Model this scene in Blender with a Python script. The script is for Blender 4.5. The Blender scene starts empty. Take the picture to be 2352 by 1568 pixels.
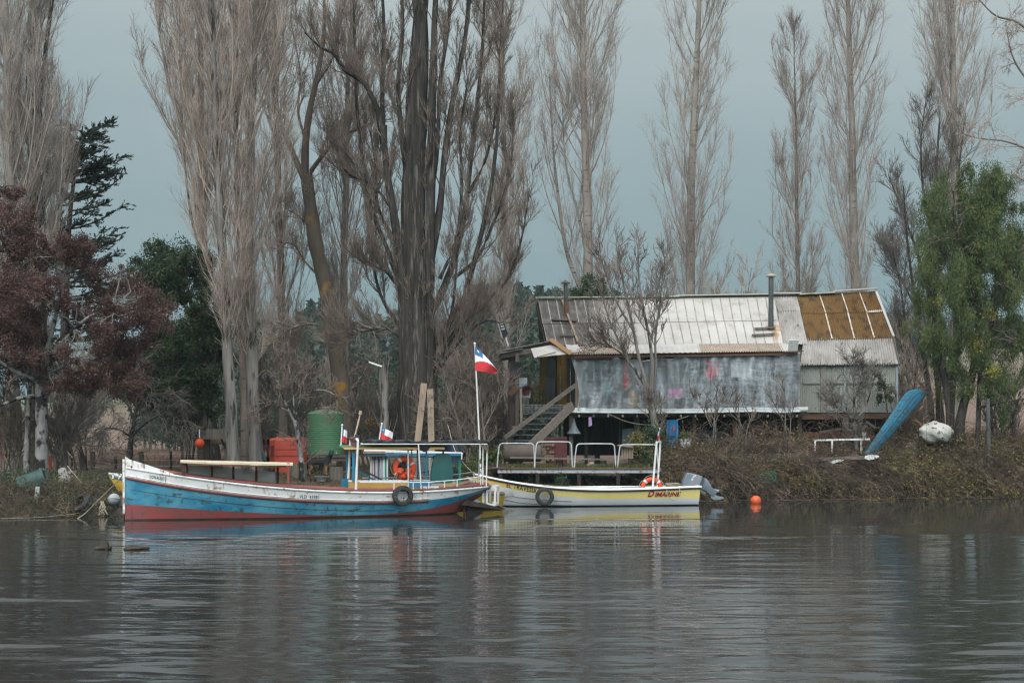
import bpy, bmesh, math, random
import numpy as np
from mathutils import Vector, Matrix
sc = bpy.context.scene
COL = sc.collection
R = math.radians
# ------------------------------------------------------------------ camera
# 2352 x 1568 photo pixels; eye 2.53 m above the river; horizon at row 1000
FPX, CX, HY, CH = 3300.0, 1176.0, 1000.0, 2.53
cam_d = bpy.data.cameras.new('camera'); cam = bpy.data.objects.new('camera', cam_d); COL.objects.link(cam)
cam.location = (0, 0, CH); cam.rotation_euler = (R(90), 0, 0)
cam_d.sensor_width = 36; cam_d.lens = FPX / 2352 * 36; cam_d.shift_y = (HY - 784) / 2352
cam_d.clip_start = 0.5; cam_d.clip_end = 4000
sc.camera = cam
# ------------------------------------------------------------------ overcast sky
SUN_EL, SUN_AZ = 40, 200
w = bpy.data.worlds.new('World'); sc.world = w; w.use_nodes = True
nt = w.node_tree; nt.nodes.clear()
wo = nt.nodes.new('ShaderNodeOutputWorld'); bg = nt.nodes.new('ShaderNodeBackground')
sky = nt.nodes.new('ShaderNodeTexSky'); sky.sky_type = 'NISHITA'; sky.sun_disc = False
sky.sun_elevation = R(SUN_EL); sky.sun_rotation = R(SUN_AZ); sky.dust_density = 4; sky.air_density = 1.5
tc = nt.nodes.new('ShaderNodeTexCoord'); sp = nt.nodes.new('ShaderNodeSeparateXYZ')
rp = nt.nodes.new('ShaderNodeValToRGB')
nt.links.new(tc.outputs['Generated'], sp.inputs[0])
nz = nt.nodes.new('ShaderNodeTexNoise'); nz.inputs['Scale'].default_value = 2.2; nz.inputs['Detail'].default_value = 3
mp = nt.nodes.new('ShaderNodeMapping'); mp.inputs['Scale'].default_value = (1, 1, 3.5)
nt.links.new(tc.outputs['Generated'], mp.inputs[0]); nt.links.new(mp.outputs[0], nz.inputs['Vector'])
ma = nt.nodes.new('ShaderNodeMath'); ma.operation = 'MULTIPLY_ADD'; ma.inputs[1].default_value = 0.15; ma.inputs[2].default_value = -0.075
nt.links.new(nz.outputs[0], ma.inputs[0])
mb = nt.nodes.new('ShaderNodeMath'); mb.operation = 'ADD'
nt.links.new(sp.outputs[2], mb.inputs[0]); nt.links.new(ma.outputs[0], mb.inputs[1])
nt.links.new(mb.outputs[0], rp.inputs[0])
e = rp.color_ramp.elements
e[0].position = 0.0; e[0].color = (1.75, 2.95, 3.2, 1)
e[1].position = 1.0; e[1].color = (13.0, 13.6, 14.0, 1)
for p_, c_ in ((0.10, (2.35, 3.42, 3.72, 1)), (0.2, (3.2, 4.12, 4.38, 1)), (0.30, (4.6, 5.3, 5.45, 1)), (0.55, (8.2, 8.7, 9.0, 1))):
    n_ = e.new(p_); n_.color = c_
mx = nt.nodes.new('ShaderNodeMix'); mx.data_type = 'RGBA'; mx.inputs['Factor'].default_value = 0.985
# sky brightened behind the viewer, towards the hidden sun, to light front faces
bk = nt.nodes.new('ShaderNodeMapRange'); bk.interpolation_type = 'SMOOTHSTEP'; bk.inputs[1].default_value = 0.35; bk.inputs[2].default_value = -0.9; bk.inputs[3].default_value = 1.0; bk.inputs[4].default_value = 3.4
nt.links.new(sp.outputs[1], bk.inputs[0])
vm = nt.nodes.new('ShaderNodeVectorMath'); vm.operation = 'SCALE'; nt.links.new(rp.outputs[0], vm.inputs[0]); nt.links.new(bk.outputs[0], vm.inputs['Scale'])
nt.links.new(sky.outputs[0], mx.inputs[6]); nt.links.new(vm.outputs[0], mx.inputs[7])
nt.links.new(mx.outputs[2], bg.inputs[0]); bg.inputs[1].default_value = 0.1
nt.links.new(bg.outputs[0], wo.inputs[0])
sd = bpy.data.lights.new('sun', 'SUN'); sd.energy = 1.5; sd.angle = R(35); sd.color = (1, 0.97, 0.92)
so = bpy.data.objects.new('sun', sd); COL.objects.link(so)
so.rotation_euler = (R(90 - SUN_EL), 0, R(-20))
sc.view_settings.view_transform = 'Standard'; sc.view_settings.look = 'None'
sc.view_settings.exposure = 0.0; sc.view_settings.gamma = 1
cy = sc.cycles
cy.max_bounces = 8; cy.diffuse_bounces = 3; cy.glossy_bounces = 4; cy.transparent_max_bounces = 12; cy.volume_bounces = 0
cy.caustics_reflective = False; cy.caustics_refractive = False
cy.use_denoising = True; cy.denoiser = 'OPENIMAGEDENOISE'; cy.denoising_prefilter = 'NONE'; cy.use_adaptive_sampling = False; cy.filter_width = 1.25; cy.sample_clamp_indirect = 6

# ------------------------------------------------------------------ helpers
def P(x, y, Y):
    return Vector(((x - CX) / FPX * Y, Y, CH + (HY - y) / FPX * Y))
def PX(x, Y): return (x - CX) / FPX * Y
def tag(o, label=None, cat=None, group=None, kind=None):
    if label: o['label'] = label
    if cat: o['category'] = cat
    if group: o['group'] = group
    if kind: o['kind'] = kind
    return o
def thing(name, label, cat, loc=(0, 0, 0), group=None):
    o = bpy.data.objects.new(name, None); COL.objects.link(o); o.location = loc
    o.empty_display_size = 0.2
    return tag(o, label, cat, group)
def base_of(p):
    v = Vector((0, 0, 0))
    while p is not None:
        v += p.location; p = p.parent
    return v
def link(name, me, parent=None):
    o = bpy.data.objects.new(name, me); COL.objects.link(o)
    if parent is not None: o.parent = parent
    return o
class MB:
    def __init__(s): s.v = []; s.f = []; s.m = []; s.cut = []
    def add(s, vs, fs, mi=0):
        n = len(s.v); s.cut.append((n, len(s.f))); s.v.extend(Vector(v) for v in vs)
        s.f.extend([tuple(i + n for i in f) for f in fs]); s.m.extend([mi] * len(fs)); return s
    def box(s, c, sz, rot=None, mi=0, taper=1.0):
        hx, hy, hz = sz[0] / 2, sz[1] / 2, sz[2] / 2
        vs = []
        for k in (-1, 1):
            t = taper if k > 0 else 1
            for a, b in ((-1, -1), (1, -1), (1, 1), (-1, 1)):
                vs.append(Vector((a * hx * t, b * hy * t, k * hz)))
        if rot is not None: vs = [rot @ v for v in vs]
        return s.add([v + Vector(c) for v in vs], [(0, 3, 2, 1), (4, 5, 6, 7), (0, 1, 5, 4), (1, 2, 6, 5), (2, 3, 7, 6), (3, 0, 4, 7)], mi)
    def bar(s, p, q, w, h=None, up=(0, 0, 1), mi=0):
        p, q = Vector(p), Vector(q); h = h or w; d = (q - p).normalized(); u = Vector(up)
        if abs(d.dot(u)) > .97: u = Vector((0, 1, 0))
        a = d.cross(u).normalized() * w / 2; b = a.cross(d).normalized() * h / 2
        vs = [p - a - b, p + a - b, p + a + b, p - a + b, q - a - b, q + a - b, q + a + b, q - a + b]
        return s.add(vs, [(0, 1, 2, 3), (7, 6, 5, 4), (0, 4, 5, 1), (1, 5, 6, 2), (2, 6, 7, 3), (3, 7, 4, 0)], mi)
    def tube(s, pts, r, n=8, mi=0, cap=True):
        pts = [Vector(p) for p in pts]; k = len(pts)
        rs = [r] * k if not hasattr(r, '__len__') else list(r)
        ref = Vector((0, 0, 1)); vs = []; fs = []
        d0 = (pts[-1] - pts[0]).normalized()
        if abs(d0.z) > .8: ref = Vector((0, 1, 0))
        for i, p in enumerate(pts):
            d = (pts[min(i + 1, k - 1)] - pts[max(i - 1, 0)]).normalized()
            a = d.cross(ref)
            if a.length < 1e-3: a = d.cross(Vector((1, 0, 0)))
            a.normalize(); b = d.cross(a)
            for j in range(n):
                t = 2 * math.pi * j / n; vs.append(p + (a * math.cos(t) + b * math.sin(t)) * rs[i])
        for i in range(k - 1):
            for j in range(n):
                a = i * n + j; b = i * n + (j + 1) % n; fs.append((a, b, b + n, a + n))
        if cap: fs.append(tuple(range(n))[::-1]); fs.append(tuple((k - 1) * n + j for j in range(n)))
        return s.add(vs, fs, mi)
    def lathe(s, prof, c, axis='Z', n=24, mi=0, close=False):
        vs = []; fs = []; k = len(prof)
        for (r, z) in prof:
            for j in range(n):
                t = 2 * math.pi * j / n; x, y = r * math.cos(t), r * math.sin(t)
                v = (x, y, z) if axis == 'Z' else ((x, z, y) if axis == 'Y' else (z, x, y))
                vs.append(Vector(c) + Vector(v))
        for i in range(k if close else k - 1):
            i2 = (i + 1) % k
            for j in range(n):
                j2 = (j + 1) % n; fs.append((i * n + j, i * n + j2, i2 * n + j2, i2 * n + j))
        if not close:
            if prof[0][0] > 1e-4: fs.append(tuple(range(n))[::-1])
            if prof[-1][0] > 1e-4: fs.append(tuple((k - 1) * n + j for j in range(n)))
        return s.add(vs, fs, mi)
    def grid(s, fn, nu, nv, mi=0):
        vs = [fn(i / nu, j / nv) for i in range(nu + 1) for j in range(nv + 1)]
        fs = [(i * (nv + 1) + j, (i + 1) * (nv + 1) + j, (i + 1) * (nv + 1) + j + 1, i * (nv + 1) + j + 1) for i in range(nu) for j in range(nv)]
        return s.add(vs, fs, mi)
    def prism(s, poly, p0, ax, ay, th, mi=0, bevel=0.0):
        # outline poly (list of (u,v)) in plane p0 + u*ax + v*ay, thickness th along the normal, with chamfered rims
        ax, ay = Vector(ax), Vector(ay); nrm = ax.cross(ay).normalized(); p0 = Vector(p0); n = len(poly)
        cu = sum(p[0] for p in poly) / n; cv = sum(p[1] for p in poly) / n
        rings = [(-th / 2, 1 - bevel), (-th / 2 * (1 - bevel * 1.2), 1), (th / 2 * (1 - bevel * 1.2), 1), (th / 2, 1 - bevel)] if bevel else [(-th / 2, 1), (th / 2, 1)]
        vs = []; fs = []
        for (o, k) in rings:
            for (u, v) in poly: vs.append(p0 + ax * (cu + (u - cu) * k) + ay * (cv + (v - cv) * k) + nrm * o)
        for i in range(len(rings) - 1):
            for j in range(n): fs.append((i * n + j, i * n + (j + 1) % n, (i + 1) * n + (j + 1) % n, (i + 1) * n + j))
        fs.append(tuple(range(n))[::-1]); fs.append(tuple((len(rings) - 1) * n + j for j in range(n)))
        return s.add(vs, fs, mi)
    def ball(s, c, r, n=14, mi=0, sq=(1, 1, 1)):
        prof = [(max(1e-4, r * math.sin(math.pi * i / n)), -r * math.cos(math.pi * i / n)) for i in range(n + 1)]
        k = len(s.v); s.lathe(prof, (0, 0, 0), n=n * 2, mi=mi)
        for i in range(k, len(s.v)): s.v[i] = Vector((s.v[i].x * sq[0], s.v[i].y * sq[1], s.v[i].z * sq[2])) + Vector(c)
        return s
    def build(s, name, mats, parent=None, smooth=False, local=False, split=False):
        if split and len(s.cut) > 1:                     # every piece an object of its own
            c = s.cut + [(len(s.v), len(s.f))]; o = None
            for (v0, f0), (v1, f1) in zip(c, c[1:]):
                q = MB(); q.v = s.v[v0:v1]; q.f = [tuple(i - v0 for i in f) for f in s.f[f0:f1]]; q.m = s.m[f0:f1]; o = q.build(name, mats, parent, smooth)
            return o
        b = Vector((0, 0, 0)) if (local or parent is None) else base_of(parent)
        me = bpy.data.meshes.new(name); me.from_pydata([v - b for v in s.v], [], s.f)
        for m in (mats if isinstance(mats, (list, tuple)) else [mats]): me.materials.append(m)
        if isinstance(mats, (list, tuple)): me.polygons.foreach_set('material_index', s.m)
        bm = bmesh.new(); bm.from_mesh(me); bmesh.ops.recalc_face_normals(bm, faces=bm.faces); bm.to_mesh(me); bm.free()
        if smooth:
            me.polygons.foreach_set('use_smooth', [True] * len(me.polygons))
            if smooth != 'all':
                try: me.set_sharp_from_angle(angle=R(40))
                except Exception: pass
        return link(name, me, parent)
def np_mesh(name, V, Q, mats, parent=None, smooth=False, midx=None):
    b = np.array(base_of(parent)) if parent is not None else np.zeros(3)
    V = np.asarray(V, np.float32) - b.astype(np.float32); Q = np.asarray(Q, np.int32); k = Q.shape[1]
    me = bpy.data.meshes.new(name)
    me.vertices.add(len(V)); me.vertices.foreach_set('co', V.ravel())
    me.loops.add(Q.size); me.loops.foreach_set('vertex_index', Q.ravel())
    me.polygons.add(len(Q)); me.polygons.foreach_set('loop_start', np.arange(0, Q.size, k, dtype=np.int32))
    for m in (mats if isinstance(mats, (list, tuple)) else [mats]): me.materials.append(m)
    if midx is not None: me.polygons.foreach_set('material_index', np.asarray(midx, np.int32))
    if smooth: me.polygons.foreach_set('use_smooth', np.ones(len(Q), bool))
    me.update(calc_edges=True)
    return link(name, me, parent)
def dup(root, delta, label=None):
    r = root.copy(); COL.objects.link(r); r.location = root.location + Vector(delta)
    if label: r['label'] = label
    for ch in list(root.children):
        c = ch.copy(); COL.objects.link(c); c.parent = r
        for g in ch.children:
            d = g.copy(); COL.objects.link(d); d.parent = c
    return r
# ------------------------------------------------------------------ materials
MATS = {}
def nodes(name):
    m = bpy.data.materials.new(name); m.use_nodes = True; t = m.node_tree
    b = t.nodes['Principled BSDF']; MATS[name] = m
    return m, t, b
def noise(t, scale, detail=4, stretch=None, rough=.55, coord='Object', off=(0, 0, 0), rot=0):
    c = t.nodes.new('ShaderNodeTexCoord'); n = t.nodes.new('ShaderNodeTexNoise')
    n.inputs['Scale'].default_value = scale; n.inputs['Detail'].default_value = detail; n.inputs['Roughness'].default_value = rough
    mpn = t.nodes.new('ShaderNodeMapping'); mpn.inputs['Scale'].default_value = stretch or (1, 1, 1); mpn.inputs['Location'].default_value = off; mpn.inputs['Rotation'].default_value = (0, 0, rot)
    t.links.new(c.outputs[coord], mpn.inputs[0]); t.links.new(mpn.outputs[0], n.inputs['Vector'])
    return n.outputs[0]
def ramp(t, src, lo, hi):
    n = t.nodes.new('ShaderNodeMapRange'); n.clamp = True
    n.inputs[1].default_value = lo; n.inputs[2].default_value = hi
    t.links.new(src, n.inputs[0]); return n.outputs[0]
def mix(t, fac, a, b, blend='MIX'):
    n = t.nodes.new('ShaderNodeMix'); n.data_type = 'RGBA'; n.blend_type = blend
    if hasattr(fac, 'links'): t.links.new(fac, n.inputs[0])
    else: n.inputs[0].default_value = fac
    for i, c in ((6, a), (7, b)):
        if hasattr(c, 'links'): t.links.new(c, n.inputs[i])
        else: n.inputs[i].default_value = (*c[:3], 1)
    return n.outputs[2]
def math_(t, op, a, b=None):
    n = t.nodes.new('ShaderNodeMath'); n.operation = op
    for i, v in ((0, a), (1, b)):
        if v is None: continue
        if hasattr(v, 'links'): t.links.new(v, n.inputs[i])
        else: n.inputs[i].default_value = v
    return n.outputs[0]
def bump(t, b, h, strength=.4, dist=.02):
    n = t.nodes.new('ShaderNodeBump'); n.inputs['Strength'].default_value = strength; n.inputs['Distance'].default_value = dist
    t.links.new(h, n.inputs['Height']); t.links.new(n.outputs[0], b.inputs['Normal']); return n
def mat(name, c1, c2=None, scale=4, stretch=None, rough=.75, metal=0, lo=.35, hi=.65, bmp=0, bd=.01, c3=None, s3=14, st3=None, lo3=.55, hi3=.7, spec=.3):
    """two-tone worn surface: c1/c2 in broad patches, c3 as small marks with their own shape"""
    m, t, b = nodes(name)
    col = c1
    if c2 is not None: col = mix(t, ramp(t, noise(t, scale, 5, stretch), lo, hi), c1, c2)
    if c3 is not None: col = mix(t, ramp(t, noise(t, s3, 5, st3, off=(3, 7, 1)), lo3, hi3), col, c3)
    if hasattr(col, 'links'): t.links.new(col, b.inputs['Base Color'])
    else: b.inputs['Base Color'].default_value = (*col, 1)
    b.inputs['Roughness'].default_value = rough; b.inputs['Metallic'].default_value = metal
    b.inputs['Specular IOR Level'].default_value = spec
    if bmp: bump(t, b, noise(t, scale * 6, 4, stretch), bmp, bd)
    return m
def leafmat(name, cols, rough=.6, trans=.25, vary=.35):
    """leaf colour differs from leaf to leaf and from clump to clump"""
    m, t, b = nodes(name)
    g = t.nodes.new('ShaderNodeNewGeometry')
    cr = t.nodes.new('ShaderNodeValToRGB'); cr.color_ramp.interpolation = 'LINEAR'
    el = cr.color_ramp.elements
    for i, c in enumerate(cols):
        q = el[i] if i < 2 else el.new(0.5)
    for i, c in enumerate(cols):
        el[i].position = i / (len(cols) - 1)
    for i, c in enumerate(cols): el[i].color = (*c, 1)
    n = noise(t, 1.1, 3)
    f = math_(t, 'ADD', math_(t, 'MULTIPLY', g.outputs['Random Per Island'], vary), math_(t, 'MULTIPLY', ramp(t, n, .3, .7), 1 - vary))
    t.links.new(f, cr.inputs[0]); t.links.new(cr.outputs[0], b.inputs['Base Color'])
    b.inputs['Roughness'].default_value = rough; b.inputs['Specular IOR Level'].default_value = .25
    tr = t.nodes.new('ShaderNodeBsdfTranslucent'); t.links.new(cr.outputs[0], tr.inputs[0])
    ms = t.nodes.new('ShaderNodeMixShader'); ms.inputs[0].default_value = trans
    out = t.nodes['Material Output']
    t.links.new(b.outputs[0], ms.inputs[1]); t.links.new(tr.outputs[0], ms.inputs[2]); t.links.new(ms.outputs[0], out.inputs[0])
    return m
def barkmat(name, c1, c2, c3, scale=2.2, st=(1, 1, .35), s3=3.0, st3=(.6, .6, 3.0), lo3=.58, hi3=.68, bmp=.6):
    return mat(name, c1, c2, scale, st, .9, bmp=bmp, bd=.03, c3=c3, s3=s3, st3=st3, lo3=lo3, hi3=hi3, spec=.15)
rng = np.random.default_rng(11)

# ------------------------------------------------------------------ terrain
SX = [-400, -60, -40, -16, -12.6, -11, -8.5, -5, -2, 2, 8, 14, 21, 40, 60, 400]
SY = [34, 38, 41, 44.0, 45.2, 46.8, 49.6, 51.6, 53.2, 54.0, 55.6, 57.2, 59.0, 63, 64, 70]
def shore(X): return np.interp(X, SX, SY)
def gz(X, Y):
    """height of the land at X, Y (numpy friendly)"""
    X = np.asarray(X, float); Y = np.asarray(Y, float); d = Y - shore(X)
    right = np.clip((X - 5) / 4, 0, 1); right = right * right * (3 - 2 * right)
    topL, topR = 1.15, 1.75
    pL = np.interp(d, [-8, -1.5, 0, .35, 1.6, 4.5, 9], [-1.8, -1.0, -.1, .28, .62, 1.05, 1.15])
    pR = np.interp(d, [-8, -1.5, 0, .3, 1.2, 2.6, 4, 9], [-1.8, -1.0, -.1, .45, .95, 1.45, 1.72, 1.8])
    z = pL * (1 - right) + pR * right
    n = (np.sin(X * 1.7 + Y * .6) * np.cos(Y * 1.3 - X * .4)) * .05 + np.sin(X * 4.1 + 1) * np.sin(Y * 3.7) * .025
    z = z + n * np.clip(d / 1.5, 0, 1)
    far = np.clip((Y - 150) / 160, 0, 1); far = far * far * (3 - 2 * far)
    z = z + far * (9 + 5 * np.sin(X / 70.0 + 1.0) + 6 * np.clip((X - 40) / 80, 0, 1))
    far2 = np.clip((Y - 360) / 320, 0, 1); far2 = far2 * far2 * (3 - 2 * far2)
    z = z + far2 * (20 + 8 * np.sin(X / 190 + .6) + 4 * np.sin(X / 83.))
    rr = np.clip((X - 22) / 30, 0, 1) * np.clip((Y - 70) / 60, 0, 1)
    z = z + rr * 2.2
    return z
def gp(x, Y):
    X = PX(x, Y); return Vector((X, Y, float(gz(X, Y))))
def make_ground():
    ys = np.concatenate([np.linspace(25, 42, 6), np.linspace(42.6, 66, 90), np.linspace(67, 120, 40), np.linspace(125, 400, 40), np.linspace(410, 700, 20)])
    us = np.concatenate([np.linspace(-1.6, -.5, 14), np.linspace(-.48, .48, 200), np.linspace(.5, 1.6, 14)])
    V = []; 
    YY, UU = np.meshgrid(ys, us, indexing='ij')
    XX = UU * np.maximum(YY, 60) * 1.0
    ZZ = gz(XX, YY)
    V = np.stack([XX, YY, ZZ], -1).reshape(-1, 3); nu = len(us); ny = len(ys)
    i, j = np.meshgrid(np.arange(ny - 1), np.arange(nu - 1), indexing='ij'); a = (i * nu + j).ravel()
    Q = np.stack([a, a + 1, a + nu + 1, a + nu], -1)
    m, t, b = nodes('earth')
    g = t.nodes.new('ShaderNodeNewGeometry'); s = t.nodes.new('ShaderNodeSeparateXYZ'); t.links.new(g.outputs['Position'], s.inputs[0])
    n1 = noise(t, .6, 6, rough=.7); n2 = noise(t, 5, 5, rough=.7)
    mud = mix(t, ramp(t, n1, .35, .65), (.060, .046, .035), (.095, .072, .052))
    mud = mix(t, ramp(t, n2, .5, .72), mud, (.055, .07, .03)); mud = mix(t, ramp(t, s.outputs[0], 4.5, 7.5), mud, (.030, .024, .019))
    field = mix(t, ramp(t, noise(t, .12, 5, (1, .25, 1)), .35, .65), (.165, .112, .088), (.12, .092, .066))
    hill = mix(t, ramp(t, noise(t, .015, 4), .35, .65), (.085, .115, .06), (.14, .155, .085))
    col = mix(t, ramp(t, s.outputs[1], 64, 76), mud, field)
    col = mix(t, ramp(t, s.outputs[1], 220, 320), col, hill)
    t.links.new(col, b.inputs['Base Color']); b.inputs['Roughness'].default_value = .95; b.inputs['Specular IOR Level'].default_value = .1
    bump(t, b, n2, .8, .06)
    tag(np_mesh('ground', V, Q, m, smooth=True), kind='structure')
make_ground()
def make_water():
    """the river as a real rippled surface: short wind waves, calmer under the far bank, rougher in gust lanes"""
    rg = np.random.default_rng(21)
    ys = np.concatenate([[-60, -20, 0, 8, 12], np.arange(14, 24, .045), np.arange(24, 34, .06), np.arange(34, 58, .10), [58.5, 60, 64, 72]])
    us = np.concatenate([[-22, -6, -2, -1, -.6, -.46], np.linspace(-.42, .42, 430), [.46, .6, 1, 2, 6, 22]])
    YY, UU = np.meshgrid(ys, us, indexing='ij'); XX = UU * np.maximum(YY, 14)
    def lowf(sx, sy, n, seed):
        q = np.random.default_rng(seed); f = np.zeros_like(XX)
        for _ in range(n): f += np.sin(XX * q.normal(0, 1 / sx) + YY * q.normal(0, 1 / sy) + q.uniform(0, 6.28))
        return f / math.sqrt(n / 2)
    patch = 1 / (1 + np.exp(-1.8 * lowf(7, 2.2, 10, 1))); g = lowf(11, .55, 14, 2) + .5 * lowf(2.5, .35, 12, 3); gust = np.clip((g - 1.15) / .8, 0, 1)
    t_ = np.clip((44 - YY) / 17, 0, 1); t_ = t_ * t_ * (3 - 2 * t_)
    for (X0, Y0, lx, ly, tilt, a_) in ((-5.5, 21.6, 3.6, .35, .035, 1.0), (-4.3, 17.1, 2.6, .22, .02, .9), (-2.2, 18.9, 1.6, .16, .02, .7), (6.5, 25.2, 3.6, .32, .03, .9), (6.9, 22.2, 2.8, .25, .02, 1.0), (2.2, 23.2, 2.6, .30, .03, .7), (10, 40, 9, .5, .02, .8), (2.5, 30.5, 2.5, .35, 0, .5), (.5, 16.2, 2.2, .2, .01, .8), (-6, 26.5, 3, .3, .02, .5)):
        gust = np.maximum(gust, a_ * np.exp(-((XX - X0) / lx) ** 2 - ((YY - Y0 + tilt * (XX - X0) + .12 * np.sin(XX * 1.3)) / ly) ** 2) * np.clip(.75 + .5 * lowf(.7, .25, 8, 9), .1, 1.3))
    amp = (.17 + .83 * t_) * (.30 + 1.0 * patch) + gust * (.45 + 1.15 * t_)
    amp *= np.clip((.44 - np.abs(UU)) / .03, 0, 1) * np.clip((YY - 13) / 2, 0, 1)
    Z = np.zeros_like(XX)
    for _ in range(90):
        lam = np.exp(rg.uniform(math.log(.17), math.log(1.9))); th = rg.normal(0, .17) + math.pi / 2; k = 2 * math.pi / lam
        slope = .0082 * (lam / .5) ** -.15; Z += slope / k * np.sin(k * (XX * math.cos(th) + YY * math.sin(th)) + rg.uniform(0, 6.28) + .8 * np.sin(XX * .7 * rg.random() + YY * .5 * rg.random()))
    V = np.stack([XX, YY, Z * amp], -1).reshape(-1, 3); nu = len(us); ny = len(ys)
    i, j = np.meshgrid(np.arange(ny - 1), np.arange(nu - 1), indexing='ij'); a = (i * nu + j).ravel(); Q = np.stack([a, a + 1, a + nu + 1, a + nu], -1)
    m, t, b = nodes('river_water')
    b.inputs['Base Color'].default_value = (.026, .027, .026, 1); b.inputs['Roughness'].default_value = .05; b.inputs['IOR'].default_value = 1.333; b.inputs['Specular IOR Level'].default_value = .5
    gq = t.nodes.new('ShaderNodeNewGeometry'); s = t.nodes.new('ShaderNodeSeparateXYZ'); t.links.new(gq.outputs['Position'], s.inputs[0])
    fine = math_(t, 'MULTIPLY', noise(t, 1.0, 3, (3.2, 11, 1), .55, off=(9, 2, 0)), math_(t, 'ADD', math_(t, 'MULTIPLY', ramp(t, s.outputs[1], 43, 26), .9), .1))
    bump(t, b, fine, 1.0, .0035)
    tag(np_mesh('river', V, Q, m, smooth=True), kind='structure')
make_water()
# ------------------------------------------------------------------ vegetation
def unit(a): return a / np.maximum(np.linalg.norm(a, axis=-1, keepdims=True), 1e-9)
class Veg:
    def __init__(s): s.V = []; s.Q = []; s.n = 0
    def _add(s, V, Q): s.V.append(V); s.Q.append(Q + s.n); s.n += len(V)
    def tubes(s, pts, rad, sides=3):
        """pts (N,K,3), rad (N,K)"""
        N, K, _ = pts.shape
        d = np.empty_like(pts); d[:, 1:-1] = pts[:, 2:] - pts[:, :-2]; d[:, 0] = pts[:, 1] - pts[:, 0]; d[:, -1] = pts[:, -1] - pts[:, -2]
        d = unit(d); ref = np.where(np.abs(d[..., 2:3]) > .9, np.array([1., .2, 0]), np.array([0, 0, 1.]))
        a = unit(np.cross(d, ref)); b = np.cross(d, a)
        th = np.arange(sides) * 2 * math.pi / sides
        ring = pts[:, :, None] + rad[:, :, None, None] * (a[:, :, None] * np.cos(th)[:, None] + b[:, :, None] * np.sin(th)[:, None])
        V = ring.reshape(-1, 3)
        n, k, j = np.meshgrid(np.arange(N), np.arange(K - 1), np.arange(sides), indexing='ij')
        i0 = (n * K + k) * sides; j2 = (j + 1) % sides
        Q = np.stack([i0 + j, i0 + j2, i0 + sides + j2, i0 + sides + j], -1).reshape(-1, 4)
        s._add(V, Q)
    def leaves(s, c, l, w, rng, axis=None, spread=1.0):
        N = len(c)
        a = rng.normal(size=(N, 3))
        if axis is not None: a = unit(a) * spread + axis
        a = unit(a); b = unit(np.cross(a, rng.normal(size=(N, 3))))
        l = (l * rng.uniform(.6, 1.3, N))[:, None]; w = (w * rng.uniform(.6, 1.3, N))[:, None]
        V = np.stack([c - a * l, c + b * w - a * l * .1, c + a * l, c - b * w - a * l * .1], 1).reshape(-1, 3)
        s._add(V, np.arange(4 * N).reshape(N, 4))
    def build(s, name, m, parent=None, smooth=False):
        return np_mesh(name, np.concatenate(s.V), np.concatenate(s.Q), m, parent, smooth)
def grow(start, d, length, K, up, jit, rng):
    """N wandering shoots: start (N,3), d (N,3), length (N,), up pull (vector or scalar towards +z)"""
    N = len(start); pts = np.empty((N, K, 3)); pts[:, 0] = start; d = unit(d)
    upv = np.array([0, 0, 1.0]) * up if np.isscalar(up) else up
    st = (length / (K - 1))[:, None]
    for k in range(1, K):
        d = unit(d + upv + rng.normal(size=(N, 3)) * jit)
        pts[:, k] = pts[:, k - 1] + d * st
    return pts
def sample(paths, idx, t):
    K = paths.shape[1]; f = np.clip(t, 0, .9999) * (K - 1); i = f.astype(int); u = (f - i)[:, None]
    p = paths[idx, i] * (1 - u) + paths[idx, i + 1] * u
    return p, unit(paths[idx, i + 1] - paths[idx, i])
def shoots(paths, per, t0, t1, length, ang, up, K, jit, rng, lenfall=.5, horiz=False):
    N = len(paths); M_ = int(N * per)
    idx = rng.integers(0, N, M_) if per < 1 else np.repeat(np.arange(N), int(per))
    M_ = len(idx); t = rng.uniform(t0, t1, M_)
    p, d = sample(paths, idx, t)
    r = rng.normal(size=(M_, 3)); r -= (r * d).sum(1, keepdims=True) * d; r = unit(r)
    a = np.radians(rng.normal(ang, ang * .25, M_))[:, None]
    nd = d * np.cos(a) + r * np.sin(a)
    if horiz: nd[:, 2] *= .5
    L = length * rng.uniform(.55, 1.25, M_) * (1 - lenfall * t)
    return grow(p, nd, L, K, up, jit, rng), idx, t
def smooth_path(ctrl, n):
    c = np.array(ctrl, float); k = len(c)
    if k == 2: return c[0] + (c[1] - c[0]) * np.linspace(0, 1, n)[:, None]
    s = np.concatenate([[0], np.cumsum(np.linalg.norm(np.diff(c, axis=0), axis=1))]); s /= s[-1]
    m = np.gradient(c, s, axis=0); q = np.linspace(0, 1, n); i = np.clip(np.searchsorted(s, q, 'right') - 1, 0, k - 2)
    h = (s[i + 1] - s[i])[:, None]; u = ((q - s[i]) / (s[i + 1] - s[i]))[:, None]
    return (2*u**3-3*u**2+1)*c[i] + (u**3-2*u**2+u)*h*m[i] + (-2*u**3+3*u**2)*c[i+1] + (u**3-u**2)*h*m[i+1]
def pxpath(px, Y, n, dY=0.0, root=True):
    """photo points (x, row) set at distance Y (a limb may lean by dY towards its tip); first point dropped onto the ground"""
    k = len(px); out = []
    for i, (x, y) in enumerate(px):
        yy = Y + dY * i / max(1, k - 1); out.append(P(x, y, yy))
    if root: out[0] = Vector((out[0].x, out[0].y, float(gz(out[0].x, out[0].y)) - .15))
    return smooth_path([tuple(v) for v in out], n)
def trunk_mesh(v, path, r0, r1, sides=12, flare=1.5, rng=None, lump=.0):
    n = len(path); t = np.linspace(0, 1, n)
    rad = r1 + (r0 - r1) * (1 - t) ** .9; rad *= 1 + (flare - 1) * np.exp(-t * n * .55)
    if lump and rng is not None: rad *= 1 + rng.normal(0, lump, n)
    v.tubes(path[None], rad[None], sides)

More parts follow.
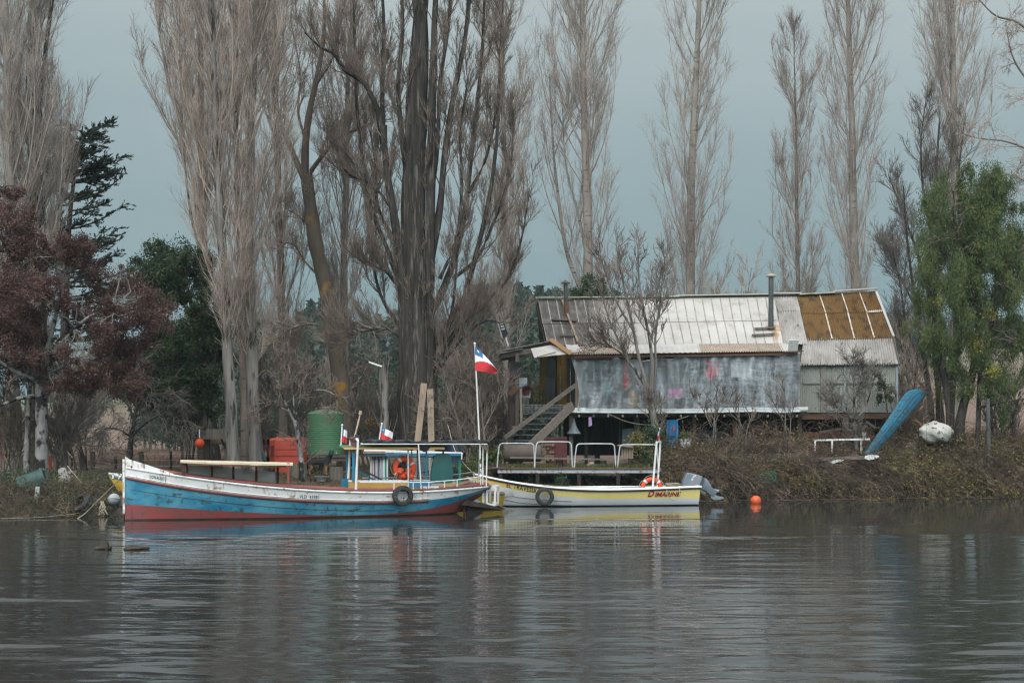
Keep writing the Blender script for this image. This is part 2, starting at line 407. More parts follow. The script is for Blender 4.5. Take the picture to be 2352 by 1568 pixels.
BARK = {
 'pale': barkmat('poplar_bark', (.29, .255, .225), (.17, .148, .13), (.045, .038, .032)),
 'grey': barkmat('grey_poplar_bark', (.215, .195, .18), (.085, .077, .07), (.035, .031, .028), st=(2.2, 2.2, .16), s3=3, st3=(1.6, 1.6, .35), lo3=.53, hi3=.62),
 'brown': barkmat('brown_bark', (.19, .155, .13), (.115, .092, .076), (.035, .03, .026), st=(1.6, 1.6, .25)),
 'dark': barkmat('dark_bark', (.062, .053, .047), (.022, .020, .018), (.125, .108, .094), scale=3.2, st=(2.4, 2.4, .14), s3=5, st3=(2, 2, .16), lo3=.56, hi3=.66, bmp=1.0),
 'lichen': barkmat('lichen_bark', (.15, .118, .09), (.10, .08, .064), (.32, .17, .035), s3=.7, st3=(1, 1, 1), lo3=.58, hi3=.66),
 'birch': barkmat('pale_mottled_bark', (.24, .23, .22), (.12, .115, .11), (.022, .021, .02), scale=3.5, st=(1, 1, .5), s3=3, st3=(1, 1, .7), lo3=.5, hi3=.58),
}
TW = {
 'poplar': mat('poplar_twigs', (.385, .325, .285), (.26, .215, .188), 1.5, rough=.9, spec=.1),
 'warm': mat('warm_twigs', (.40, .325, .275), (.25, .198, .165), 1.5, rough=.9, spec=.1),
 'grey': mat('grey_twigs', (.20, .175, .157), (.115, .10, .09), 1.5, rough=.9, spec=.1),
 'dark': mat('dark_twigs', (.23, .18, .15), (.115, .09, .076), 1.5, rough=.9, spec=.1),
}
def poplar(label, px, Y, r0, hw, bark='pale', tw='poplar', seed=1, t0=.1, n1=80, L1=5.4, n2=15, n3=11, dens=1.0, extra=(), group='bare poplars on the river bank', name='poplar_tree', r1=.05, wlow=.9):
    rg = np.random.default_rng(seed); path = pxpath(px, Y, 26)
    wob = rg.normal(0, .05, (26, 3)); wob[0] = 0; path = path + np.cumsum(wob, 0) * .35
    root = thing(name, label, 'tree', tuple(path[0] + [0, 0, .15]), group)
    v = Veg(); trunk_mesh(v, path, r0, r1, 12, 1.35, rg, .04)
    for e_ in extra:
        ep = pxpath(e_[0], Y + e_[3], 18, root=len(e_) < 5); trunk_mesh(v, ep, e_[1], e_[2], 9, 1.1, rg, .05)
    v.build('trunk', BARK[bark], root, True)
    parents = [path] + [pxpath(e_[0], Y + e_[3], 26, root=len(e_) < 5) for e_ in extra]
    c = Veg(); PP = np.stack(parents)
    n1 = int(n1 * dens)
    idx = np.where(rg.random(n1) < .62, 0, rg.integers(0, len(parents), n1)); t = t0 + (1 - t0) * rg.random(n1) ** 1.05 * .97
    p, d = sample(PP, idx, t)
    az = rg.uniform(0, 2 * math.pi, n1); ang = np.radians(rg.uniform(21, 42, n1))
    h = np.stack([np.cos(az), np.sin(az), np.zeros(n1)], 1)
    prof = np.minimum(1, (t - t0) / .12 * .5 + .55 * wlow) * np.minimum(1, (1.04 - t) / .30)
    L = L1 * prof * rg.uniform(.7, 1.2, n1)
    B1 = grow(p, unit(d * np.cos(ang)[:, None] + h * np.sin(ang)[:, None]), L, 9, .16, .045, rg)
    # keep the crown a column: pull far reaches back to the half width
    ax = p[:, None, :2]; off = B1[:, :, :2] - ax; dist = np.linalg.norm(off, axis=-1, keepdims=True)
    B1[:, :, :2] = ax + off * np.minimum(1, (hw * (.75 + .35 * rg.random((n1, 1, 1)))) / np.maximum(dist, 1e-6))
    rb = (.005 + .0048 * L)[:, None] * np.linspace(1, .2, 9)[None] + .004
    c.tubes(B1, rb, 5)
    B2, i2, t2 = shoots(B1, n2, .12, 1.0, L1 * .30, 24, .13, 5, .06, rg, .35)
    c.tubes(B2, np.linspace(.0105, .0045, 5)[None] * np.ones((len(B2), 1)), 3)
    B3, i3, t3 = shoots(B2, n3, .1, 1.0, L1 * .105, 30, .12, 3, .10, rg, .2)
    c.tubes(B3, np.array([[.0056, .0045, .0026]]) * np.ones((len(B3), 1)), 3)
    # short shoots straight from the stem
    B4, _, _ = shoots(PP, int(90 * dens), t0, .98, 1.2, 34, .16, 5, .07, rg, .3)
    c.tubes(B4, np.linspace(.010, .004, 5)[None] * np.ones((len(B4), 1)), 3)
    B5, _, _ = shoots(B4, 5, .2, 1, .4, 28, .1, 3, .1, rg); c.tubes(B5, np.array([[.006, .005, .0025]]) * np.ones((len(B5), 1)), 3)
    c.build('crown', TW[tw], root)
    return root
def limb_tree(label, trunks, Y, limbs, bark, tw, seed, n2=9, L2=1.6, n3=8, L3=.8, n4=5, L4=.3, up=.10, jit=.10, group=None, name='bare_tree', ang=40, cat='tree', rt=(.011, .0045), t2=.2, sec=True):
    """tree drawn limb by limb: trunks/limbs = (photo points, r0, r1, depth lean)"""
    rg = np.random.default_rng(seed); v = Veg(); ps = []
    for i, (px, r0, r1, dY) in enumerate(trunks):
        p = pxpath(px, Y, 22, dY); ps.append(p); p2 = p + np.cumsum(rg.normal(0, r0 * .10, (22, 3)), 0) * .4; p2[0] = p[0]
        trunk_mesh(v, p2, r0, r1, 14, 1.3, rg, .085)
    for (px, r0, r1, dY) in limbs:
        p = pxpath(px, Y, 22, dY, root=False); ps.append(p); trunk_mesh(v, p, r0, r1, 8, 1.05, rg, .06)
    root = thing(name, label, cat, tuple(ps[0][0] + [0, 0, .15]), group)
    v.build('trunk', BARK[bark], root, True)
    PP = np.stack(ps); c = Veg()
    B2, _, _ = shoots(PP, n2, t2, 1.0, L2, ang, up, 8, jit, rg, .4)
    c.tubes(B2, np.linspace(.008 + L2 * .009, .006, 8)[None] * np.ones((len(B2), 1)), 4)
    B3, _, _ = shoots(B2, n3, .15, 1, L3, ang * .9, up, 5, jit, rg, .3)
    c.tubes(B3, np.linspace(rt[0], rt[1] * 1.2, 5)[None] * np.ones((len(B3), 1)), 3)
    B4, _, _ = shoots(B3, n4, .1, 1, L4, ang * .9, up, 3, jit * 1.3, rg, .2)
    c.tubes(B4, np.array([[.62 * rt[0], .5 * rt[0], .25 * rt[0]]]) * np.ones((len(B4), 1)), 3)
    c.build('crown', TW[tw], root)
    return root
PG = 'bare poplars on the river bank'
# left edge
poplar('pale tall poplar nearest the left edge of the photo, rising out of the purple tree', [(30, 1085), (27, 600), (22, 250), (14, 0), (8, -330)], 53, .30, 2.0, 'pale', 'poplar', 1, t0=.18)
poplar('dark stemmed poplar with a split trunk beside the black conifer', [(88, 1085), (84, 450), (74, 230), (86, 0), (90, -300)], 55, .30, 2.2, 'dark', 'poplar', 2, t0=.16, extra=[([(100, 1085), (97, 450), (93, 220), (112, 60), (150, -200)], .17, .04, -.3)])
# cluster behind the launch
poplar('grey poplar whose pale flaking trunk leans left above the blue launch bow', [(542, 1070), (522, 800), (508, 560), (497, 250), (487, -300)], 53, .22, 2.2, 'grey', 'warm', 3, t0=.20, n1=58)
poplar('grey poplar with dark vertical scars, middle of the close group behind the launch', [(590, 1070), (574, 750), (572, 400), (580, 100), (590, -300)], 54.2, .25, 2.3, 'grey', 'warm', 4, t0=.16, n1=62)
poplar('thin poplar tight between the two scarred grey trunks behind the launch', [(566, 1070), (556, 700), (549, 300), (556, -300)], 55.4, .18, 1.8, 'brown', 'warm', 5, t0=.16, n1=40)
poplar('brown poplar with wide low branches just left of the scarred group', [(470, 1060), (468, 650), (462, 300), (455, -300)], 59, .24, 2.9, 'brown', 'warm', 6, t0=.34, n1=64, L1=5.0, extra=[([(464, 600), (440, 500), (425, 380), (415, 200), (412, 0)], .06, .02, .3, 1)])
poplar('slender poplar behind the red plastic booth', [(652, 1060), (648, 600), (642, 250), (640, -300)], 62, .20, 1.9, 'brown', 'warm', 7, t0=.12, n1=60)
poplar('slim poplar with a banded pale trunk behind the green water tank', [(792, 1060), (790, 600), (797, 300), (806, 0), (808, -250)], 62, .20, 1.7, 'pale', 'poplar', 8, t0=.22, n1=75)
poplar('thin distant poplar just right of the great dark tree', [(1166, 1030), (1163, 600), (1157, 250), (1152, -250)], 76, .20, 1.6, 'pale', 'poplar', 9, t0=.14, n1=80)
# row behind the house
RG = 'row of bare poplars behind the house'
poplar('tall poplar with a side stem, directly above the dark end of the roof', [(1350, 1020), (1352, 640), (1350, 450), (1338, 150), (1335, -300)], 76, .36, 2.3, 'pale', 'poplar', 10, t0=.16, n1=78, L1=6.2, group=RG,
       extra=[([(1345, 690), (1308, 600), (1282, 450), (1268, 300), (1262, 170)], .12, .02, .5, 1), ([(1350, 600), (1330, 500), (1300, 380), (1292, 250)], .09, .02, .3, 1)])
poplar('tall poplar with a straight pale trunk above the middle of the white roof', [(1582, 1020), (1586, 620), (1590, 350), (1600, 100), (1606, -300)], 76, .33, 2.3, 'pale', 'poplar', 12, t0=.14, n1=78, L1=6.2, group=RG)
poplar('smallest and thinnest poplar of the row, its whole tip in view', [(1838, 1020), (1828, 600), (1822, 300), (1816, 60)], 80, .19, 1.35, 'brown', 'poplar', 13, t0=.10, n1=66, L1=4.4, r1=.01, group=RG, dens=.9)
poplar('tall poplar above the mossy orange end of the roof', [(1976, 1020), (1968, 600), (1962, 350), (1954, 100), (1952, -300)], 76, .31, 2.1, 'pale', 'poplar', 14, t0=.14, n1=78, L1=6.2, group=RG)
poplar('tall poplar behind the green tree, rising out of a dark bare thicket', [(2196, 1020), (2194, 500), (2185, 200), (2178, -300)], 74, .30, 2.1, 'pale', 'poplar', 15, t0=.25, n1=75, L1=6.2, group=RG)
# crooked lichened tree
limb_tree('crooked tree with orange lichen on its bare forked limbs beside the green tank',
  [([(800, 1040), (778, 850), (748, 680), (715, 520), (700, 400)], .42, .24, 0)], 60.6,
  [([(702, 420), (672, 350), (640, 270), (622, 180), (600, 100)], .14, .03, 1), ([(700, 405), (702, 330), (712, 250), (728, 180), (745, 60), (740, -60)], .17, .04, -.5),
   ([(706, 405), (735, 365), (765, 330), (800, 305), (850, 285), (890, 240)], .11, .03, -1.5), ([(735, 350), (760, 300), (800, 265), (830, 250)], .06, .02, .8),
   ([(738, 640), (700, 600), (670, 560), (648, 558)], .05, .02, -.5), ([(722, 540), (690, 500), (655, 478)], .06, .02, .8), ([(728, 190), (765, 130), (780, 60), (800, -40)], .08, .03, .5),
   ([(765, 770), (720, 745), (660, 760), (610, 800)], .05, .015, -1), ([(785, 830), (810, 740), (860, 760), (910, 750)], .06, .02, -.8), ([(705, 330), (685, 260), (690, 180), (670, 60)], .06, .02, .8)],
  'lichen', 'warm', 21, n2=13, L2=1.7, n3=8, L3=.75, n4=6, L4=.28, up=.07, jit=.13, ang=42)
# the great dark tree
limb_tree('massive dark tree with many thick upright limbs in the middle of the photo',
  [([(962, 1030), (952, 830), (958, 640), (950, 450), (957, 250), (960, 0), (968, -200)], .64, .27, 0),
   ([(990, 1030), (985, 850), (984, 640), (988, 450), (992, 250), (1000, 0), (1010, -200)], .30, .06, -.3),
   ([(940, 1030), (932, 850), (924, 650), (908, 500), (890, 400), (880, 280)], .30, .11, -.6)], 56.5,
  [([(882, 330), (862, 240), (830, 185), (790, 160), (768, 125), (735, 108), (700, 75)], 0.148, .03, -1.6), ([(880, 330), (878, 200), (882, 80), (870, -120)], 0.109, .04, .6),
   ([(915, 640), (885, 560), (850, 470), (835, 380), (820, 250), (815, 100), (810, -60)], 0.094, .03, 1.2), ([(985, 620), (1010, 480), (1022, 350), (1040, 230), (1068, 90), (1085, -120)], 0.156, .05, .5),
   ([(992, 720), (1035, 620), (1068, 480), (1085, 330), (1105, 150), (1115, -60)], 0.133, .04, 1.2), ([(1000, 790), (1060, 690), (1100, 560), (1128, 430), (1145, 260), (1150, 60)], 0.125, .03, -.4),
   ([(1000, 830), (1060, 745), (1120, 690), (1165, 640), (1195, 560), (1212, 470)], 0.101, .02, -1.4), ([(1005, 850), (1065, 775), (1120, 735), (1150, 742)], 0.070, .03, -1.5),
   ([(930, 700), (895, 630), (860, 612), (832, 590)], 0.101, .03, -1.2), ([(935, 790), (890, 755), (840, 760), (790, 775)], 0.062, .02, -1.4), ([(945, 470), (925, 330), (915, 200), (925, 60), (915, -100)], 0.125, .05, -.6),
   ([(990, 450), (1005, 330), (1010, 200), (1030, 60), (1040, -100)], 0.109, .04, -.6), ([(910, 560), (870, 480), (862, 380), (850, 300)], 0.078, .03, .9), ([(1010, 640), (1045, 560), (1060, 440), (1058, 300), (1075, 180)], 0.078, .03, -1.2),
   ([(900, 480), (850, 420), (800, 400), (770, 330)], 0.062, .02, 1), ([(990, 900), (1020, 800), (1040, 700), (1052, 560)], 0.094, .03, -.8), ([(1040, 640), (1090, 600), (1130, 520), (1170, 400), (1180, 250)], 0.078, .02, .8),
   ([(1060, 470), (1110, 380), (1140, 250), (1150, 100), (1160, -80)], 0.070, .02, .6), ([(925, 760), (880, 690), (850, 560), (838, 440)], 0.078, .02, .4)],
  'dark', 'dark', 22, n2=21, L2=2.2, n3=11, L3=.85, n4=9, L4=.32, up=.16, jit=.085, ang=30, rt=(.0098, .0045))
# dark bare tree at the right with pale crown, next to the poplar row
limb_tree('dark bare many stemmed tree between the house and the green tree',
  [([(2165, 1030), (2150, 800), (2140, 600), (2150, 400), (2160, 270)], .22, .03, 0), ([(2150, 1030), (2120, 800), (2095, 650), (2080, 520), (2075, 430)], .16, .02, -.6),
   ([(2180, 1030), (2190, 800), (2205, 600), (2200, 400), (2215, 260)], .16, .02, .8)], 67,
  [([(2140, 700), (2100, 560), (2070, 480), (2040, 400)], .08, .02, .6), ([(2150, 600), (2170, 450), (2190, 330)], .08, .02, 1), ([(2120, 850), (2085, 760), (2065, 640), (2045, 560)], .07, .02, -1.2),
   ([(2130, 900), (2100, 860), (2080, 800), (2060, 720)], .06, .02, -1.5), ([(2145, 560), (2120, 430), (2115, 330), (2125, 240)], .08, .02, -.8), ([(2100, 700), (2060, 620), (2035, 560)], .05, .02, .5)],
  'dark', 'grey', 23, n2=24, L2=1.9, n3=10, L3=.8, n4=6, L4=.3, up=.10, jit=.09, ang=34)
# tree off the right edge whose limbs hang into the frame
limb_tree('bare limbs reaching in from a tree beyond the right edge',
  [([(2450, 1060), (2440, 700), (2430, 400), (2425, 150), (2430, -80)], .3, .1, 0)], 61.5,
  [([(2430, 420), (2370, 350), (2310, 325), (2250, 318), (2200, 305)], .07, .012, -1), ([(2425, 150), (2372, 80), (2330, 48), (2290, 38), (2245, -4)], .09, .02, -.5), ([(2425, 300), (2370, 200), (2330, 140), (2310, 60)], .07, .015, .8),
   ([(2430, 520), (2380, 440), (2330, 400)], .06, .015, .8)], 'brown', 'warm', 24, n2=13, L2=1.5, n3=7, L3=.7, n4=5, L4=.3, up=-.06, jit=.14, ang=45)
# bare tree in front of the tarpaulin
limb_tree('bare pale barked tree with spreading upswept twigs in front of the plastic sheet',
  [([(1516, 1060), (1505, 985), (1496, 940), (1490, 900)], .17, .13, 0)], 58.3,
  [([(1490, 905), (1468, 860), (1440, 825), (1425, 790), (1402, 740), (1385, 690)], .075, .02, -.6), ([(1493, 905), (1470, 830), (1455, 760), (1440, 690), (1425, 620), (1415, 560)], .085, .018, .3), ([(1496, 900), (1498, 830), (1492, 780), (1480, 720), (1468, 640), (1465, 560)], .085, .018, -.3),
   ([(1500, 900), (1506, 840), (1505, 780), (1512, 720), (1520, 650), (1528, 590)], .06, .014, .6), ([(1470, 870), (1425, 800), (1380, 765), (1345, 745)], .045, .012, -.9), ([(1455, 760), (1420, 700), (1395, 640), (1375, 580)], .05, .012, .7),
   ([(1492, 780), (1512, 730), (1518, 690), (1508, 640)], .05, .014, -.6), ([(1440, 820), (1390, 790), (1350, 790)], .035, .01, .5)],
  'grey', 'dark', 25, n2=15, L2=1.35, n3=7, L3=.6, n4=4, L4=.22, up=.12, jit=.11, ang=36, rt=(.012, .006), t2=.3)
# small trees along the bank
SG = 'small bare trees on the bank'
limb_tree('small crooked bare tree standing in front of the red plastic booth', [([(694, 1085), (690, 1040), (684, 1005), (676, 965)], .11, .075, 0)], 53.0,
  [([(676, 968), (655, 925), (640, 880), (615, 850)], .05, .014, .4), ([(678, 960), (690, 915), (700, 870), (725, 830)], .045, .014, -.4), ([(665, 945), (625, 930), (590, 940)], .03, .01, -.6), ([(690, 910), (735, 895), (770, 910), (775, 950)], .03, .01, -.5), ([(676, 950), (672, 890), (660, 830)], .035, .012, .5)],
  'birch', 'dark', 26, n2=9, L2=1.2, n3=6, L3=.55, n4=4, L4=.25, up=.0, jit=.18, ang=48, group=SG, t2=.3)
limb_tree('low weeping bare tree with drooping twigs above the launch bow', [([(300, 1075), (300, 1040), (303, 1000), (308, 965)], .13, .08, 0)], 55.5,
  [([(304, 1000), (330, 975), (370, 955), (410, 965), (430, 990)], .05, .012, -.6), ([(303, 1005), (270, 985), (240, 985), (225, 1010)], .045, .012, -.4), ([(308, 965), (290, 925), (250, 905), (225, 930)], .05, .012, .5), ([(308, 965), (340, 915), (390, 905), (430, 935)], .05, .012, .5), ([(308, 962), (315, 900), (310, 860)], .05, .014, .2)],
  'dark', 'grey', 27, n2=16, L2=1.3, n3=7, L3=.6, n4=4, L4=.25, up=-.12, jit=.13, ang=50, group=SG)
limb_tree('small mottled fruit tree with a forked trunk before the grey clad wall', [([(1970, 1050), (1966, 1000), (1962, 962)], .10, .085, 0)], 59.2,
  [([(1962, 965), (1940, 945), (1922, 935), (1905, 890)], .05, .012, .3), ([(1962, 962), (1962, 925), (1960, 880), (1950, 830)], .055, .012, 0), ([(1964, 965), (1985, 940), (1998, 905), (2010, 860)], .05, .012, .3), ([(1950, 950), (1915, 930), (1885, 900)], .035, .01, -.5), ([(1962, 920), (1980, 870), (1985, 830)], .035, .01, -.3)],
  'birch', 'grey', 28, n2=15, L2=1.0, n3=8, L3=.5, n4=4, L4=.2, up=.06, jit=.13, ang=44, group=SG)
limb_tree('gnarled bare tree with twisted low boughs right of the leaning planks', [([(1060, 1065), (1058, 1010), (1050, 960), (1040, 930)], .11, .07, 0)], 56,
  [([(1050, 975), (1030, 960), (1000, 965), (985, 945)], .05, .014, -.6), ([(1050, 960), (1075, 985), (1090, 960), (1100, 900)], .045, .012, .3), ([(1040, 930), (1020, 870), (1000, 830)], .04, .012, .3), ([(1042, 935), (1060, 870), (1085, 810)], .045, .012, -.3), ([(1055, 990), (1090, 930), (1110, 850), (1130, 800)], .045, .012, .6)],
  'brown', 'dark', 29, n2=16, L2=1.5, n3=7, L3=.7, n4=4, L4=.25, up=.07, jit=.13, ang=42, group=SG)
limb_tree('thin bare sapling left of the flagpole', [([(1118, 1068), (1110, 980), (1100, 900), (1085, 830)], .06, .02, 0), ([(1098, 1068), (1092, 1000), (1088, 950)], .03, .015, .3)], 55.4,
  [([(1112, 985), (1140, 930), (1165, 880)], .03, .01, .4), ([(1104, 930), (1085, 880), (1060, 850)], .03, .01, .3)], 'brown', 'dark', 30, n2=12, L2=1.3, n3=6, L3=.6, n4=3, L4=.25, up=.08, jit=.1, ang=36, group=SG)
for k, (x0, y0, x1, y1, lab, sd_) in enumerate([(1634, 1040, 1652, 850, 'thin bare sapling in front of the middle of the plastic sheet', 41), (1706, 1042, 1692, 900, 'leaning thin sapling before the dark undercroft', 42), (1806, 1042, 1800, 850, 'straight single stemmed sapling rising past the cardboard sheet', 43)]):
    limb_tree(lab, [([(x0, y0), ((x0 * 2 + x1) / 3, y0 * .65 + y1 * .35), (x1, y1)], .035, .008, 0), ([(x0 + 8, y0), (x0 + 14, y0 * .5 + y1 * .5), (x0 + 30, y1 + 40)], .022, .006, .3)], 58.6, [([(x0, y0 - 60), (x0 - 25, y0 - 110), (x0 - 45, y0 - 140)], .018, .006, -.3)],
              'grey', 'dark', sd_, n2=8, L2=.9, n3=5, L3=.4, n4=2, L4=.2, up=.1, jit=.1, ang=36, group='saplings before the house', name='sapling')
# scrub between bank and far wood: each bush its own thing
BG_ = 'bare scrub bushes behind the bank'
for k, (x, top, Y, lab) in enumerate([(425, 700, 66, 'grey brown scrub bush behind the dark evergreen'), (610, 740, 64, 'scrub bush between the scarred poplars and the red booth'), (690, 800, 66, 'scrub bush behind the red booth'), (745, 840, 70, 'scrub bush behind the green tank'),
        (850, 800, 66, 'tall scrub bush left of the great dark tree'), (885, 880, 61, 'low scrub bush at the left foot of the great dark tree'), (1035, 800, 62, 'scrub bush at the right foot of the great dark tree'), (1105, 780, 66, 'scrub bush behind the flagpole'), (1160, 850, 68, 'scrub bush behind the porch post'),
        (1690, 600, 72, 'dark scrub bush peeping over the white roof'), (1790, 620, 72, 'scrub bush peeping over the roof beside the stove pipe'), (1450, 620, 74, 'scrub bush peeping over the roof behind the bare tree'), (2090, 780, 64, 'tangled scrub bush at the right corner of the house'), (2080, 900, 62.5, 'low dark bush behind the leaning blue boat'), (2310, 830, 64, 'scrub bush at the right edge behind the green tree'), (180, 800, 58, 'dark bare bush behind the purple tree'), (20, 900, 50, 'dark tangle of stems at the far left bank'), (140, 930, 50.5, 'dark stems right of the mottled trunk at the left bank')]):
    rg = random.Random(k); tr = []
    for q in range(6):
        a = x + rg.uniform(-22, 22); tr.append(([(a, 1060), (a + rg.uniform(-25, 25), (1040 + top) / 2 + 30), (a + rg.uniform(-60, 60), top + rg.uniform(0, 90))], rg.uniform(.03, .055), .01, rg.uniform(-1.5, 1.5)))
    limb_tree(lab, tr, Y, [], 'brown' if k % 3 else 'dark', ('warm', 'dark', 'grey')[k % 3], 60 + k, n2=9 if k < 9 else 12, L2=1.9, n3=8, L3=.8, n4=5, L4=.3, up=.09, jit=.1, ang=34, group=BG_, name='scrub_bush', cat='bush', t2=.1)
# ------------------------------------------------------------------ evergreen and leafy trees
LEAF = {
 'plum': leafmat('plum_leaves', [(.042, .022, .019), (.095, .05, .043), (.18, .105, .088)]),
 'ever': leafmat('evergreen_leaves', [(.018, .034, .020), (.045, .072, .036), (.095, .125, .055)]),
 'pepper': leafmat('pepper_leaves', [(.040, .064, .024), (.088, .120, .044), (.18, .195, .065)]),
 'conifer': leafmat('conifer_sprays', [(.012, .020, .015), (.026, .040, .027), (.045, .06, .036)], trans=.1),
 'bramble': leafmat('bramble_leaves', [(.035, .050, .020), (.12, .11, .035), (.30, .24, .06)], vary=.6),
 'dry': leafmat('dry_leaves', [(.05, .035, .022), (.12, .08, .045), (.19, .13, .06)], vary=.7),
 'grass': leafmat('grass_blades', [(.035, .055, .018), (.07, .095, .03), (.15, .125, .06)], vary=.6),
 'yellow': leafmat('mistletoe_leaves', [(.16, .15, .02), (.30, .26, .03), (.34, .30, .06)]),
 'wood': leafmat('far_wood_leaves', [(.020, .038, .028), (.038, .060, .042), (.075, .080, .055)], vary=.2),
}
def clump_tree(label, name, Y, trunks, limbs, clumps, leaf, n_leaf, size, seed, bark='dark', axis=None, spread=1., group=None, zst=1.0, cat='tree', inner=None, twig='dark', ntw=8, jit=.12, up=.05, tuf=18, lw=.42):
    """clumps: (px, row, radius m, dY, weight)"""
    rg = np.random.default_rng(seed); v = Veg(); ps = []
    for (px, r0, r1, dY) in trunks:
        p = pxpath(px, Y, 18, dY); ps.append(p); trunk_mesh(v, p, r0, r1, 10, 1.3, rg, .05)
    cen = []; 
    for (px, r0, r1, dY) in limbs:
        p = pxpath(px, Y, 18, dY, root=False); ps.append(p); trunk_mesh(v, p, r0, r1, 7, 1.05, rg, .05)
    root = thing(name, label, cat, tuple(ps[0][0] + [0, 0, .15]), group)
    v.build('trunk', BARK[bark], root, True)
    c = Veg(); tot = sum(q[4] * q[2] ** 2 for q in clumps)
    stem = np.concatenate(ps); tw0 = []; tw1 = []
    for (x, y, r, dY, wgt) in clumps:
        n = int(n_leaf * wgt * r * r / tot); ce = np.array(P(x, y, Y + dY))
        # sub-tufts give the crown its gaps and uneven outline
        k = max(4, int(tuf * r * r)); tuft = ce + unit(rg.normal(size=(k, 3))) * (rg.random((k, 1)) ** .45) * r * np.array([1, 1, zst])
        if axis is not None and zst > 1.3: tuft[:, 2] -= .1
        i = rg.integers(0, k, n); s = rg.uniform(.12, .26, k)[i] * min(1.5, r)
        pt = tuft[i] + rg.normal(size=(n, 3)) * s[:, None] * np.array([1, 1, zst])
        c.leaves(pt, size, size * lw, rg, axis, spread)
        j = rg.integers(0, k, max(2, int(k * .35))); tw1.append(tuft[j])
        near = stem[np.argsort(((stem - ce) ** 2).sum(1))[:4]]; tw0.append(near[rg.integers(0, 4, len(j))])
    c.build('crown', LEAF[leaf], root)
    a = np.concatenate(tw0); b = np.concatenate(tw1); q = np.linspace(0, 1, 6)[None, :, None]
    pt = a[:, None] * (1 - q) + b[:, None] * q; pt[:, 1:-1] += rg.normal(0, .08, (len(a), 4, 3)); pt[:, :, 2] += (np.sin(np.linspace(0, math.pi, 6)) * .15)[None]
    t = Veg(); t.tubes(pt, np.linspace(.032, .008, 6)[None] * np.ones((len(a), 1)), 4)
    B, _, _ = shoots(pt, ntw, .4, 1, .6, 45, up, 4, jit, rg); t.tubes(B, np.linspace(.008, .003, 4)[None] * np.ones((len(B), 1)), 3)
    t.build('branches', TW[twig], root)
    return root
rgp = random.Random(5)
def blob(cx, cy, hx, hy, n, r, seed, dmax=1.6, fn=None):
    q = random.Random(seed); out = []
    while len(out) < n:
        a, b = q.uniform(-1, 1), q.uniform(-1, 1)
        if a * a + b * b > 1: continue
        if fn and not fn(cx + a * hx, cy + b * hy): continue
        out.append((cx + a * hx, cy + b * hy, r * q.uniform(.65, 1.25), q.uniform(-dmax, dmax) * math.sqrt(max(.05, 1 - a * a - b * b)), q.uniform(.6, 1.3)))
    return out
# purple plum
cl = blob(110, 730, 250, 170, 62, .62, 3, 2.4) + blob(30, 560, 110, 130, 14, .5, 4, 1.6) + blob(-40, 700, 140, 200, 16, .7, 5, 2.) + blob(250, 850, 110, 60, 12, .45, 6, 1.2)
clump_tree('purple leaved plum tree overhanging the water at the left', 'plum_tree', 48.5, [([(97, 1192), (96, 1060), (95, 950), (90, 850)], .24, .15, 0), ([(60, 1150), (62, 1000), (70, 860)], .10, .07, 1)],
  [([(90, 860), (60, 760), (40, 640), (20, 540)], .11, .03, .5), ([(92, 850), (150, 780), (220, 720), (300, 720)], .10, .02, -.8), ([(92, 860), (130, 720), (150, 620), (180, 560)], .10, .02, .6), ([(90, 880), (30, 850), (-40, 800)], .1, .03, -.5), ([(95, 870), (170, 830), (250, 830), (330, 840)], .08, .02, 1), ([(80, 910), (40, 915), (0, 930), (-60, 925)], .08, .03, -1)],
  cl + blob(150, 880, 170, 50, 12, .4, 16, 2), 'plum', 130000, .046, 31, 'birch', twig='grey', ntw=9, jit=.16)
# dark green evergreen behind
clump_tree('broad dark evergreen tree with fine leaves left of the poplar group', 'evergreen_tree', 57.2, [([(492, 1060), (478, 960), (462, 900), (440, 800)], .33, .2, 0)],
  [([(460, 890), (400, 800), (350, 720)], .13, .04, -.6), ([(450, 840), (440, 700), (410, 600)], .15, .03, .3), ([(465, 900), (500, 800), (500, 700)], .12, .03, .6)],
  blob(405, 760, 105, 195, 52, .72, 7, 2.2) + blob(470, 820, 60, 140, 18, .6, 8, 1.5) + blob(345, 850, 60, 100, 14, .55, 9, 1.3), 'ever', 95000, .062, 32, 'dark', axis=np.array([0, 0, -.35]), spread=1)
clump_tree('low dark evergreen bush behind the roof ridge', 'evergreen_bush', 70, [([(1372, 1040), (1372, 800), (1370, 690)], .12, .05, 0)], [], blob(1365, 672, 62, 24, 10, .55, 10, 1), 'ever', 7000, .06, 33, 'dark', cat='bush')
# pepper tree at the right
cl = blob(2225, 560, 108, 185, 52, .68, 11, 2.0) + blob(2160, 700, 60, 190, 26, .5, 12, 1.6) + blob(2310, 640, 80, 190, 34, .6, 13, 1.8) + blob(2330, 860, 55, 110, 16, .5, 14, 1.2) + blob(2215, 830, 70, 70, 12, .45, 15, 1.2)
pt = clump_tree('drooping green pepper tree on the right bank with two dark trunks', 'pepper_tree', 60.5, [([(2178, 1050), (2182, 950), (2172, 880), (2150, 780), (2150, 600)], .20, .06, 0), ([(2205, 1050), (2208, 950), (2228, 880), (2245, 800), (2240, 600), (2230, 450)], .22, .05, .4), ([(2245, 1050), (2248, 930), (2252, 840), (2290, 700)], .13, .04, .8)],
  [([(2228, 880), (2275, 760), (2300, 600)], .09, .03, -.5), ([(2172, 880), (2140, 760), (2130, 650)], .08, .02, .5), ([(2240, 700), (2200, 560), (2190, 440)], .09, .02, -.5), ([(2250, 935), (2300, 925), (2352, 915)], .06, .02, -1)],
  cl, 'pepper', 150000, .075, 34, 'dark', axis=np.array([0, 0, -.9]), spread=.75, zst=1.9, tuf=15, lw=.20)
yl = Veg(); rg = np.random.default_rng(3)
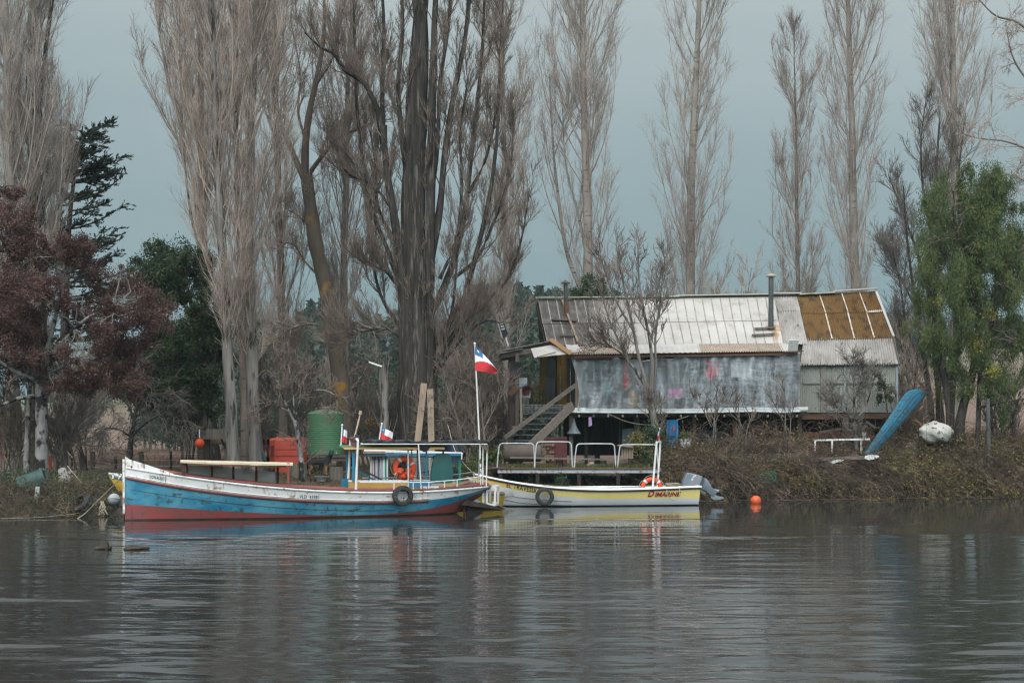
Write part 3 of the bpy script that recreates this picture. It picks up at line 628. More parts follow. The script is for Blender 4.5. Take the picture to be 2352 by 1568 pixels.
for (x, y, r) in [(2245, 790, .28), (2272, 720, .2), (2280, 850, .2), (2160, 690, .16)]:
    yl.leaves(np.array(P(x, y, 59.3)) + rg.normal(size=(110, 3)) * r * .8, .05, .022, rg)
yl.build('yellow_sprays', LEAF['yellow'], pt)
clump_tree('young glossy evergreen seedling against the grey clad wall', 'evergreen_shrub', 60.3, [([(2042, 1050), (2040, 960), (2030, 890)], .03, .015, 0)], [], [(2025, 885, .3, 0, 1), (2035, 915, .34, 0, 1), (2015, 865, .2, 0, 1), (2045, 900, .22, .2, 1)], 'ever', 900, .06, 35, 'dark', cat='bush')
# black conifer
def conifer():
    rg = np.random.default_rng(77); Y = 64.; path = pxpath([(150, 1050), (150, 700), (165, 450), (190, 290)], Y, 24)
    root = thing('conifer_tree', 'black green conifer with flat sweeping sprays behind the purple tree', 'tree', tuple(path[0] + [0, 0, .15]))
    v = Veg(); trunk_mesh(v, path, .28, .03, 10, 1.3); v.build('trunk', BARK['dark'], root, True)
    n = 105; t = rg.uniform(.28, .99, n) ** .9; p, d = sample(path[None], np.zeros(n, int), t)
    az = rg.uniform(0, 2 * math.pi, n); az[:50] = rg.normal(0, .75, 50)
    L = (1.0 - t) * 3.0 + 1.1; L *= rg.uniform(.6, 1.15, n); L[:50] *= 1.45
    B = grow(p, np.stack([np.cos(az), np.sin(az), np.full(n, .05)], 1), L, 10, .055, .05, rg)
    b = Veg(); b.tubes(B, np.linspace(.045, .010, 10)[None] * np.ones((n, 1)), 4)
    S, i, ts = shoots(B, 18, .15, 1, .8, 48, .06, 4, .06, rg, .45)
    S[:, :, 2] = S[:, :1, 2] + (S[:, :, 2] - S[:, :1, 2]) * .55
    b.tubes(S, np.linspace(.010, .004, 4)[None] * np.ones((len(S), 1)), 3)
    b.build('branches', BARK['dark'], root)
    c = Veg(); m = 15; idx = np.repeat(np.arange(len(S)), m); tt = rg.random(len(idx)); q, dd = sample(S, idx, tt)
    q = q + rg.normal(size=q.shape) * np.array([.035, .035, .02])
    c.leaves(q, .10, .026, rg, dd * 1.3 + np.array([0, 0, .25]), .7); c.build('crown', LEAF['conifer'], root)
conifer()
# ------------------------------------------------------------------ far wood on the rise: reads as one mass
def far_wood():
    rg = np.random.default_rng(5); v = Veg(); s = Veg()
    def tree(X, Y, h, con, n):
        z = float(gz(X, Y)); 
        u = rg.random(n)
        if con: rr = (1 - u) ** .8 * h * .20 + .15; zz = h * (.12 + .88 * u)
        else: zz = h * (.25 + .75 * u); rr = np.sqrt(np.maximum(0.02, 1 - ((u - .45) / .58) ** 2)) * h * .30
        a = rg.uniform(0, 2 * math.pi, n); k = rr * np.sqrt(rg.random(n)) * (1 + .25 * np.sin(a * 3 + X))
        c = np.stack([X + np.cos(a) * k, Y + np.sin(a) * k, z + zz + rg.normal(0, .2, n)], 1)
        sz = h * .030 * (1 + .5 * (Y > 150)); v.leaves(c, sz, sz * .6, rg, np.array([0, 0, -.25]) if con else None)
        pth = np.array([[[X, Y, z], [X, Y, z + h * .9]]]); s.tubes(pth, np.array([[h * .014, .03]]), 4)
    def row(n, Ya, Yb, xa, xb, h0, h1, pc, leaves):
        for _ in range(n):
            Y = rg.uniform(Ya, Yb); X = PX(rg.uniform(xa, xb), Y); tree(X, Y, rg.uniform(h0, h1), rg.random() < pc, leaves)
    row(70, 92, 112, 640, 1260, 3.0, 6.0, .15, 420)
    row(34, 84, 100, 1040, 1260, 3.5, 6.5, .2, 420)
    row(60, 100, 130, 330, 700, 3.0, 5.5, .15, 380)
    row(120, 120, 190, 480, 1300, 5, 9, .35, 380)
    row(110, 200, 300, 560, 1300, 9, 15, .55, 330)
    row(50, 230, 330, 1100, 1300, 14, 19, .6, 330)
    row(26, 190, 260, 690, 770, 9, 17, .9, 330)
    row(60, 230, 330, 100, 560, 6, 11, .3, 300)
    row(40, 320, 420, 2000, 2400, 6, 10, .2, 260)
    row(60, 500, 640, 1900, 2500, 8, 12, .3, 200)
    o = v.build('far_wood', LEAF['wood']); tag(o, 'hazy dark green wood filling the rise behind the bank', 'woodland', kind='stuff')
    o2 = s.build('far_trunks', BARK['brown']); tag(o2, 'thin trunks of the hazy wood behind the bank', 'woodland', kind='stuff')
far_wood()
# ------------------------------------------------------------------ ground cover (nobody could count it)
def brambles():
    rg = np.random.default_rng(8); v = Veg(); lf = Veg()
    def stems(n, Xa, Xb, da, db, hmax, len_, up0, lump=False):
        X = rg.uniform(Xa, Xb, n); d = rg.uniform(da, db, n); Y = shore(X) + d; z = gz(X, Y)
        hm = hmax * np.clip(.55 + .5 * np.sin(X * 1.7 + d) + .35 * np.sin(X * 4.3 - d * 2), .05, 1.4) if lump else hmax; p = np.stack([X, Y, z + rg.uniform(-.05, 1, n) * hm * .5], 1)
        dr = np.stack([rg.normal(0, .75, n), rg.normal(-.25, .6, n), rg.uniform(.05, up0, n)], 1)
        L = len_ * rg.uniform(.5, 1.4, n)
        K = 7; pts = np.empty((n, K, 3)); pts[:, 0] = p; dd = unit(dr)
        for k in range(1, K):
            dd = unit(dd + np.array([0, -.02, -.20]) + rg.normal(size=(n, 3)) * .16); pts[:, k] = pts[:, k - 1] + dd * (L / (K - 1))[:, None]
        pts[:, :, 2] = np.maximum(pts[:, :, 2], .03)
        return pts
    a = stems(17000, 5.4, 26, -.1, 3.8, 1.5, 1.4, 1.15, True); v.tubes(a, np.linspace(.010, .004, 7)[None] * np.ones((len(a), 1)), 3)
    e_ = stems(900, 5.4, 26, -.1, 3.4, 1.8, 2.3, 1.5, True); v.tubes(e_, np.linspace(.011, .005, 7)[None] * np.ones((len(e_), 1)), 4)
    b = stems(1100, -2.0, 6.0, .1, 1.4, .25, .55, .6); v.tubes(b, np.linspace(.007, .003, 7)[None] * np.ones((len(b), 1)), 3)
    c_ = stems(2600, -19, -12.3, .0, 2.6, .5, .8, .9); v.tubes(c_, np.linspace(.008, .003, 7)[None] * np.ones((len(c_), 1)), 3)
    v.build('bramble_stems', mat('bramble_stem', (.15, .103, .076), (.045, .034, .028), 1.2, rough=.9, c3=(.25, .19, .13), s3=1.6, lo3=.56, hi3=.64))
    tag(bpy.data.objects['bramble_stems'], 'brown tangle of dead bramble stems along the water edge', 'brambles', kind='stuff')
    for src, n, sz in ((a, 120000, .058), (b, 5000, .035), (c_, 7000, .04)):
        idx = rg.integers(0, len(src), n); q, _ = sample(src, idx, rg.random(n)); q += rg.normal(0, .05, q.shape)
        patch = np.sin(q[:, 0] * 1.1 + 2) + np.sin(q[:, 0] * .43) + np.sin(q[:, 2] * 3.1 + q[:, 0]); keep = rg.random(n) < np.clip(.34 + .28 * patch, .07, 1)
        lf.leaves(q[keep], sz, sz * .5, rg)
    o = lf.build('bramble_leaves', LEAF['bramble']); tag(o, 'yellow green leaves scattered through the brambles', 'brambles', kind='stuff')
    # dark leafy cover low on the left bank
    lv = Veg(); n = 16000; X = rg.uniform(-20, -12.2, n); Y = shore(X) + rg.uniform(-.15, 4.5, n) ; z = gz(X, Y) + np.abs(rg.normal(0, .22, n)) * (1.2 - .05 * (X + 20))
    lv.leaves(np.stack([X, Y, np.maximum(z, .02)], 1), .045, .022, rg)
    o = lv.build('bank_ivy', LEAF['ever']); tag(o, 'dark low ivy and weeds covering the left bank', 'weeds', kind='stuff')
    # hedge of leafy shrubs on the right bank top
    h = Veg(); n = 17000; X = rg.uniform(12.5, 25, n); Y = shore(X) + rg.uniform(1.2, 5, n); top = np.where(X < 17.5, .30, .6) + .25 * np.sin(X * 1.3) + .25 * np.sin(X * 3.1 + 1); z = gz(X, Y) + rg.random(n) ** .7 * np.maximum(.25, top) 
    h.leaves(np.stack([X, Y, z], 1), .05, .026, rg); o = h.build('bank_shrubs', LEAF['bramble']); tag(o, 'leafy olive undergrowth topping the right bank', 'undergrowth', kind='stuff')
    g = Veg()
    def blades(n, Xa, Xb, da, db, L, up=2.2):
        X = rg.uniform(Xa, Xb, n); Y = shore(X) + rg.uniform(da, db, n); cl = np.sin(X * 2.3 + Y) + np.sin(X * .9 - Y * 1.7) + rg.normal(0, .6, n); k = cl > .1
        p = np.stack([X, Y, gz(X, Y) + L * .4], 1)[k]; g.leaves(p, L * .55, .008, rg, np.array([0, 0, up]), 1)
    blades(16000, -14, -1, .4, 12, .14); blades(9000, -2, 7, .7, 6, .18); blades(5000, -16, -10, 1.5, 5, .2)
    o = g.build('grass', LEAF['grass']); tag(o, 'short rough grass tufts on the bank', 'grass', kind='stuff')
    dl = Veg(); n = 9000; X = rg.uniform(-14, 6, n); Y = shore(X) + rg.uniform(.3, 8, n); dl.leaves(np.stack([X, Y, gz(X, Y) + .03], 1), .04, .022, rg)
    o = dl.build('leaf_litter', LEAF['dry']); tag(o, 'brown fallen leaves on the bank', 'leaf litter', kind='stuff')
    # pale reed field behind
    f = Veg(); n = 42000; Y = 66 + 60 * rg.random(n) ** 1.5; px = np.where(rg.random(n) < .62, rg.uniform(100, 640, n), rg.uniform(2080, 2420, n)); X = (px - CX) / FPX * Y
    f.leaves(np.stack([X, Y, gz(X, Y) + .15], 1), .22, .012, rg, np.array([.2, 0, 1.8]), 1); 
    o = f.build('dry_field_grass', mat('dry_field_grass', (.185, .122, .096), (.13, .092, .07), .4, rough=.9, spec=.1)); tag(o, 'pinkish dry grass of the field beyond the fence', 'grass', kind='stuff')
brambles()
# ------------------------------------------------------------------ materials for built things
zinc_l = mat('zinc_white', (.40, .375, .35), (.48, .455, .43), 1.2, (1, 1, .4), .55, lo=.3, hi=.7, c3=(.33, .29, .25), s3=4, st3=(2.5, 1, .5), lo3=.60, hi3=.75)
def soot_zinc():
    m, t, b = nodes('sooty_zinc')
    base = mix(t, ramp(t, noise(t, 1.2, 5, (1, 1, .4)), .3, .7), (.355, .332, .305), (.445, .42, .395))
    g = t.nodes.new('ShaderNodeNewGeometry'); s = t.nodes.new('ShaderNodeSeparateXYZ'); t.links.new(g.outputs['Position'], s.inputs[0])
    wob = math_(t, 'ADD', s.outputs[0], math_(t, 'MULTIPLY', noise(t, .9, 4, (1, 1, .5)), 3.0))
    stain = ramp(t, wob, 8.0, 4.9)                       # soot deposited around the left stove pipe, fading along the roof
    streak = ramp(t, noise(t, 2.5, 4, (2.2, 1, .25)), .25, .6)
    col = mix(t, math_(t, 'MULTIPLY', stain, math_(t, 'ADD', math_(t, 'MULTIPLY', streak, .25), .75)), base, (.058, .048, .043))
    col = mix(t, math_(t, 'MULTIPLY', ramp(t, noise(t, 1.0, 6, (1.1, 1, 2.2), .7, off=(4, 1, 7)), .52, .68), .55), col, (.20, .165, .135))
    t.links.new(col, b.inputs['Base Color']); b.inputs['Roughness'].default_value = .6; b.inputs['Specular IOR Level'].default_value = .3
    return m
zinc_s = soot_zinc()
zinc_c = mat('old_corrugated_zinc', (.36, .34, .315), (.23, .21, .19), 1.5, (1.5, 1, .5), .6, lo=.35, hi=.7, c3=(.10, .085, .07), s3=3.5, st3=(1.6, 1, .6), lo3=.6, hi3=.72)
zinc_tan = mat('tan_corrugated_zinc', (.27, .215, .16), (.34, .29, .24), 1.5, (1, 1, .5), .65, c3=(.18, .12, .08), s3=5, lo3=.6, hi3=.72)
moss = mat('moss_rust_sheet', (.115, .058, .022), (.14, .088, .034), 1.3, rough=.95, lo=.3, hi=.7, c3=(.055, .038, .026), s3=2.2, st3=(1.4, 1, 1), lo3=.5, hi3=.66, spec=.1)
seam = mat('pale_sheet_edge', (.52, .47, .43), (.30, .22, .17), 3, rough=.7)
ridge_m = mat('ridge_cap', (.33, .33, .24), (.42, .42, .36), 2, rough=.7, c3=(.14, .15, .05), s3=3)
clad = mat('grey_cladding', (.215, .22, .195), (.275, .28, .25), .8, (1, 1, .5), .7, c3=(.16, .15, .125), s3=1.6, st3=(1.5, 1, .3), lo3=.55, hi3=.75)
bluestrip = mat('blue_grey_trim', (.21, .26, .31), (.26, .28, .29), 3, rough=.6)
wood_g = mat('weathered_wood', (.145, .125, .108), (.095, .08, .068), 2, (6, 6, .5), .9, bmp=.4, spec=.15)
wood_gx = mat('weathered_wood_long', (.17, .147, .126), (.11, .094, .08), 2, (.5, 6, 6), .9, bmp=.4, spec=.15)
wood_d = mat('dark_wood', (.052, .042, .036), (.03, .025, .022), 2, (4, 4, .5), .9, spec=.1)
wood_b = mat('red_brown_wood', (.14, .075, .048), (.09, .05, .036), 2, (.6, 4, 4), .85, spec=.15)
wood_n = mat('new_plank', (.27, .205, .15), (.21, .16, .12), 1.5, (5, 5, .4), .8, c3=(.22, .15, .10), s3=2, st3=(6, 6, .4))
wood_o = mat('orange_plank', (.30, .165, .075), (.24, .14, .07), 2, (.5, 5, 5), .8)
ywall = mat('yellow_boards', (.21, .115, .015), (.15, .085, .02), 2, rough=.8)
whitep = mat('white_paint', (.66, .66, .65), (.56, .56, .55), 3, rough=.5, c3=(.35, .30, .25), s3=6, lo3=.66, hi3=.75)
black = mat('black_rubber', (.022, .022, .024), (.035, .034, .034), 4, rough=.75)
steel = mat('grey_steel_pipe', (.46, .48, .49), (.33, .335, .34), 4, rough=.45, c3=(.20, .13, .09), s3=5, lo3=.62, hi3=.7)
stove = mat('stove_pipe', (.055, .058, .062), (.10, .10, .10), 3, rough=.5, metal=.3)
rust = mat('rust', (.16, .075, .04), (.09, .05, .035), 4, rough=.9)
concrete = mat('old_concrete', (.145, .14, .132), (.10, .095, .09), 2, rough=.9, c3=(.055, .07, .03), s3=3, bmp=.3)
def corr(mb_, TL, TR, BL, BR, waves, amp, nv=6, mi=0, lift=.0):
    TL, TR, BL, BR = map(Vector, (TL, TR, BL, BR)); n = (TR - TL).cross(BL - TL).normalized()
    if n.z < 0: n = -n
    def fn(u, v):
        p = (TL * (1 - u) + TR * u) * (1 - v) + (BL * (1 - u) + BR * u) * v
        return p + n * (lift + amp * math.cos(u * waves * 2 * math.pi))
    th = n * -.012; nu = int(waves * 8); vs = []; fs = []; k = (nu + 1) * (nv + 1)   # top and underside, so the sheet has a body
    for o in (Vector(), th): vs += [fn(i / nu, j / nv) + o for i in range(nu + 1) for j in range(nv + 1)]
    ix = lambda i, j: i * (nv + 1) + j
    for i in range(nu):
        for j in range(nv): q = (ix(i, j), ix(i + 1, j), ix(i + 1, j + 1), ix(i, j + 1)); fs.append(q); fs.append(tuple(k + a for a in q[::-1]))
        for j in (0, nv): fs.append((ix(i, j), ix(i + 1, j), k + ix(i + 1, j), k + ix(i, j)))
    for j in range(nv):
        for i in (0, nu): fs.append((ix(i, j), ix(i, j + 1), k + ix(i, j + 1), k + ix(i, j)))
    mb_.add(vs, fs, mi)
def sheet(mb_, c4, th=.02, mi=0):
    a = [Vector(c) for c in c4]; n = (a[1] - a[0]).cross(a[3] - a[0]).normalized() * th
    mb_.add([*a, *[p - n for p in a]], [(0, 1, 2, 3), (7, 6, 5, 4), (0, 4, 5, 1), (1, 5, 6, 2), (2, 6, 7, 3), (3, 7, 4, 0)], mi)
def RP(x, y, lift=0.0):
    q = 1000 - y; s = (q * 61 - 9999) / (10989 - q * 3.8); v = P(x, y, 61 + 3.8 * s)
    return v + Vector((0, -.66, .75)) * lift
def lerp(a, b, t): return a + (b - a) * t
# ------------------------------------------------------------------ the house on stilts
H = thing('stilt_house', 'patchwork roofed wooden house on stilts with a porch and outdoor stair', 'house', (PX(1600, 63), 63, 1.8))
def build_house():
    # --- roof of flat seamed sheets, sooty at its left end
    m = MB()
    for (ya, yb, l) in (((690, 682.5), (745, 736), .03), ((743, 734), (794, 788), .0)):
        xs = (1236, 1779) if l else (1247, 1789); xe = (1246, 1788) if l else (1258, 1800)
        n = 26; A, B, C, D = RP(xs[0], ya[0], l), RP(xs[1], ya[1], l), RP(xe[0], yb[0], l), RP(xe[1], yb[1], l)
        def fn(u, v):
            p = lerp(lerp(A, B, u), lerp(C, D, u), v); k = abs((u * n + .5) % 1 - .5); return p + Vector((0, -.66, .75)) * (.016 if k < .06 else 0)
        us = sorted(set([0, 1] + [min(1, max(0, (i + d) / n)) for i in range(n + 1) for d in (-.065, -.05, 0, .05, .065)]))
        vs = []; fs = []
        for u in us:
            vs += [fn(u, 0), fn(u, 1), fn(u, 1) + Vector((0, .02, -.03)), fn(u, 0) + Vector((0, .02, -.03))]
        for i in range(len(us) - 1):
            for j in range(4): fs.append((i * 4 + j, i * 4 + 4 + j, i * 4 + 4 + (j + 1) % 4, i * 4 + (j + 1) % 4))
        m.add(vs, fs)
        for i in range(len(us) - 1):
            if abs(((us[i] + us[i + 1]) / 2 * n + .5) % 1 - .5) < .06: m.m[-4 * (len(us) - 1) + 4 * i] = 1
    m.build('roof_sheet', [zinc_s, mat('roof_seam_line', (.19, .172, .158), (.33, .31, .285), 3, rough=.8)], H, split=True)  # dark colour on the ribs makes seams show that flat light leaves invisible
    m = MB()
    corr(m, RP(1776, 682, .02), RP(1829, 681, .02), RP(1787, 716, .02), RP(1838, 713, .02), 9, .022, 3)
    corr(m, RP(1785, 714), RP(1837, 711), RP(1800, 790), RP(1855, 790), 9, .022, 4)
    m.build('corrugated_roof_sheet', zinc_c, H, True, split=True)
    m = MB(); t0 = [1829, 1882, 1933, 1973, 2010]; t1 = [1840, 1896, 1947, 1990, 2029]; t2 = [1853, 1911, 1962, 2008, 2052]
    yt = [681, 679, 676, 672.5, 670]; ym = [720, 721, 718, 718, 715]; yb = [780, 779, 778, 777, 775]
    for i in range(4):
        corr(m, RP(t0[i], yt[i], .03), RP(t0[i + 1], yt[i + 1], .03), RP(t1[i], ym[i], .03), RP(t1[i + 1], ym[i + 1], .03), 9, .018, 4)
        corr(m, RP(t1[i], ym[i] - 2, .0), RP(t1[i + 1], ym[i + 1] - 2, .0), RP(t2[i], yb[i], .0), RP(t2[i + 1], yb[i + 1], .0), 9, .018, 4)
    m.build('mossy_roof_sheet', moss, H, True, split=True)
    m = MB()
    for i in (1, 2, 3, 4):
        if i in (1, 2, 3, 4): m.bar(RP(t0[i], yt[i], .065), RP(t1[i], ym[i], .065), .05, .012); m.bar(RP(t1[i], ym[i], .035), RP(t2[i], yb[i], .035), .06, .012)
    corr(m, RP(1988, 716.5, .055), RP(2029, 713.5, .055), RP(1991, 720, .055), RP(2031, 717, .055), 9, .02, 1)
    m.build('sheet_seam', seam, H, split=True)
    m = MB(); corr(m, RP(1846, 777, -.03), RP(2053, 773, -.03), RP(1838, 837, -.03), RP(2067, 835, -.03), 40, .026, 6)
    # ragged lower edge
    rr = random.Random(4)
    for i, v in enumerate(m.v):
        if i % 7 == 6 and i < 321 * 7: m.v[i] = v + Vector((0, -.02, rr.uniform(-.03, .07)))
    m.build('eave_sheet', zinc_c, H, True)
    # back slope and gables
    rL, rR = RP(1232, 690), RP(2012, 670)
    bL, bR = Vector((rL.x + .3, 68.5, 6.0)), Vector((rR.x + .9, 68.5, 6.0))
    m = MB(); sheet(m, [rL, rR, bR, bL], .03); m.build('rear_roof', zinc_c, H)
    m = MB(); fl = RP(1256, 794); a = Vector((fl.x + .12, fl.y, fl.z - .05))
    gx = lambda X: [Vector((X, 62.2, 3.5)), Vector((X, 62.2, a.z - .02)), Vector((X - .05, rL.y, rL.z - .1)), Vector((X, 67.8, 6.2)), Vector((X, 67.8, 3.5))]
    A = gx(a.x + .05); B = gx(a.x + .15); m.add(A + B, [(0, 1, 2, 3, 4), (9, 8, 7, 6, 5)] + [(i, (i + 1) % 5, 5 + (i + 1) % 5, 5 + i) for i in range(5)])
    sheet(m, [Vector((rL.x + .02, rL.y, rL.z - .06)), Vector((fl.x, fl.y, fl.z - .07)), Vector((fl.x + .02, fl.y, fl.z - .35)), Vector((rL.x + .02, rL.y, rL.z - .4))], .04)
    m.build('gable_wall', wood_d, H)
    wr = PX(2059, 61.3); m = MB()
    A = [Vector((wr, 61.3, 3.6)), Vector((wr, 61.3, 5.6)), Vector((wr - .1, 64.6, 8.6)), Vector((wr, 67.8, 6.1)), Vector((wr, 67.8, 3.6))]
    B = [v - Vector((.1, 0, 0)) for v in A]; m.add(A + B, [(0, 1, 2, 3, 4), (9, 8, 7, 6, 5)] + [(i, (i + 1) % 5, 5 + (i + 1) % 5, 5 + i) for i in range(5)])
    m.build('right_gable_wall', clad, H)
    # ridge caps
    m = MB(); m.bar(RP(1230, 687.5, .09), RP(1560, 684.5, .09), .30, .05); m.bar(RP(1552, 683.5, .11), RP(1770, 680, .11), .28, .05); m.bar(RP(1834, 680, .1), RP(1915, 676, .1), .3, .06)
    m.build('ridge_cap', ridge_m, H, split=True)
    m = MB(); m.bar(RP(1765, 679.5, .14), RP(1838, 679, .14), .30, .05); m.bar(RP(1912, 674, .13), RP(2014, 667.5, .13), .28, .06); m.bar(RP(2011, 670, .06), RP(2052, 775, .06), .10, .05)
    m.build('white_ridge_cap', zinc_l, H, split=True)
    m = MB(); m.bar(RP(2052, 774, .0), RP(2066, 836, -.03), .05, .1); m.build('verge_board', wood_g, H)
    # --- front walls
    m = MB(); z0, z1 = 3.5, 6.42
    for i, x in enumerate(np.linspace(1304, 1836, 46)): m.box((PX(x, 62.25), 62.25 + .008 * (i % 2), (z0 + z1) / 2), (.205, .05, z1 - z0))
    m.build('board_wall', mat('inner_wall_boards', (.075, .07, .066), (.04, .038, .036), 1.5, (4, 1, .4), .85), H)
    m = MB()
    for i, x in enumerate((1243, 1250, 1257, 1283, 1291, 1298)): m.box((PX(x, 62.24), 62.24, 4.95), (.125, .05, 2.9))
    m.build('yellow_wall', ywall, H)
    m = MB(); m.box((PX(1270, 62.3), 62.3, 4.75), (.42, .05, 2.5)); m.build('doorway', wood_d, H)
    m = MB(); x0, x1 = PX(1838, 61.25), PX(2061, 61.25); zt, zb = P(0, 834, 61.25).z, P(0, 947, 61.25).z
    corr(m, (x0, 61.25, zt), (x1, 61.25, zt), (x0, 61.25, 4.75), (x1, 61.25, 4.75), 52, .012, 2); corr(m, (x0, 61.27, 4.77), (x1, 61.27, 4.77), (x0, 61.27, zb), (x1, 61.27, zb), 52, .012, 2)
    m.build('corrugated_wall', clad, H, True, split=True)
    m = MB(); m.box((x1 - .04, 61.19, (zt + zb) / 2), (.11, .05, zt - zb)); m.box((PX(1941, 61.2), 61.2, (zt + zb) / 2), (.10, .04, zt - zb)); m.build('wall_trim', bluestrip, H, split=True)
    m = MB(); m.box(((x0 + x1) / 2 - .2, 61.21, 4.76), (x1 - x0 - .7, .035, .06)); m.box((PX(1891, 61.2), 61.2, (zt + zb) / 2), (.22, .03, zt - zb)); m.build('cladding_batten', split=True, parent=H, mats=mat('grey_batten', (.22, .205, .19), (.17, .16, .15), 3))
    # --- floor and stilts
    zf = P(0, 947, 60).z
    m = MB(); m.box((PX(1570, 61.5), 62.6, zf - .05), (PX(1838, 61) - PX(1300, 61), 5.4, .16)); m.box(((x0 + x1) / 2, 64.3, zb - .02), (x1 - x0, 6.0, .14))
    m.box((PX(1246, 61), 61.6, P(0, 943, 60.6).z), (PX(1300, 61) - PX(1193, 61), 2.4, .12)); m.build('floor', wood_d, H)
    m = MB(); m.bar(P(1838, 957, 61.15), P(2058, 955, 61.15), .1, .22); m.bar(P(1310, 953, 60.1), P(1838, 953, 60.1), .1, .16); m.build('floor_beam', wood_b, H, split=True)
    m = MB()
    for i in range(16): m.box((lerp(PX(1330, 59.85), PX(1830, 59.85), i / 15), 59.86, zf - .14), (.07, .2, .10))
    m.build('joist_end', wood_n, H, split=True)
    for (x, Y, wd, mm, yt_) in [(1311, 60.1, .15, wood_g, 948), (1345, 61.5, .14, wood_d, 948), (1285, 61.4, .11, wood_g, 950), (1462, 61.0, .22, wood_g, 950), (1594, 60.6, .15, wood_b, 950), (1688, 60.4, .17, wood_b, 950), (1780, 60.8, .16, wood_g, 950), (1836, 60.9, .16, wood_g, 952), (1941, 60.9, .24, wood_g, 958), (2036, 61.0, .15, wood_d, 958)]:
        X = PX(x, Y); g0 = float(gz(X, Y)) - .1; zt_ = P(0, yt_, Y).z; MB().bar((X + .03, Y, g0), (X, Y, zt_), wd, wd, (0, 1, 0)).build('stilt', mm, H)
    m = MB()
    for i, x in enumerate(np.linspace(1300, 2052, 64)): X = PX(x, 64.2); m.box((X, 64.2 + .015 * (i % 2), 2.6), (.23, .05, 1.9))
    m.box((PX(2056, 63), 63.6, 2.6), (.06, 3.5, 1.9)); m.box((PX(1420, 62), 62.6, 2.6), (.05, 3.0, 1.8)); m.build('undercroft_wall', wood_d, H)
    # --- verandah roof over the plastic sheet
    m = MB(); f = lambda x: 813.5 - (x - 1305) * .0155
    corr(m, RP(1294, 795, -.02), RP(1440, 792, -.02), P(1306, f(1305), 59.5), P(1446, f(1446), 59.5), 26, .020, 3); corr(m, RP(1738, 788, -.02), RP(1792, 787.5, -.02), P(1742, f(1742), 59.5), P(1800, f(1800), 59.5), 12, .018, 3)
    corr(m, RP(1600, 789, -.02), RP(1740, 788, -.02), P(1607, f(1607), 59.48), P(1744, f(1744), 59.48), 24, .018, 3)
    m.build('tan_verandah_sheet', zinc_tan, H, True, split=True)
    m = MB(); corr(m, RP(1436, 792, .0), RP(1604, 789, .0), P(1441, f(1441), 59.46), P(1610, f(1610), 59.46), 14, .008, 2); corr(m, RP(1788, 788, .0), RP(1816, 790, .0), P(1796, f(1796), 59.46), P(1832, f(1832), 59.46), 7, .012, 2)
    sheet(m, [RP(1299, 794, .05), RP(1326, 794, .05), P(1338, 808, 59.9), P(1306, 810, 59.8)], .015)
    m.build('white_verandah_sheet', zinc_l, H, True, split=True)
    m = MB(); m.bar(P(1300, 820, 59.6), P(1500, 817, 59.6), .08, .10); m.bar(P(1500, 817.5, 59.62), P(1832, 812, 59.62), .08, .10); m.bar(P(1318, 826, 59.7), P(1480, 822, 59.7), .06, .08)
    for x in range(1330, 1830, 55): m.bar(P(x, 814 - (x - 1305) * .0155, 59.65), RP(x, 800, -.1), .06, .08)
    m.bar(P(1800, 808, 59.4), P(1846, 806, 59.4), .03, .04); m.build('verandah_beam', wood_b, H)
    for x in (1325, 1502, 1740, 1790): MB().bar(P(x, 948, 60.15), P(x, 818, 60.0), .11, .11, (0, 1, 0)).build('verandah_post', wood_n if x == 1325 else wood_g, H)
    m = MB(); m.bar(P(1297, 941.5, 59.75), P(1345, 941.5, 59.75), .03, .20); m.bar(P(1800, 940, 59.8), P(1856, 937, 59.8), .03, .13); m.build('fascia_board', whitep, H, split=True)
    # --- planks, pipes and the solar panel on the roof
    m = MB()
    for a_, b_, wd in (((1266, 737.5), (1326, 740), .16), ((1286, 773), (1326, 773.5), .12), ((1733, 758), (1780, 756), .16), ((1727, 773), (1779, 770), .15)):
        m.bar(RP(*a_, .10), RP(*b_, .10), wd, .06)
    m.build('roof_plank', wood_gx, H, split=True)
    MB().bar(RP(1291, 694, .12), RP(1327, 790, .12), .09, .06).build('roof_batten', wood_n, H)
    for (x, y, yt_, m1, m2, capm, r) in ((1301, 727, 653, stove, rust, stove, .105), (1771, 757, 637, stove, stove, mat('pink_cap', (.34, .26, .23), (.28, .22, .2), 4), .12)):
        b = RP(x, y, -.05); t_ = P(x - (2 if x < 1500 else 0), yt_, b.y); md = lerp(b, t_, .45 if m2 is rust else .3)
        pp = MB().tube([md, t_], r * .92, 14).build('stove_pipe', m1, H, True); MB().tube([b, md + Vector((0, 0, .02))], r, 14).build('pipe_base', m2, pp, True)
        MB().lathe([(r * 1.9, .0), (r * 1.95, .03), (r * .9, .12), (.01, .16)], t_ + Vector((0, 0, .03)), n=16).build('rain_cap', capm, pp, True)
    m = MB(); rr = random.Random(2); pl = []
    for k in range(11): v = k / 10; pl.append((1777 + v * 8 + rr.uniform(-2, 2) - 3, 752 + v * 36)); 
    pr = [(x + rr.uniform(5, 11), y) for (x, y) in pl]; vs = [RP(x, y, .006) for x, y in pl + pr]; m.add(vs, [(i, i + 1, 12 + i, 11 + i) for i in range(10)])
    m.add([RP(x, y, .007) for x, y in ((1758, 748), (1778, 745), (1796, 748), (1792, 760), (1764, 760))], [(0, 1, 2, 3, 4)])
    m.build('rust_stain', mat('rust_stain', (.32, .17, .08), (.40, .31, .23), 3, (2, 1, .4), .7), H, split=True)
    sp_ = MB(); c0 = P(1822, 793, 59.3); rot = Matrix.Rotation(R(-58), 3, 'X'); sp_.box(c0, (.40, .52, .03), rot); o = sp_.build('solar_panel', whitep, H)
    s2 = MB()
    for i in range(2):
        for j in range(4): s2.box(c0 + rot @ Vector((-.085 + .17 * i, -.17 + .113 * j, .02)), (.155, .10, .008), rot)
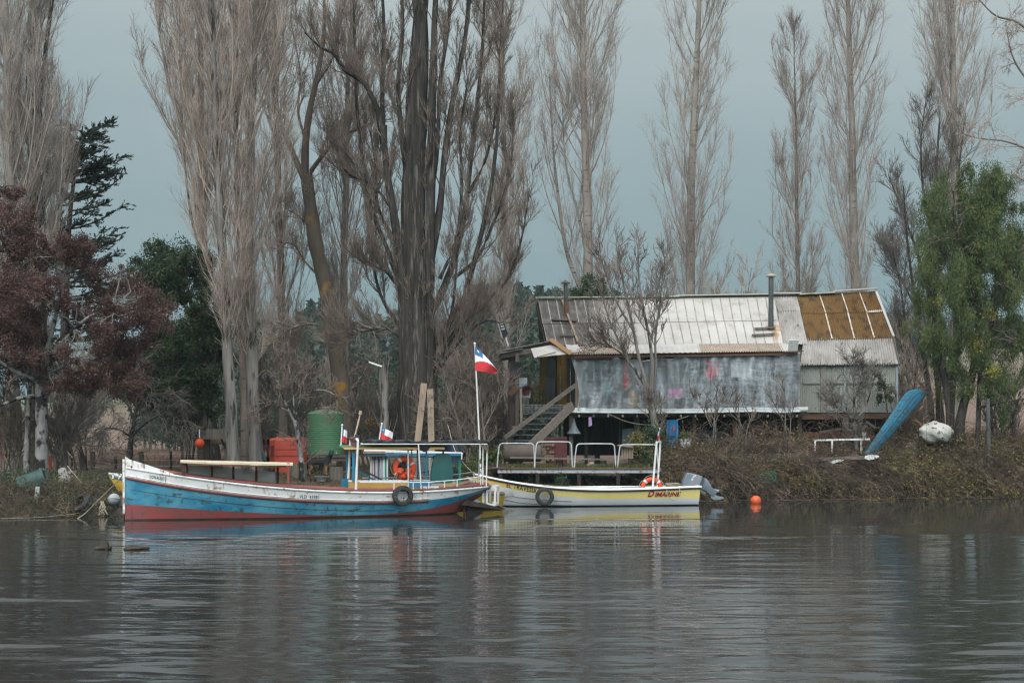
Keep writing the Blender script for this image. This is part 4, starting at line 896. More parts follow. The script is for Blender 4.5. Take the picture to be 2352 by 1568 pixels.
    s2.build('solar_cells', mat('solar_cells', (.10, .12, .17), (.13, .15, .2), 8, rough=.25), o)
    # --- porch at the left end
    m = MB(); Y0 = 59.7
    sheet(m, [P(1146, 806, Y0), P(1262, 783, Y0 + .3), RP(1290, 792), P(1180, 806, 62.2)], .02)
    sheet(m, [P(1142, 812, Y0 - .3), P(1200, 800, Y0 - .25), P(1215, 800, 61.8), P(1160, 810, 61.8)], .02); m.build('porch_roof', zinc_c, H, split=True)
    m = MB(); m.bar(P(1149, 818, Y0), P(1222, 805, Y0), .08, .20); m.bar(P(1149, 826, 60.4), P(1300, 800, 60.4), .10, .12); m.bar(P(1146, 816, Y0 + .1), P(1158, 824, 61), .1, .12); m.build('porch_beam', wood_gx, H, split=True)
    m = MB(); sheet(m, [P(1219, 801, 59.5), P(1265, 793, 60.0), P(1318, 812, 59.5), P(1227, 822, 59.1)], .02); m.build('loose_white_panel', zinc_l, H)
    m = MB(); m.bar(P(1264, 779, 59.9), P(1312, 813, 59.3), .22, .04, (0, -.6, .8)); m.build('orange_plank', wood_o, H); MB().bar(P(1234, 820, 58.95), P(1276, 809, 59.2), .12, .05).build('short_plank', wood_n, H)
    rr = random.Random(9); X = PX(1178, 60); pts = [Vector((X + rr.uniform(-.03, .03), 60.0, z)) for z in np.linspace(float(gz(X, 60)), P(0, 820, 60).z, 12)]
    MB().tube(pts, [.20, .2, .19, .25, .20, .18, .21, .17, .18, .2, .17, .19], 10).build('log_post', mat('brown_log', (.13, .085, .065), (.075, .055, .045), 2.5, (3, 3, .4), .9, bmp=.8, bd=.03), H, True)
    MB().bar((PX(1188, 59.6), 59.6, float(gz(PX(1188, 59.6), 59.6))), P(1188, 812, 59.6), .15, .15, (0, 1, 0)).build('grey_post', wood_g, H)
    MB().bar((PX(1200, 59.3), 59.3, float(gz(PX(1200, 59.3), 59.3))), P(1196, 892, 59.3), .10, .10, (0, 1, 0)).build('slim_post', wood_n, H)
    MB().bar(P(1170, 905, 59.4), P(1188, 890, 59.4), .05, .22).build('brace_board', wood_b, H)
    # stair: two stringers, treads, handrail
    s0, s1 = P(1212, 1030, 57.9), P(1316, 930, 59.7); st = MB()
    st.bar(s0, s1, .06, .36); st.bar(s0 + Vector((-.1, 1.0, 0)), s1 + Vector((-.1, 1.0, 0)), .06, .30); st.build('stair_stringer', mat('stringer_wood', (.205, .165, .135), (.15, .12, .10), 2, (.6, 4, 4), .85), H, split=True)
    m = MB()
    for k in range(8): c = lerp(s0, s1, (k + .3) / 8); m.box(c + Vector((-.75, .5, .04)), (1.35, 1.0, .045))
    m.build('stair_tread', mat('tread_wood', (.10, .11, .11), (.07, .075, .075), 3), H, split=True)
    m = MB(); m.bar(P(1158, 1006, 57.6), P(1322, 884, 59.6), .07, .16); m.build('handrail', wood_gx, H)
    m = MB()
    for i, x in enumerate(np.linspace(1216, 1262, 7)):
        p = P(x, 934, 61.6); zt_ = P(x, 893 - (i % 2), 61.6).z; m.prism([(-.055, 0), (.055, 0), (.055, zt_ - p.z), (-.055, zt_ - p.z - .13)], p, (1, 0, 0), (0, 0, 1), .025)
    m.bar(P(1212, 905, 61.65), P(1266, 905, 61.65), .03, .07); m.build('picket_rail', mat('olive_pickets', (.075, .068, .03), (.05, .045, .025), 3), H)
    m = MB()
    for x in np.linspace(1199, 1300, 34): m.bar(P(x, 950, 59.5), P(x, 908 if x < 1215 else 928, 59.5), .006, .006, (0, 1, 0))
    for y in (950, 945, 940, 935, 930): m.bar(P(1199, y, 59.5), P(1300, y, 59.5), .006, .006)
    m.build('wire_mesh', steel, H)
build_house()
# ------------------------------------------------------------------ translucent sheet hung across the verandah and the washing behind it
def build_tarp():
    m, t, b = nodes('clear_plastic')
    fold = noise(t, 1.0, 4, (2.6, 1, .8)); hor = noise(t, 1.0, 5, (1.3, 1, 11), .65, off=(3, 1, 2))
    b.inputs['Base Color'].default_value = (.46, .505, .535, 1); b.inputs['Roughness'].default_value = .30; b.inputs['Specular IOR Level'].default_value = .5
    h = math_(t, 'ADD', math_(t, 'MULTIPLY', fold, 1.2), math_(t, 'MULTIPLY', hor, .55)); bump(t, b, h, .8, .045)
    tr0 = t.nodes.new('ShaderNodeBsdfTransparent'); tr0.inputs[0].default_value = (.93, .96, .98, 1); rf = t.nodes.new('ShaderNodeBsdfRefraction'); rf.inputs[0].default_value = (.95, .97, .98, 1); rf.inputs['Roughness'].default_value = .5; rf.inputs['IOR'].default_value = 1.25
    tr = t.nodes.new('ShaderNodeMixShader'); tr.inputs[0].default_value = .5; t.links.new(tr0.outputs[0], tr.inputs[1]); t.links.new(rf.outputs[0], tr.inputs[2]); ms = t.nodes.new('ShaderNodeMixShader')
    def ridge(st, off, w_): return ramp(t, math_(t, 'ABSOLUTE', math_(t, 'SUBTRACT', noise(t, 1.0, 3, st, .5, off=off), .5)), w_, 0)
    cr_ = math_(t, 'ADD', math_(t, 'ADD', math_(t, 'MULTIPLY', ramp(t, fold, .3, .7), .30), math_(t, 'MULTIPLY', ridge((1.7, 1, .35), (5, 0, 2), .05), .20)), math_(t, 'ADD', math_(t, 'MULTIPLY', ridge((.8, 1, 5.0), (1, 0, 8), .045), .15), math_(t, 'MULTIPLY', ridge((1.0, 1, .9), (2, 0, 3), .035), .14))); t.links.new(math_(t, 'SUBTRACT', .92, cr_), ms.inputs[0])   # creases cloud the film; light and dark of folds put into its opacity
    t.links.new(b.outputs[0], ms.inputs[1]); t.links.new(tr.outputs[0], ms.inputs[2]); t.links.new(ms.outputs[0], t.nodes['Material Output'].inputs[0])
    top = [(1311, 822), (1345, 822), (1372, 816), (1402, 817), (1431, 827), (1446, 821), (1470, 830), (1500, 826), (1517, 822), (1537, 826), (1560, 820), (1607, 815), (1680, 815), (1732, 812), (1784, 816), (1796, 820), (1812, 812), (1838, 810)]
    bot = [(1311, 948), (1450, 949.5), (1600, 949), (1732, 946), (1800, 948.5), (1838, 946)]
    tx, ty = zip(*top); bx, by = zip(*bot)
    def fn(u, v):
        x = 1311 + u * 527 + (1 - u) ** 12 * (10 * math.sin(v * math.pi) + 14 * v); y = lerp(np.interp(x, tx, ty), np.interp(x, bx, by), v)
        f = .05 * math.sin(u * 95 + 2 * math.sin(v * 3 + u * 9)) * (1 - .6 * v) + .035 * math.sin(u * 41 + v * 2.5) + .04 * math.exp(-((u * 527 - 45 - (1 - v) * 50) / 10) ** 2) - .06 * math.exp(-((u - .76) / .012) ** 2)
        f += .03 * math.sin(u * 38 - v * 3.2 + 2 * math.sin(u * 13)) * v ** .5 + .09 * math.exp(-((u - .10 - .10 * (1 - v)) / .014) ** 2) - .05 * math.exp(-((u - .13 - .04 * (1 - v)) / .012) ** 2)
        return P(x, y, 59.74 - f - .02 * v)
    mm = MB(); mm.grid(fn, 320, 40)
    o = thing('plastic_sheet', 'long wrinkled translucent plastic sheet hung along the front of the house', 'plastic sheet', tuple(P(1575, 947, 59.78)))
    mm.build('film', m, o, 'all')
    h = MB(); pts = [fn(i / 60, 1) + Vector((0, -.015, .03)) for i in range(61)]; h.tube(pts, .03, 6); pts = [fn(i / 60, 0) for i in range(61)]; h.tube(pts, .022, 6)
    h.build('hem', mat('plastic_hem', (.56, .58, .57), (.46, .47, .45), 3, rough=.5), o, True)
    h = MB(); h.grid(lambda u, v: fn(u * .985 + .01, .915 + .08 * v) + Vector((0, -.012, 0)), 120, 3); h.build('doubled_hem', mat('doubled_plastic', (.50, .53, .54), (.42, .45, .46), 2, (1, 1, 6), .45), o, 'all')
    def garment(name, label, poly, col, Y=59.97):
        ps = [P(x, y, Y) for x, y in poly]; c = sum(ps, Vector()) / len(ps); g = MB()
        g.prism([(p.x - c.x, p.z - c.z) for p in ps], c, (1, 0, 0), (0, 0, 1), .05, bevel=.12)
        o_ = g.build(name, mat('cloth_' + name + str(len(MATS)), col, tuple(k * .8 for k in col), 3, rough=.9)); tag(o_, label, 'laundry', 'washing behind the plastic sheet')
    garment('red_garment', 'narrow red garment hanging behind the plastic sheet left of the bare tree', [(1431, 826), (1442, 828), (1440, 850), (1446, 870), (1446, 890), (1428, 890), (1432, 868)], (.75, .03, .04))
    garment('red_shirt', 'wide red shirt hanging behind the plastic sheet right of the bare tree', [(1622, 820), (1634, 826), (1648, 819), (1656, 832), (1650, 838), (1656, 868), (1642, 862), (1632, 872), (1620, 862), (1626, 838), (1616, 832)], (.85, .03, .06))
    garment('white_towel', 'white towel hanging behind the plastic sheet near its right end', [(1676, 822), (1728, 818), (1726, 868), (1680, 866)], (.8, .78, .78))
    garment('pink_cloth', 'pink cloth low behind the plastic sheet', [(1532, 893), (1566, 890), (1570, 912), (1534, 914)], (.65, .12, .38))
    garment('yellow_bag', 'yellow bag low behind the plastic sheet left of the bare tree', [(1444, 897), (1464, 895), (1466, 935), (1440, 936)], (.52, .30, .06))
    garment('teal_cloth', 'pale teal cloth low behind the plastic sheet at its left part', [(1382, 880), (1402, 878), (1405, 905), (1384, 908)], (.10, .32, .30))
build_tarp()
# ------------------------------------------------------------------ boats
class Frame:
    """boat axis from bow O towards the stern; lateral +b points at the viewer"""
    def __init__(s, x0, Y0, x1, Y1):
        s.O = np.array([PX(x0, Y0), Y0]); e_ = np.array([PX(x1, Y1), Y1]); s.L = float(np.linalg.norm(e_ - s.O)); s.d = (e_ - s.O) / s.L; s.n = np.array([s.d[1], -s.d[0]])
    def __call__(s, a, b, z): q = s.O + s.d * a + s.n * b; return Vector((q[0], q[1], z))
    def at(s, x, b):
        k = (x - CX) / FPX; return (k * (s.O[1] + s.n[1] * b) - s.O[0] - s.n[0] * b) / (s.d[0] - k * s.d[1])
    def px(s, x, y, b): a = s.at(x, b); Y = s.O[1] + s.d[1] * a + s.n[1] * b; return a, CH + (HY - y) / FPX * Y
    def w(s, x, y, b): a, z = s.px(x, y, b); return s(a, b, z)
def zline(fr, ctrl, bf, deg=4):
    A = []; Z = []
    for (x, y) in ctrl:
        b = bf(max(0, min(1, fr.at(x, 0) / fr.L)))
        a, z = fr.px(x, y, b); A.append(a / fr.L); Z.append(z)
    c = np.polyfit(A, Z, min(deg, len(A) - 1)); return lambda s: float(np.polyval(c, s))
def text_data(txt, shear=0.0, space=1.0, bold=0.0):
    cu = bpy.data.curves.new('lettering', 'FONT'); cu.body = txt; cu.size = 1; cu.shear = shear; cu.space_character = space; cu.resolution_u = 3; cu.offset = bold
    ob = bpy.data.objects.new('lettering', cu); COL.objects.link(ob); bpy.context.view_layer.update()
    me = bpy.data.meshes.new_from_object(ob.evaluated_get(bpy.context.evaluated_depsgraph_get()))
    V = np.array([v.co[:2] for v in me.vertices]); F = [tuple(p.vertices) for p in me.polygons]
    bpy.data.objects.remove(ob); bpy.data.curves.remove(cu); bpy.data.meshes.remove(me)
    V -= V.min(0); return V / V.max(0), F
def lettering(name, txt, fn, m, parent, **k):
    V, F = text_data(txt, **k); mm = MB(); mm.add([fn(u, v) for u, v in V], F); me = mm.build(name, m, parent)
    return me
def torus(mb_, c, Rr, r, ax, nrm, n=36, k=12, mi=0, t0=0, t1=2 * math.pi, flat=1.0):
    ax = Vector(ax).normalized(); nrm = Vector(nrm).normalized(); ay = nrm.cross(ax); c = Vector(c); cl = abs(t1 - t0 - 2 * math.pi) < 1e-6; N = n if cl else n + 1
    vs = []; fs = []
    for i in range(N):
        t = t0 + (t1 - t0) * i / n; d = ax * math.cos(t) + ay * math.sin(t)
        for j in range(k): q = 2 * math.pi * j / k; vs.append(c + d * (Rr + r * math.cos(q)) + nrm * r * flat * math.sin(q))
    for i in range(n):
        i2 = (i + 1) % N
        for j in range(k): fs.append((i * k + j, i * k + (j + 1) % k, i2 * k + (j + 1) % k, i2 * k + j))
    mb_.add(vs, fs, mi)
tyre_m = mat('tyre_rubber', (.020, .020, .021), (.045, .043, .042), 5, rough=.8, c3=(.085, .08, .075), s3=5, lo3=.6, hi3=.75)
rope_m = mat('pale_rope', (.36, .31, .24), (.25, .22, .17), 20, rough=.95)
def tyre(label, c, Ro, Ri, wd, ax, nrm, group='tyre fenders'):
    ax = Vector(ax).normalized(); nrm = Vector(nrm).normalized(); ay = nrm.cross(ax); prof = []
    for (q, h) in ((Ri, .32), (Ri * 1.04, .5), (Ro * .80, .5), (Ro * .93, .46), (Ro, .34), (Ro, .14), (Ro * .985, .10), (Ro * .985, -.10), (Ro, -.14), (Ro, -.34), (Ro * .93, -.46), (Ro * .80, -.5), (Ri * 1.04, -.5), (Ri, -.32), (Ri * 1.1, -.2), (Ro * .9, -.1), (Ro * .9, .1), (Ri * 1.1, .2)): prof.append((q, h * wd))
    m = MB(); n = 48; c = Vector(c); k = len(prof); vs = []; fs = []
    for i in range(n):
        t = 2 * math.pi * i / n; d = ax * math.cos(t) + ay * math.sin(t)
        for (q, h) in prof: vs.append(c + d * (q * (1.0 if (i % 2) or q < Ro * .97 else .985)) + nrm * h)
    for i in range(n):
        for j in range(k): fs.append((i * k + j, i * k + (j + 1) % k, ((i + 1) % n) * k + (j + 1) % k, ((i + 1) % n) * k + j))
    m.add(vs, fs); return tag(m.build('tyre_fender', tyre_m, None, True), label, 'tyre', group)
orange_m = mat('lifebuoy_orange', (.62, .075, .022), (.52, .06, .02), 3, rough=.55)
band_m = mat('reflective_band', (.55, .55, .56), (.45, .45, .46), 6, rough=.4)
def lifebuoy(label, c, Rr, r, ax, nrm, ang0=.6):
    root = thing('lifebuoy', label, 'lifebuoy', tuple(c), 'orange lifebuoys'); m = MB(); torus(m, c, Rr, r, ax, nrm, 44, 14, flat=.8); m.build('ring', orange_m, root, 'all')
    for i in range(4):
        m = MB(); t = ang0 + i * math.pi / 2; torus(m, c, Rr, r * 1.04, ax, nrm, 5, 14, t0=t - .11, t1=t + .11, flat=.82); m.build('band', band_m, root, 'all')
    axv = Vector(ax).normalized(); ayv = Vector(nrm).normalized().cross(axv); pts = []
    for i in range(49):
        t = ang0 + 2 * math.pi * i / 48; q = Rr + r * 1.15 + .05 * abs(math.sin(2 * (t - ang0))); pts.append(Vector(c) + (axv * math.cos(t) + ayv * math.sin(t)) * q)
    MB().tube(pts, .010, 5).build('grab_rope', rope_m, root, True); return root
flag_red = mat('flag_red', (.55, .035, .04), (.47, .03, .035), 4, rough=.8); flag_white = mat('flag_white', (.74, .74, .74), (.66, .66, .67), 4, rough=.8); flag_blue = mat('flag_blue', (.045, .14, .32), (.05, .17, .36), 4, rough=.8)
def flag(label, pole, r, pole_m, fn, star=(.17, .25, .085), nu=24, nv=16, kn=None):
    """fn(u, v): u along the fly, v from top to bottom; blue canton, white above red"""
    root = thing('flag', label, 'flag', tuple(pole[0]), 'tricolour flags with a star'); pm = MB(); pm.tube(pole, r, 8); pm.ball(Vector(pole[-1]), r * 1.7, 6); pm.build('pole', pole_m, root, True)
    m = MB(); m.grid(fn, nu, nv); 
    for i in range(nu):
        for j in range(nv): m.m[i * nv + j] = 2 if j >= nv // 2 else (0 if i < nu / 3 else 1)
    cl = m.build('cloth', [flag_blue, flag_white, flag_red], root, 'all')
    for sgn in (-1, 1):
        pass
    s = MB(); cu, cv, sr = star; pts = []
    for i in range(10): t = math.pi * i / 5; q = sr if i % 2 == 0 else sr * .4; pts.append((cu + q * math.sin(t) * .66, cv - q * math.cos(t)))
    P0 = [fn(u, v) for u, v in pts]; nn = (fn(cu + .05, cv) - fn(cu, cv)).cross(fn(cu, cv + .05) - fn(cu, cv)).normalized()
    for q in (nn * .006, nn * -.006): s.add([p + q for p in P0] + [fn(cu, cv) + q], [(i, (i + 1) % 10, 10) for i in range(10)])
    s.build('star', flag_white, cl); return root
def painted(name, c, c2, worn, rustc=(.20, .085, .04), amt=.62, streak=.66, rough=.55):
    amt -= .075; streak -= .085
    """old boat paint: faded patches, flaking spots, rust runs"""
    m, t, b = nodes(name)
    col = mix(t, ramp(t, noise(t, 1.1, 5, (1, 1, 1.6)), .38, .62), c, c2)
    col = mix(t, ramp(t, noise(t, 3.2, 6, (1, 1, 2.2), .7, off=(2, 0, 5)), amt, amt + .06), col, worn)
    run = ramp(t, noise(t, 1.0, 4, (9, 9, 1.0), .6, off=(1, 4, 0)), streak, streak + .10); spot = ramp(t, noise(t, 1.0, 3, (1.0, 1, 2.4), .5, off=(6, 1, 3)), .5, .62)
    col = mix(t, math_(t, 'MULTIPLY', run, spot), col, rustc)
    t.links.new(col, b.inputs['Base Color']); b.inputs['Roughness'].default_value = rough; b.inputs['Specular IOR Level'].default_value = .35
    bump(t, b, noise(t, 1, 4, (1.2, 1.2, 14), .6), .25, .01); return m
hull_white = painted('hull_white', (.72, .71, .70), (.63, .62, .60), (.36, .27, .20), amt=.66, streak=.62)
hull_blue = painted('hull_blue', (.010, .15, .255), (.085, .27, .35), (.045, .085, .095), (.05, .05, .045), amt=.64, streak=.66)
hull_red = painted('hull_red', (.235, .050, .048), (.19, .055, .052), (.12, .075, .065), (.06, .035, .03), amt=.62)
strake_red = painted('strake_red', (.19, .042, .034), (.14, .04, .035), (.07, .05, .04), amt=.6)
slime = mat('waterline_slime', (.022, .020, .012), (.05, .03, .022), 3, rough=.5)
deck_red = mat('red_deck', (.27, .085, .07), (.21, .075, .065), 2, rough=.8, c3=(.13, .08, .065), s3=4)
ochre = mat('ochre_panel', (.42, .25, .055), (.36, .22, .06), 2, rough=.7); teal = mat('teal_paint', (.012, .135, .20), (.02, .11, .17), 3, rough=.6); bluep = mat('cabin_blue', (.018, .17, .28), (.025, .14, .23), 3, rough=.6)
white_rust = painted('white_pipe', (.66, .66, .65), (.56, .55, .53), (.40, .33, .28), amt=.68, streak=.66)
def hull_rows(fr, S, rows, bf, mats_rows, root, name='hull', smooth=True, mats=None):
    """rows: list of z(s) from keel up; bf(s, z) half breadth; mats_rows: material index between rows"""
    m = MB()
    for sg in (1, -1):
        for r in range(len(rows) - 1):
            vs = []; fs = []
            for s in S:
                for f in (rows[r], rows[r + 1]): z = f(s); vs.append(fr(s * fr.L, sg * bf(s, z), z))
            for i in range(len(S) - 1): fs.append((2 * i, 2 * i + 2, 2 * i + 3, 2 * i + 1))
            m.add(vs, fs, mats_rows[r])
    # stern closure
    s = S[-1]; vs = [fr(s * fr.L, sg * bf(s, f(s)), f(s)) for f in rows for sg in (1, -1)]; m.add(vs, [(2 * i, 2 * i + 1, 2 * i + 3, 2 * i + 2) for i in range(len(rows) - 1)], mats_rows[-1])
    me = m.build(name, mats, root, smooth)
    return me
# ---------- the blue, white and red launch
LF = Frame(287, 42.8, 1119, 47.3)
def launch():
    fr = LF; L = fr.L
    root = thing('wooden_launch', 'long weathered blue and white launch with red bottom lying nearest the camera', 'boat', tuple(fr(L * .5, 0, 0)))
    def bs(s): return max(.03, 1.16 * (1 - max(0, 1 - s / .46) ** 2.3) * (1 - .62 * max(0, (s - .62) / .38) ** 2.2))
    def zbot(s): return float(np.interp(s, [0, .02, .5, .80, .87, .905, .95, 1.0], [-.45, -.6, -.6, -.6, -.25, .0, .33, .70]))
    sheer = zline(fr, [(287, 1070), (330, 1078), (375, 1085), (450, 1096), (550, 1109), (640, 1118), (717, 1124), (850, 1128), (950, 1127), (1040, 1122), (1116, 1115)], bs, 5)
    st_t = zline(fr, [(285, 1094), (395, 1113.5), (500, 1130), (570, 1138), (645, 1144.5), (717, 1148.5), (850, 1151.5), (955, 1151), (1000, 1146), (1062, 1136), (1112, 1124)], bs, 5)
    bt = zline(fr, [(283, 1157), (380, 1164.5), (460, 1170), (543, 1175), (650, 1181), (717, 1183), (850, 1182), (955, 1174.5), (1040, 1156), (1100, 1134)], bs, 5)
    def clampz(f, e_): return lambda s: max(f(s), zbot(s) + e_)
    def st_b(s): return st_t(s) - .075
    def bf(s, z):
        zt = sheer(s); zb = zbot(s); q = min(1.15, max(0, (z - zb) / max(.05, zt - zb))); p = np.interp(s, [0, .12, .35, .75, 1], [.85, .62, .30, .34, .75])
        return .015 + (bs(s) - .015) * q ** p * (1 + .0 * z)
    rows = [zbot, clampz(lambda s: min(-.02, bt(s) - .05), .01), clampz(lambda s: min(.045, bt(s) - .02), .02), clampz(bt, .03), clampz(lambda s: st_b(s), .05), clampz(st_t, .06), sheer]
    S = np.linspace(0, 1, 70)
    def line(f1, f2): return lambda s: .5 * (f1(s) + f2(s))
    hull_rows(fr, S, rows, bf, [0, 1, 0, 2, 2, 3], root, mats=[hull_red, slime, hull_blue, hull_white])
    # rubbing strake, ending short of the stern, and the white moulding under the deck edge
    def strip(name, f, s0, s1, r, m_, off, flat=1.0):
        mm = MB()
        for sg in (1, -1): mm.tube([fr(s * L, sg * (bf(s, f(s)) + off), f(s)) for s in np.linspace(s0, s1, 60)], r, 8)
        return mm.build(name, m_, root, True)
    strip('rubbing_strake', lambda s: st_t(s) - .03, .003, .795, .042, strake_red, .0); strip('moulding', lambda s: sheer(s) - .035, .003, .985, .030, hull_white, .008); strip('lower_moulding', lambda s: st_t(s) + .05, .003, .80, .016, hull_white, .002)
    # seam of the planking
    mm = MB(); sm = lambda s: lerp(bt(s), st_b(s), .62 - .35 * s); mm.tube([fr(s * L, bf(s, sm(s)) + .002, sm(s)) for s in np.linspace(.003, .7, 50)], .006, 5); mm.build('plank_seam', slime, root)
    # deck with camber; raised white bulwark at the bow
    mm = MB(); mm.grid(lambda u, v: fr(u * .995 * L, (2 * v - 1) * (bf(u * .995, sheer(u * .995)) - .01), sheer(u * .995) + .015 + .085 * (1 - (2 * v - 1) ** 2)), 60, 8); mm.build('deck', deck_red, root, True)
    def toe(s, v): return sheer(s) + .02 + v * np.interp(s, [.0, .002, .01, .05, .105, .108, .8, 1.0], [.32, .30, .24, .17, .055, .03, .03, .02])
    mm = MB(); mm.grid(lambda u, v: fr((.001 + .12 * u) * L, bf(.001 + .12 * u, sheer(.001 + .12 * u)) + .004, toe(.001 + .12 * u, v) - .03), 24, 2); mm.grid(lambda u, v: fr((.001 + .12 * u) * L, -bf(.001 + .12 * u, sheer(.001 + .12 * u)) - .004, toe(.001 + .12 * u, v) - .03), 24, 2)
    mm.bar(fr(-.02, 0, .2), fr(-.03, 0, 1.83), .06, .10, (0, 1, 0)); mm.build('bow_bulwark', hull_white, root)
    mm = MB(); mm.tube([fr(s * L, bf(s, sheer(s)) - .01, sheer(s) + .03) for s in np.linspace(.115, .985, 50)], .03, 6); mm.tube([fr(s * L, -bf(s, sheer(s)) + .01, sheer(s) + .03) for s in np.linspace(.115, .985, 50)], .03, 6); mm.build('toe_rail', strake_red, root, True)
    MB().ball(fr.w(302, 1072, .30), .035, 8).build('hawse_hole', rust, root, True)
    # name and registration
    def side(x0, y0, x1, y1, h0, off=.02, skew=0):
        a0, z0 = fr.px(x0, y0, bs(fr.at(x0, .8) / L)); a1, z1 = fr.px(x1, y1, bs(fr.at(x1, .8) / L)); H_ = h0 / FPX * 44
        def fn(u, v): a = lerp(a0, a1, u); z = lerp(z0, z1, u) + v * H_; return fr(a, bf(a / L, z) + off, z)
        return fn
    ink = mat('black_lettering', (.025, .025, .028), rough=.6)
    for nm, tx, a_, h_ in (('name_plate', 'DON.ALEJO', (343.5, 1100, 377, 1104.5), 9.5), ('registration_plate', 'VLD  6398', (689, 1144.5, 730, 1146), 8.5)):
        fp = side(a_[0] - 2, a_[1] + 2.5, a_[2] + 3, a_[3] + 2.5, h_ + 5, .010); pl = MB(); pl.grid(fp, 8, 2)
        plate = pl.build(nm, whitep, root); fe = MB(); fe.tube([fp(1, 0) , fp(1, 1)], .006, 5); fe.tube([fp(0, 0), fp(1, 0)], .004, 5); fe.build('plate_edge', slime, plate)
        lettering('lettering', tx, side(*a_, h_, .018), ink, plate, space=1.12, bold=.008)
    # --- forward awning: cream board roof on red posts, clear side panels
    Yb = .75
    mm = MB(); corr4 = [fr.w(415, 1059, .85), fr.w(672, 1065.5, .85), fr.w(672, 1063, -.85), fr.w(415, 1057, -.85)]
    A_, B_, C_, D_ = corr4
    mm.grid(lambda u, v: lerp(lerp(A_, B_, u), lerp(D_, C_, u), v) + Vector((0, 0, .02 + .05 * math.sin(math.pi * v) * .5 + .006 * math.sin(u * 40) - .018)), 40, 8)
    mm.grid(lambda u, v: lerp(lerp(A_, B_, u), lerp(D_, C_, u), v) + Vector((0, 0, -.045 + .03 * math.sin(math.pi * v) - .02 * math.sin(u * 3.1))), 40, 8)
    mm.grid(lambda u, v: lerp(A_, B_, u) + Vector((0, 0, lerp(-.045 - .02 * math.sin(u * 3.1), .002 + .006 * math.sin(u * 40), v))), 40, 1); mm.grid(lambda u, v: lerp(D_, C_, u) + Vector((0, 0, lerp(-.045, .02, v))), 4, 1)
    mm.bar(B_ + Vector((0, 0, -.015)), C_ + Vector((0, 0, -.015)), .02, .07); mm.bar(A_ + Vector((0, 0, -.015)), D_ + Vector((0, 0, -.015)), .02, .07)
    aw = mm.build('awning_roof', mat('cream_awning', (.60, .52, .38), (.52, .44, .31), 2, rough=.7, c3=(.30, .17, .09), s3=3, st3=(1, 1, 3), lo3=.6, hi3=.7), root)
    mm = MB(); mm.bar(A_ + Vector((.2, 0, -.09)), B_ + Vector((-.2, 0, -.07)), .04, .05); mm.bar(D_ + Vector((.2, 0, -.07)), C_ + Vector((-.2, 0, -.06)), .04, .05); mm.build('awning_rail', rust, root)
    postm = mat('awning_post_red', (.24, .062, .052), (.16, .05, .042), 3, rough=.7); postd = mat('awning_post_dark', (.075, .022, .02), (.05, .02, .02), 3, rough=.7)
    for (x, b, mm_) in ((421, .75, postd), (429, -.7, postd), (487, -.75, postm), (536, -.75, postm), (589, -.75, postm), (638, -.75, postd), (662.5, .80, postm)):
        a = fr.at(x, b); z1 = fr.px(x, 1062, b)[1] - .01; MB().bar(fr(a, b, sheer(min(1, a / L)) + .02), fr(a, b, z1), .062, .062, (0, 1, 0)).build('awning_post', mm_, root)
    pm, t, b_ = nodes('clear_side_panel'); b_.inputs['Base Color'].default_value = (.58, .60, .61, 1); b_.inputs['Roughness'].default_value = .3; bump(t, b_, noise(t, 1, 4, (3, 3, 2)), .5, .03)
    tr = t.nodes.new('ShaderNodeBsdfTransparent'); ms = t.nodes.new('ShaderNodeMixShader'); t.links.new(ramp(t, noise(t, .9, 3, (1, 1, .5)), .25, .75), ms.inputs[0]); mr = ms.inputs[0].links[0].from_node; mr.inputs[3].default_value = .12; mr.inputs[4].default_value = .42
    t.links.new(b_.outputs[0], ms.inputs[1]); t.links.new(tr.outputs[0], ms.inputs[2]); t.links.new(ms.outputs[0], t.nodes['Material Output'].inputs[0])
    mm = MB(); q = [fr.w(425, 1066, -.78), fr.w(637, 1083, -.78), fr.w(634, 1118, -.78), fr.w(424, 1092, -.78)]
    mm.grid(lambda u, v: lerp(lerp(q[0], q[1], u), lerp(q[3], q[2], u), v) + Vector((0, .02 * math.sin(u * 26) + .012 * math.sin(v * 9 + u * 7), .012 * math.sin(u * 31) * (1 - v))), 60, 8)
    mm.build('side_panel', pm, root, 'all')
    # --- goal post mast of white pipe with an aerial
    mm = MB(); n0 = fr.w(817.5, 1128, .95); n1 = fr.w(822, 1012, .95); f0 = fr.w(799, 1120, -.35); f1 = fr.w(805, 1012, -.35); up = Vector((0, 0, .06))
    mm.tube([n0, lerp(n0, n1, .5), n1, n1 + up * .8 + (f1 - n1) * .06, f1 + up * .8 + (n1 - f1) * .06, f1, lerp(f0, f1, .5), f0], .040, 12); mm.build('pipe_arch', white_rust, root, True)
    mm = MB(); a0 = fr.w(814, 1006, .5); a1 = fr.w(827, 952, .5); mm.tube([a0, a1], [.03, .022], 8); mm.tube([a1, a1 + Vector((.02, 0, .12))], .05, 10); ae = mm.build('aerial', mat('aerial_pole', (.50, .46, .40), (.34, .22, .14), 3, (1, 1, 2), .6), root, True)
    mm = MB(); mm.box(fr.w(821, 1003, .6), (.14, .14, .15)); mm.box(fr.w(804, 1000, -.2), (.16, .12, .10)); mm.build('deck_lamp', black, root)
    # --- yellow and green awning over the cockpit
    mm = MB(); a0, a1 = fr.at(782, .55), fr.at(1022, .55); zf = fr.px(900, 1030, .55)[1]
    zz = lambda x, b: fr.px(x, 1030, b)[1]
    sheet(mm, [fr.w(785, 1027, .6), fr.w(1020, 1027, .6), fr.w(1020, 1031.5, .6), fr.w(791, 1031.8, .6)], .05); mm.build('yellow_fascia', mat('fascia_yellow', (.62, .36, .10), (.56, .33, .10), 3, rough=.7), root)
